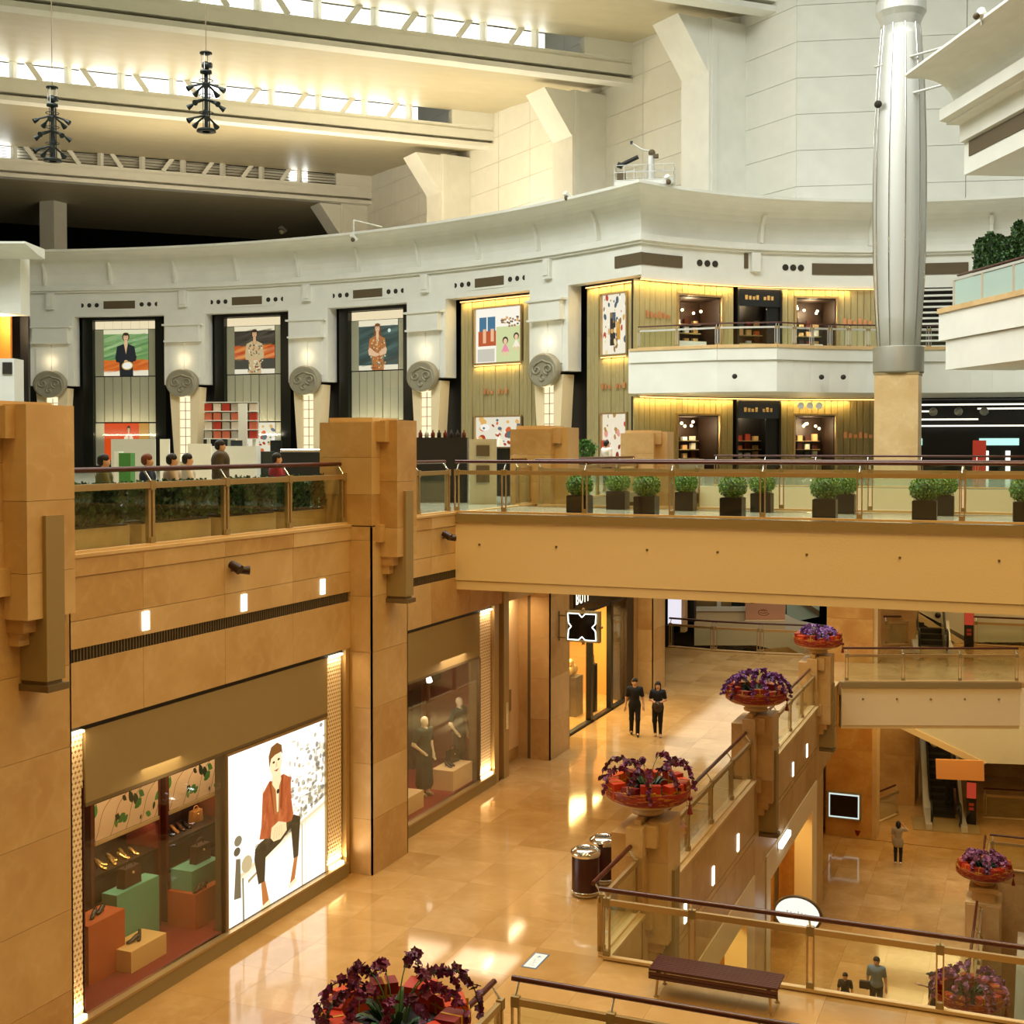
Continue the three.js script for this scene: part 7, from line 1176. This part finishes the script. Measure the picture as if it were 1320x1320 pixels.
// surface round tapered capsules [ax,ay,az, bx,by,bz, ra, rb] joined by a smooth minimum
function skinOver(caps, res, k = 0.02) {
  let lo = [9, 9, 9], hi = [-9, -9, -9];
  for (const c of caps) { const r = Math.max(c[6], c[7]) + 0.04; for (let i = 0; i < 3; i++) { lo[i] = Math.min(lo[i], c[i] - r, c[i + 3] - r); hi[i] = Math.max(hi[i], c[i] + r, c[i + 3] + r); } }
  const cen = lo.map((v, i) => (v + hi[i]) / 2), half = Math.max(...lo.map((v, i) => (hi[i] - v) / 2)) * 1.05;
  const mc = new MarchingCubes(res, mcMat, false, false, 60000); mc.isolation = 0; mc.reset();
  const f = mc.field, n = res, hs = res / 2;
  for (let z = 0; z < n; z++) { const pz = cen[2] + (z - hs) / hs * half; if (pz < lo[2] - 0.1 || pz > hi[2] + 0.1) { f.fill(-1, z * n * n, (z + 1) * n * n); continue; }
    for (let y = 0; y < n; y++) { const py = cen[1] + (y - hs) / hs * half; for (let x = 0; x < n; x++) { const px = cen[0] + (x - hs) / hs * half; if (px < lo[0] - 0.1 || px > hi[0] + 0.1) { f[x + y * n + z * n * n] = -1; continue; }
      let d = 1; for (const c of caps) { const dx = c[3] - c[0], dy = c[4] - c[1], dz = c[5] - c[2], ex = px - c[0], ey = py - c[1], ez = pz - c[2], l2 = dx * dx + dy * dy + dz * dz; let t = l2 > 0 ? (ex * dx + ey * dy + ez * dz) / l2 : 0; t = t < 0 ? 0 : t > 1 ? 1 : t; const qx = ex - dx * t, qy = ey - dy * t, qz = ez - dz * t, dd = Math.sqrt(qx * qx + qy * qy + qz * qz) - (c[6] + (c[7] - c[6]) * t); const h = Math.max(k - Math.abs(d - dd), 0) / k; d = Math.min(d, dd) - h * h * k * 0.25; }
      f[x + y * n + z * n * n] = -d; } } }
  mc.update();
  const cnt = mc.count, P = Array.from(mc.positionArray.subarray(0, cnt * 3)), N = Array.from(mc.normalArray.subarray(0, cnt * 3));
  for (let i = 0; i < cnt; i++) for (let j = 0; j < 3; j++) P[i * 3 + j] = cen[j] + P[i * 3 + j] * half;
  const g = new THREE.BufferGeometry(); g.setAttribute('position', new THREE.Float32BufferAttribute(P, 3)); g.setAttribute('normal', new THREE.Float32BufferAttribute(N, 3)); g.setAttribute('uv', new THREE.Float32BufferAttribute(new Array(cnt * 2).fill(0), 2)); return g;
}
const lerp3 = (a, b, t) => a.map((v, i) => v + (b[i] - v) * t);
function figure(o) {
  const t = thing(o.name || 'person', o.label, o.category || 'person', o.group, o.pos, o.turn);
  const s = o.h / 1.7, S = (p) => p.map((v) => v * s), C = (a, b, ra, rb) => [...S(a), ...S(b), ra * s, rb * s];
  const J = { hipL: [0.09, 0.9, 0], hipR: [-0.09, 0.9, 0], kneeL: [0.1, 0.49, 0.03], kneeR: [-0.1, 0.49, 0.03], ankL: [0.1, 0.08, 0], ankR: [-0.1, 0.08, 0], shL: [0.18, 1.40, 0], shR: [-0.18, 1.40, 0], elL: [0.24, 1.12, -0.02], elR: [-0.24, 1.12, -0.02], haL: [0.23, 0.87, 0.06], haR: [-0.23, 0.87, 0.06], neck: [0, 1.45, 0], head: [0, 1.58, 0.01], ...o.pose };
  const fat = o.fat || 1;
  const skin = [C(J.neck, [J.head[0], J.head[1] - 0.03, J.head[2]], 0.05, 0.05), C([J.head[0], J.head[1] - 0.035, J.head[2] + 0.02], [J.head[0], J.head[1] + 0.04, J.head[2] - 0.005], 0.066, 0.082), C([J.head[0], J.head[1] - 0.02, J.head[2] + 0.085], [J.head[0], J.head[1] + 0.01, J.head[2] + 0.078], 0.014, 0.009)];
  for (const q of [-1, 1]) skin.push(C([J.head[0] + q * 0.078, J.head[1] - 0.01, J.head[2] - 0.01], [J.head[0] + q * 0.08, J.head[1] + 0.025, J.head[2] - 0.015], 0.012, 0.014));
  const palm = {};
  for (const k of ['L', 'R']) { const el = J['el' + k], ha = J['ha' + k]; skin.push(C(J['sh' + k], el, 0.05, 0.04), C(el, ha, 0.039, 0.026)); const d = lerp3(el, ha, 1.22), e = lerp3(el, ha, 1.02); palm[k] = [e, d]; skin.push(C(e, lerp3(el, ha, 1.2), 0.028, 0.03)); }
  for (const k of ['L', 'R']) if (!o.noLegs) skin.push(C(J['hip' + k], J['knee' + k], 0.075, 0.052), C(J['knee' + k], J['ank' + k], 0.05, 0.036), C(J['ank' + k], [J['ank' + k][0], J['ank' + k][1] - 0.03, J['ank' + k][2] + 0.1], 0.036, 0.03));
  skin.push(C([0, 0.95, 0], [0, 1.35, 0], 0.12, 0.13));
  const fingers = [];
  for (const k of ['L', 'R']) { const [e, d] = palm[k], dir = V(...d).sub(V(...e)).normalize(), side = V(1, 0, 0).addScaledVector(dir, -dir.x).normalize(), nor = V().crossVectors(dir, side), base = V(...lerp3(J['el' + k], J['ha' + k], 1.28)); const L = [0.06, 0.07, 0.066, 0.052]; for (let i = 0; i < 4; i++) { const p = base.clone().addScaledVector(side, (i - 1.5) * 0.017), m = p.clone().addScaledVector(dir, L[i] * 0.5).addScaledVector(nor, 0.006), q = p.clone().addScaledVector(dir, L[i]).addScaledVector(nor, 0.022); fingers.push(rod(S(p.toArray()), S(m.toArray()), 0.0085 * s, 6), rod(S(m.toArray()), S(q.toArray()), 0.0075 * s, 6)); } const p = V(...lerp3(J['el' + k], J['ha' + k], 1.1)).addScaledVector(side, k === 'L' ? -0.026 : 0.026), q = p.clone().addScaledVector(dir, 0.035).addScaledVector(side, k === 'L' ? -0.02 : 0.02), q2 = q.clone().addScaledVector(dir, 0.024); fingers.push(rod(S(p.toArray()), S(q.toArray()), 0.0095 * s, 6), rod(S(q.toArray()), S(q2.toArray()), 0.0085 * s, 6)); }
  const skinMat = o.skinMat || std({ color: o.skin || 0xd0a07c, roughness: 0.55 });
  mesh('body', join([skinOver(skin, o.res || 72, 0.035 * s), ...fingers]), skinMat, t);
  if (!o.plain) { const face = []; for (const q of [-1, 1]) face.push(moved(new THREE.SphereGeometry(0.011 * s, 6, 5), (J.head[0] + q * 0.03) * s, (J.head[1] + 0.022) * s, (J.head[2] + 0.076) * s)); face.push(moved(new THREE.SphereGeometry(0.018 * s, 6, 5), J.head[0] * s, (J.head[1] - 0.052) * s, (J.head[2] + 0.078) * s, 0, 0, 0, 1)); mesh('face_features', join(face), std({ color: 0x3c2018, roughness: 0.6 }), t); }
  const top = [C([-0.08, 1.36, 0], [0.08, 1.36, 0], 0.115 * fat, 0.115 * fat), C([0, 1.3, 0.0], [0, 1.0, 0.0], 0.15 * fat, 0.135 * fat), C([-0.05, 0.96, 0], [0.05, 0.96, 0], 0.13 * fat, 0.13 * fat)];
  if (o.longTop) top.push(C([-0.06, 0.9, 0], [0.06, 0.9, 0], 0.15, 0.15), C([-0.07, 0.8, 0], [0.07, 0.8, 0], 0.15, 0.15));
  for (const k of ['L', 'R']) { const e = o.sleeve === 'long' ? J['el' + k] : lerp3(J['sh' + k], J['el' + k], 0.72); top.push(C(J['sh' + k], e, 0.07, 0.058)); if (o.sleeve === 'long') top.push(C(J['el' + k], lerp3(J['el' + k], J['ha' + k], 0.9), 0.054, 0.04)); }
  mesh('shirt', skinOver(top, 56, 0.05 * s), std({ color: o.shirt, roughness: 0.85 }), t);
  if (!o.noLegs) {
    const legs = [C([-0.05, 0.93, 0], [0.05, 0.93, 0], 0.13, 0.13)];
    if (o.skirt) legs.push(C([-0.05, 0.95, 0], [-0.07, 0.28, 0], 0.125, 0.15), C([0.05, 0.95, 0], [0.07, 0.28, 0], 0.125, 0.15));
    else for (const k of ['L', 'R']) legs.push(C(J['hip' + k], J['knee' + k], 0.095, 0.072), C(J['knee' + k], lerp3(J['knee' + k], J['ank' + k], 0.99), 0.07, o.slim ? 0.048 : 0.06));
    mesh(o.skirt ? 'skirt' : 'trousers', skinOver(legs, 60, 0.04 * s), std({ color: o.trousers, roughness: 0.85 }), t);
    const sh = []; for (const k of ['L', 'R']) { const a = J['ank' + k]; sh.push(C([a[0], a[1] - 0.035, a[2] - 0.04], [a[0], a[1] - 0.045, a[2] + 0.13], 0.042, 0.035)); } mesh('shoes', skinOver(sh, 40, 0.02), std({ color: o.shoes || 0x14110f, roughness: 0.5 }), t);
  }
  if (o.hair !== undefined) {
    const hd = J.head, hr = [C([hd[0], hd[1] + 0.05, hd[2] - 0.02], [hd[0], hd[1] + 0.06, hd[2] - 0.01], 0.09, 0.088), C([hd[0], hd[1] + 0.0, hd[2] - 0.05], [hd[0], hd[1] + 0.04, hd[2] - 0.04], 0.075, 0.085)];
    if (o.hairLen) { hr.push(C([hd[0], hd[1], hd[2] - 0.06], [hd[0], hd[1] - o.hairLen, hd[2] - 0.07], 0.075, 0.06)); for (const q of [-1, 1]) hr.push(C([hd[0] + q * 0.07, hd[1] + 0.02, hd[2]], [hd[0] + q * 0.08, hd[1] - o.hairLen * 0.8, hd[2]], 0.03, 0.025)); }
    mesh('hair', skinOver(hr, 40, 0.03), std({ color: o.hair, roughness: 0.7 }), t);
  }
  return t;
}
const ang = (x, z) => Math.atan2(-x, -z);   // turn that faces the camera
// couple strolling towards the camera on the upper walkway
figure({ label: 'man in dark navy polo and black trousers walking on the upper walkway', h: 1.74, pos: [-11.23, L3, -37.25], turn: ang(-11.2, -37) + 0.05, shirt: 0x11131a, trousers: 0x0c0c10, hair: 0x15110e, pose: { kneeL: [0.09, 0.5, 0.12], ankL: [0.08, 0.09, 0.17], ankR: [-0.09, 0.1, -0.16], kneeR: [-0.09, 0.5, 0.0], haR: [-0.28, 0.86, 0.02], haL: [0.26, 0.88, 0.1], elL: [0.25, 1.12, 0] } });
const wom = figure({ label: 'woman in dark tee and leggings holding a bag in front of her', h: 1.66, pos: [-10.54, L3, -37.4], turn: ang(-10.5, -37.4), shirt: 0x12141c, trousers: 0x101014, slim: true, hair: 0x1c130e, hairLen: 0.2, shoes: 0xb8a48c, pose: { elL: [0.24, 1.14, 0.0], haL: [0.07, 1.1, 0.2], elR: [-0.24, 1.14, 0], haR: [-0.06, 1.08, 0.2], kneeL: [0.08, 0.5, 0.06], ankL: [0.08, 0.08, 0.1], ankR: [-0.08, 0.08, -0.05] } });
tag(mesh('shoulder_bag', moved(new THREE.SphereGeometry(0.15, 16, 12), -10.47, L3 + 0.95, -37.17, 0, 0, 0, [1, 1.15, 0.5]), std({ color: 0x4a3826, roughness: 0.7, map: noiseTex })), 'brown patterned bag held by the woman on the walkway', 'bag');
// visitors on the lowest floor
figure({ label: 'woman in a loose beige top seen from behind, raising a hand to her head', h: 1.62, pos: [-4.7, L2, -50.6], turn: Math.PI + 0.1, shirt: 0x9c8a6a, longTop: true, trousers: 0x17181c, hair: 0x15100c, hairLen: 0.1, shoes: 0xe6dccb, pose: { elR: [-0.36, 1.36, 0.06], haR: [-0.16, 1.58, 0.08] } });
{ const p = onY(1130, 1310, L2); const q = [-3.96, L2, -36.6];
  figure({ label: 'man in a grey-blue shirt with a shoulder bag, beyond the bench railing', h: 1.7, pos: q, turn: ang(-3.96, -36.6) - 0.1, shirt: 0x6f8390, fat: 1.08, trousers: 0x2a2a30, hair: 0x16120f, pose: { haR: [-0.24, 0.9, 0.06], haL: [0.27, 0.88, 0.05] } });
  tag(mesh('shoulder_bag', moved(box(-0.14, 0.14, 0, 0.2, -0.06, 0.06), -4.27, L2 + 0.82, -36.5), std({ color: 0x241a16, roughness: 0.6 })), 'small dark bag at the hip of the man in grey-blue', 'bag');
  figure({ label: 'child in a black tee standing beside the man in grey-blue', h: 1.32, pos: [-4.75, L2, -36.1], turn: ang(-4.7, -36), shirt: 0x1b1a1a, trousers: 0x2c2c34, hair: 0x14100d });
  const h = figure({ label: 'person in a black cap pointing, half hidden by the mauve orchid bowl', h: 1.6, pos: [-2.42, L2, -36.4], turn: -Math.PI / 2 - 0.2, shirt: 0x141414, trousers: 0x22242a, hair: 0x15120f, pose: { elR: [-0.2, 1.16, 0.14], haR: [-0.1, 1.2, 0.42], head: [0, 1.56, 0.05] } });
  mesh('cap_brim', moved(new THREE.CylinderGeometry(0.09, 0.09, 0.012, 16), 0, 1.53, 0.12, 0, 0.2), M.black, h);
}
figure({ label: 'dark silhouetted person riding the lower escalator', h: 1.7, pos: [-3.28, L2 + 0.4, -57.9], turn: 2.8, shirt: 0x0c0c0e, sleeve: 'long', trousers: 0x0d0d10, hair: 0x0a0908, hairLen: 0.12, pose: { haL: [0.3, 1.0, 0.25], elL: [0.28, 1.12, 0.08] } });
// guests of the café behind the terrace railing
const seated = { kneeL: [0.12, 0.86, 0.42], kneeR: [-0.12, 0.86, 0.42], ankL: [0.12, 0.31, 0.40], ankR: [-0.12, 0.31, 0.40], elL: [0.25, 1.14, 0.1], elR: [-0.25, 1.14, 0.1], haL: [0.14, 1.1, 0.32], haR: [-0.14, 1.1, 0.32] };
let stool0;
const guest = (label, u, v, X, o) => {
  const p = onX(u, v, X), drop = o.stand ? 0 : 0.23;
  figure({ label, h: o.stand ? p.y : 1.7, group: 'guests of the café', pos: [p.x, -drop, p.z], turn: o.turn || 2.2, plain: true, res: 48, trousers: 0x222226, pose: o.stand ? {} : seated, ...o });
  if (o.stand) return;
  if (!stool0) { stool0 = thing('cafe_stool', 'dark wooden café stool under a guest', 'stool', 'café stools', [p.x, 0, p.z], 0); mesh('seat', moved(new THREE.CylinderGeometry(0.19, 0.19, 0.04, 16), 0, 0.52, 0), M.darkBrown, stool0); for (const [a, b] of [[1, 1], [1, -1], [-1, 1], [-1, -1]]) mesh('leg', rod([a * 0.1, 0.5, b * 0.1], [a * 0.15, 0, b * 0.15], 0.015), M.bronzeDark, stool0); } else copyOf(stool0, [p.x, 0, p.z], 0.3);
};
guest('guest in a dark brown hooded jacket standing behind the terrace hedge', 284, 568, -15.6, { shirt: 0x4a3d28, sleeve: 'long', hair: 0x17110d, fat: 1.25, stand: true });
guest('guest with dark hair and pale grey shirt behind the terrace hedge', 222, 583, -14.9, { shirt: 0xb8ab98, sleeve: 'long', hair: 0x14100e, fat: 1.15 });
guest('dark-haired guest in a white patterned top behind the terrace hedge', 242, 585, -15.3, { shirt: 0xc9c2b4, sleeve: 'long', hair: 0x120e0c });
guest('guest in a crimson top bending behind the terrace hedge', 357, 588, -15.0, { shirt: 0x8a2430, sleeve: 'long', hair: 0x120e0c, fat: 1.2 });
guest('auburn-haired guest in a navy top beside the pale partition', 190, 585, -15.0, { shirt: 0x1a2440, sleeve: 'long', hair: 0x6a3418 });
guest('black-haired guest in an olive top near the left pier', 134, 588, -15.0, { shirt: 0x5a5a34, sleeve: 'long', hair: 0x0f0c0a });
{ const q = onD(782, 567, 46); figure({ label: 'dark-haired guest in a white top beyond the two distant square piers', h: 1.85, group: 'guests of the café', pos: [q.x, 0, q.z], turn: 2.6, plain: true, res: 48, shirt: 0xe2dccf, trousers: 0x2a2a30, hair: 0x15100d }); }
// shop mannequins
const ivory = std({ color: 0xefe2c8, roughness: 0.35 });
figure({ name: 'mannequin', label: 'ivory mannequin in a dark green blouse and long dark skirt, hand on hip', category: 'mannequin', group: 'mannequins in the shop window', h: 1.95, pos: [-13.7, -6.9, -27.75], turn: 1.3, skinMat: ivory, plain: true, shirt: 0x2c3a30, skirt: true, trousers: 0x20261f, shoes: 0x9a8a70, pose: { elR: [-0.3, 1.14, -0.04], haR: [-0.17, 0.98, 0.1] } });
figure({ name: 'mannequin', label: 'ivory mannequin in a dark teal top and trousers next to the perforated strip', category: 'mannequin', group: 'mannequins in the shop window', h: 1.98, pos: [-13.85, -6.9, -30.1], turn: 1.3, skinMat: ivory, plain: true, shirt: 0x2a3c40, trousers: 0x1c2224, shoes: 0x8a7a60, pose: { elR: [-0.3, 1.14, 0], haR: [-0.2, 0.95, 0.1] } });
// ───────────────────────── pivots at the base of each thing ─────────────────────────
const bb = new THREE.Box3();
for (const o of scene.children.slice()) {
  if (o.isLight || o.isCamera || o.userData.placed || o.userData.kind === 'structure') continue;
  if (!o.isMesh && !o.isGroup) continue;
  bb.setFromObject(o); if (bb.isEmpty()) continue;
  const b = V((bb.min.x + bb.max.x) / 2, bb.min.y, (bb.min.z + bb.max.z) / 2);
  if (o.isGroup) { for (const c of o.children) c.position.sub(b); o.position.add(b); }
  else if (o.position.lengthSq() === 0) { o.geometry.translate(-b.x, -b.y, -b.z); o.position.copy(b); for (const c of o.children) c.position.sub(b); }
}
for (const o of scene.children) { delete o.userData.placed; if (o.isLight) o.castShadow = !o.isRectAreaLight; }
renderer.render(scene, camera);
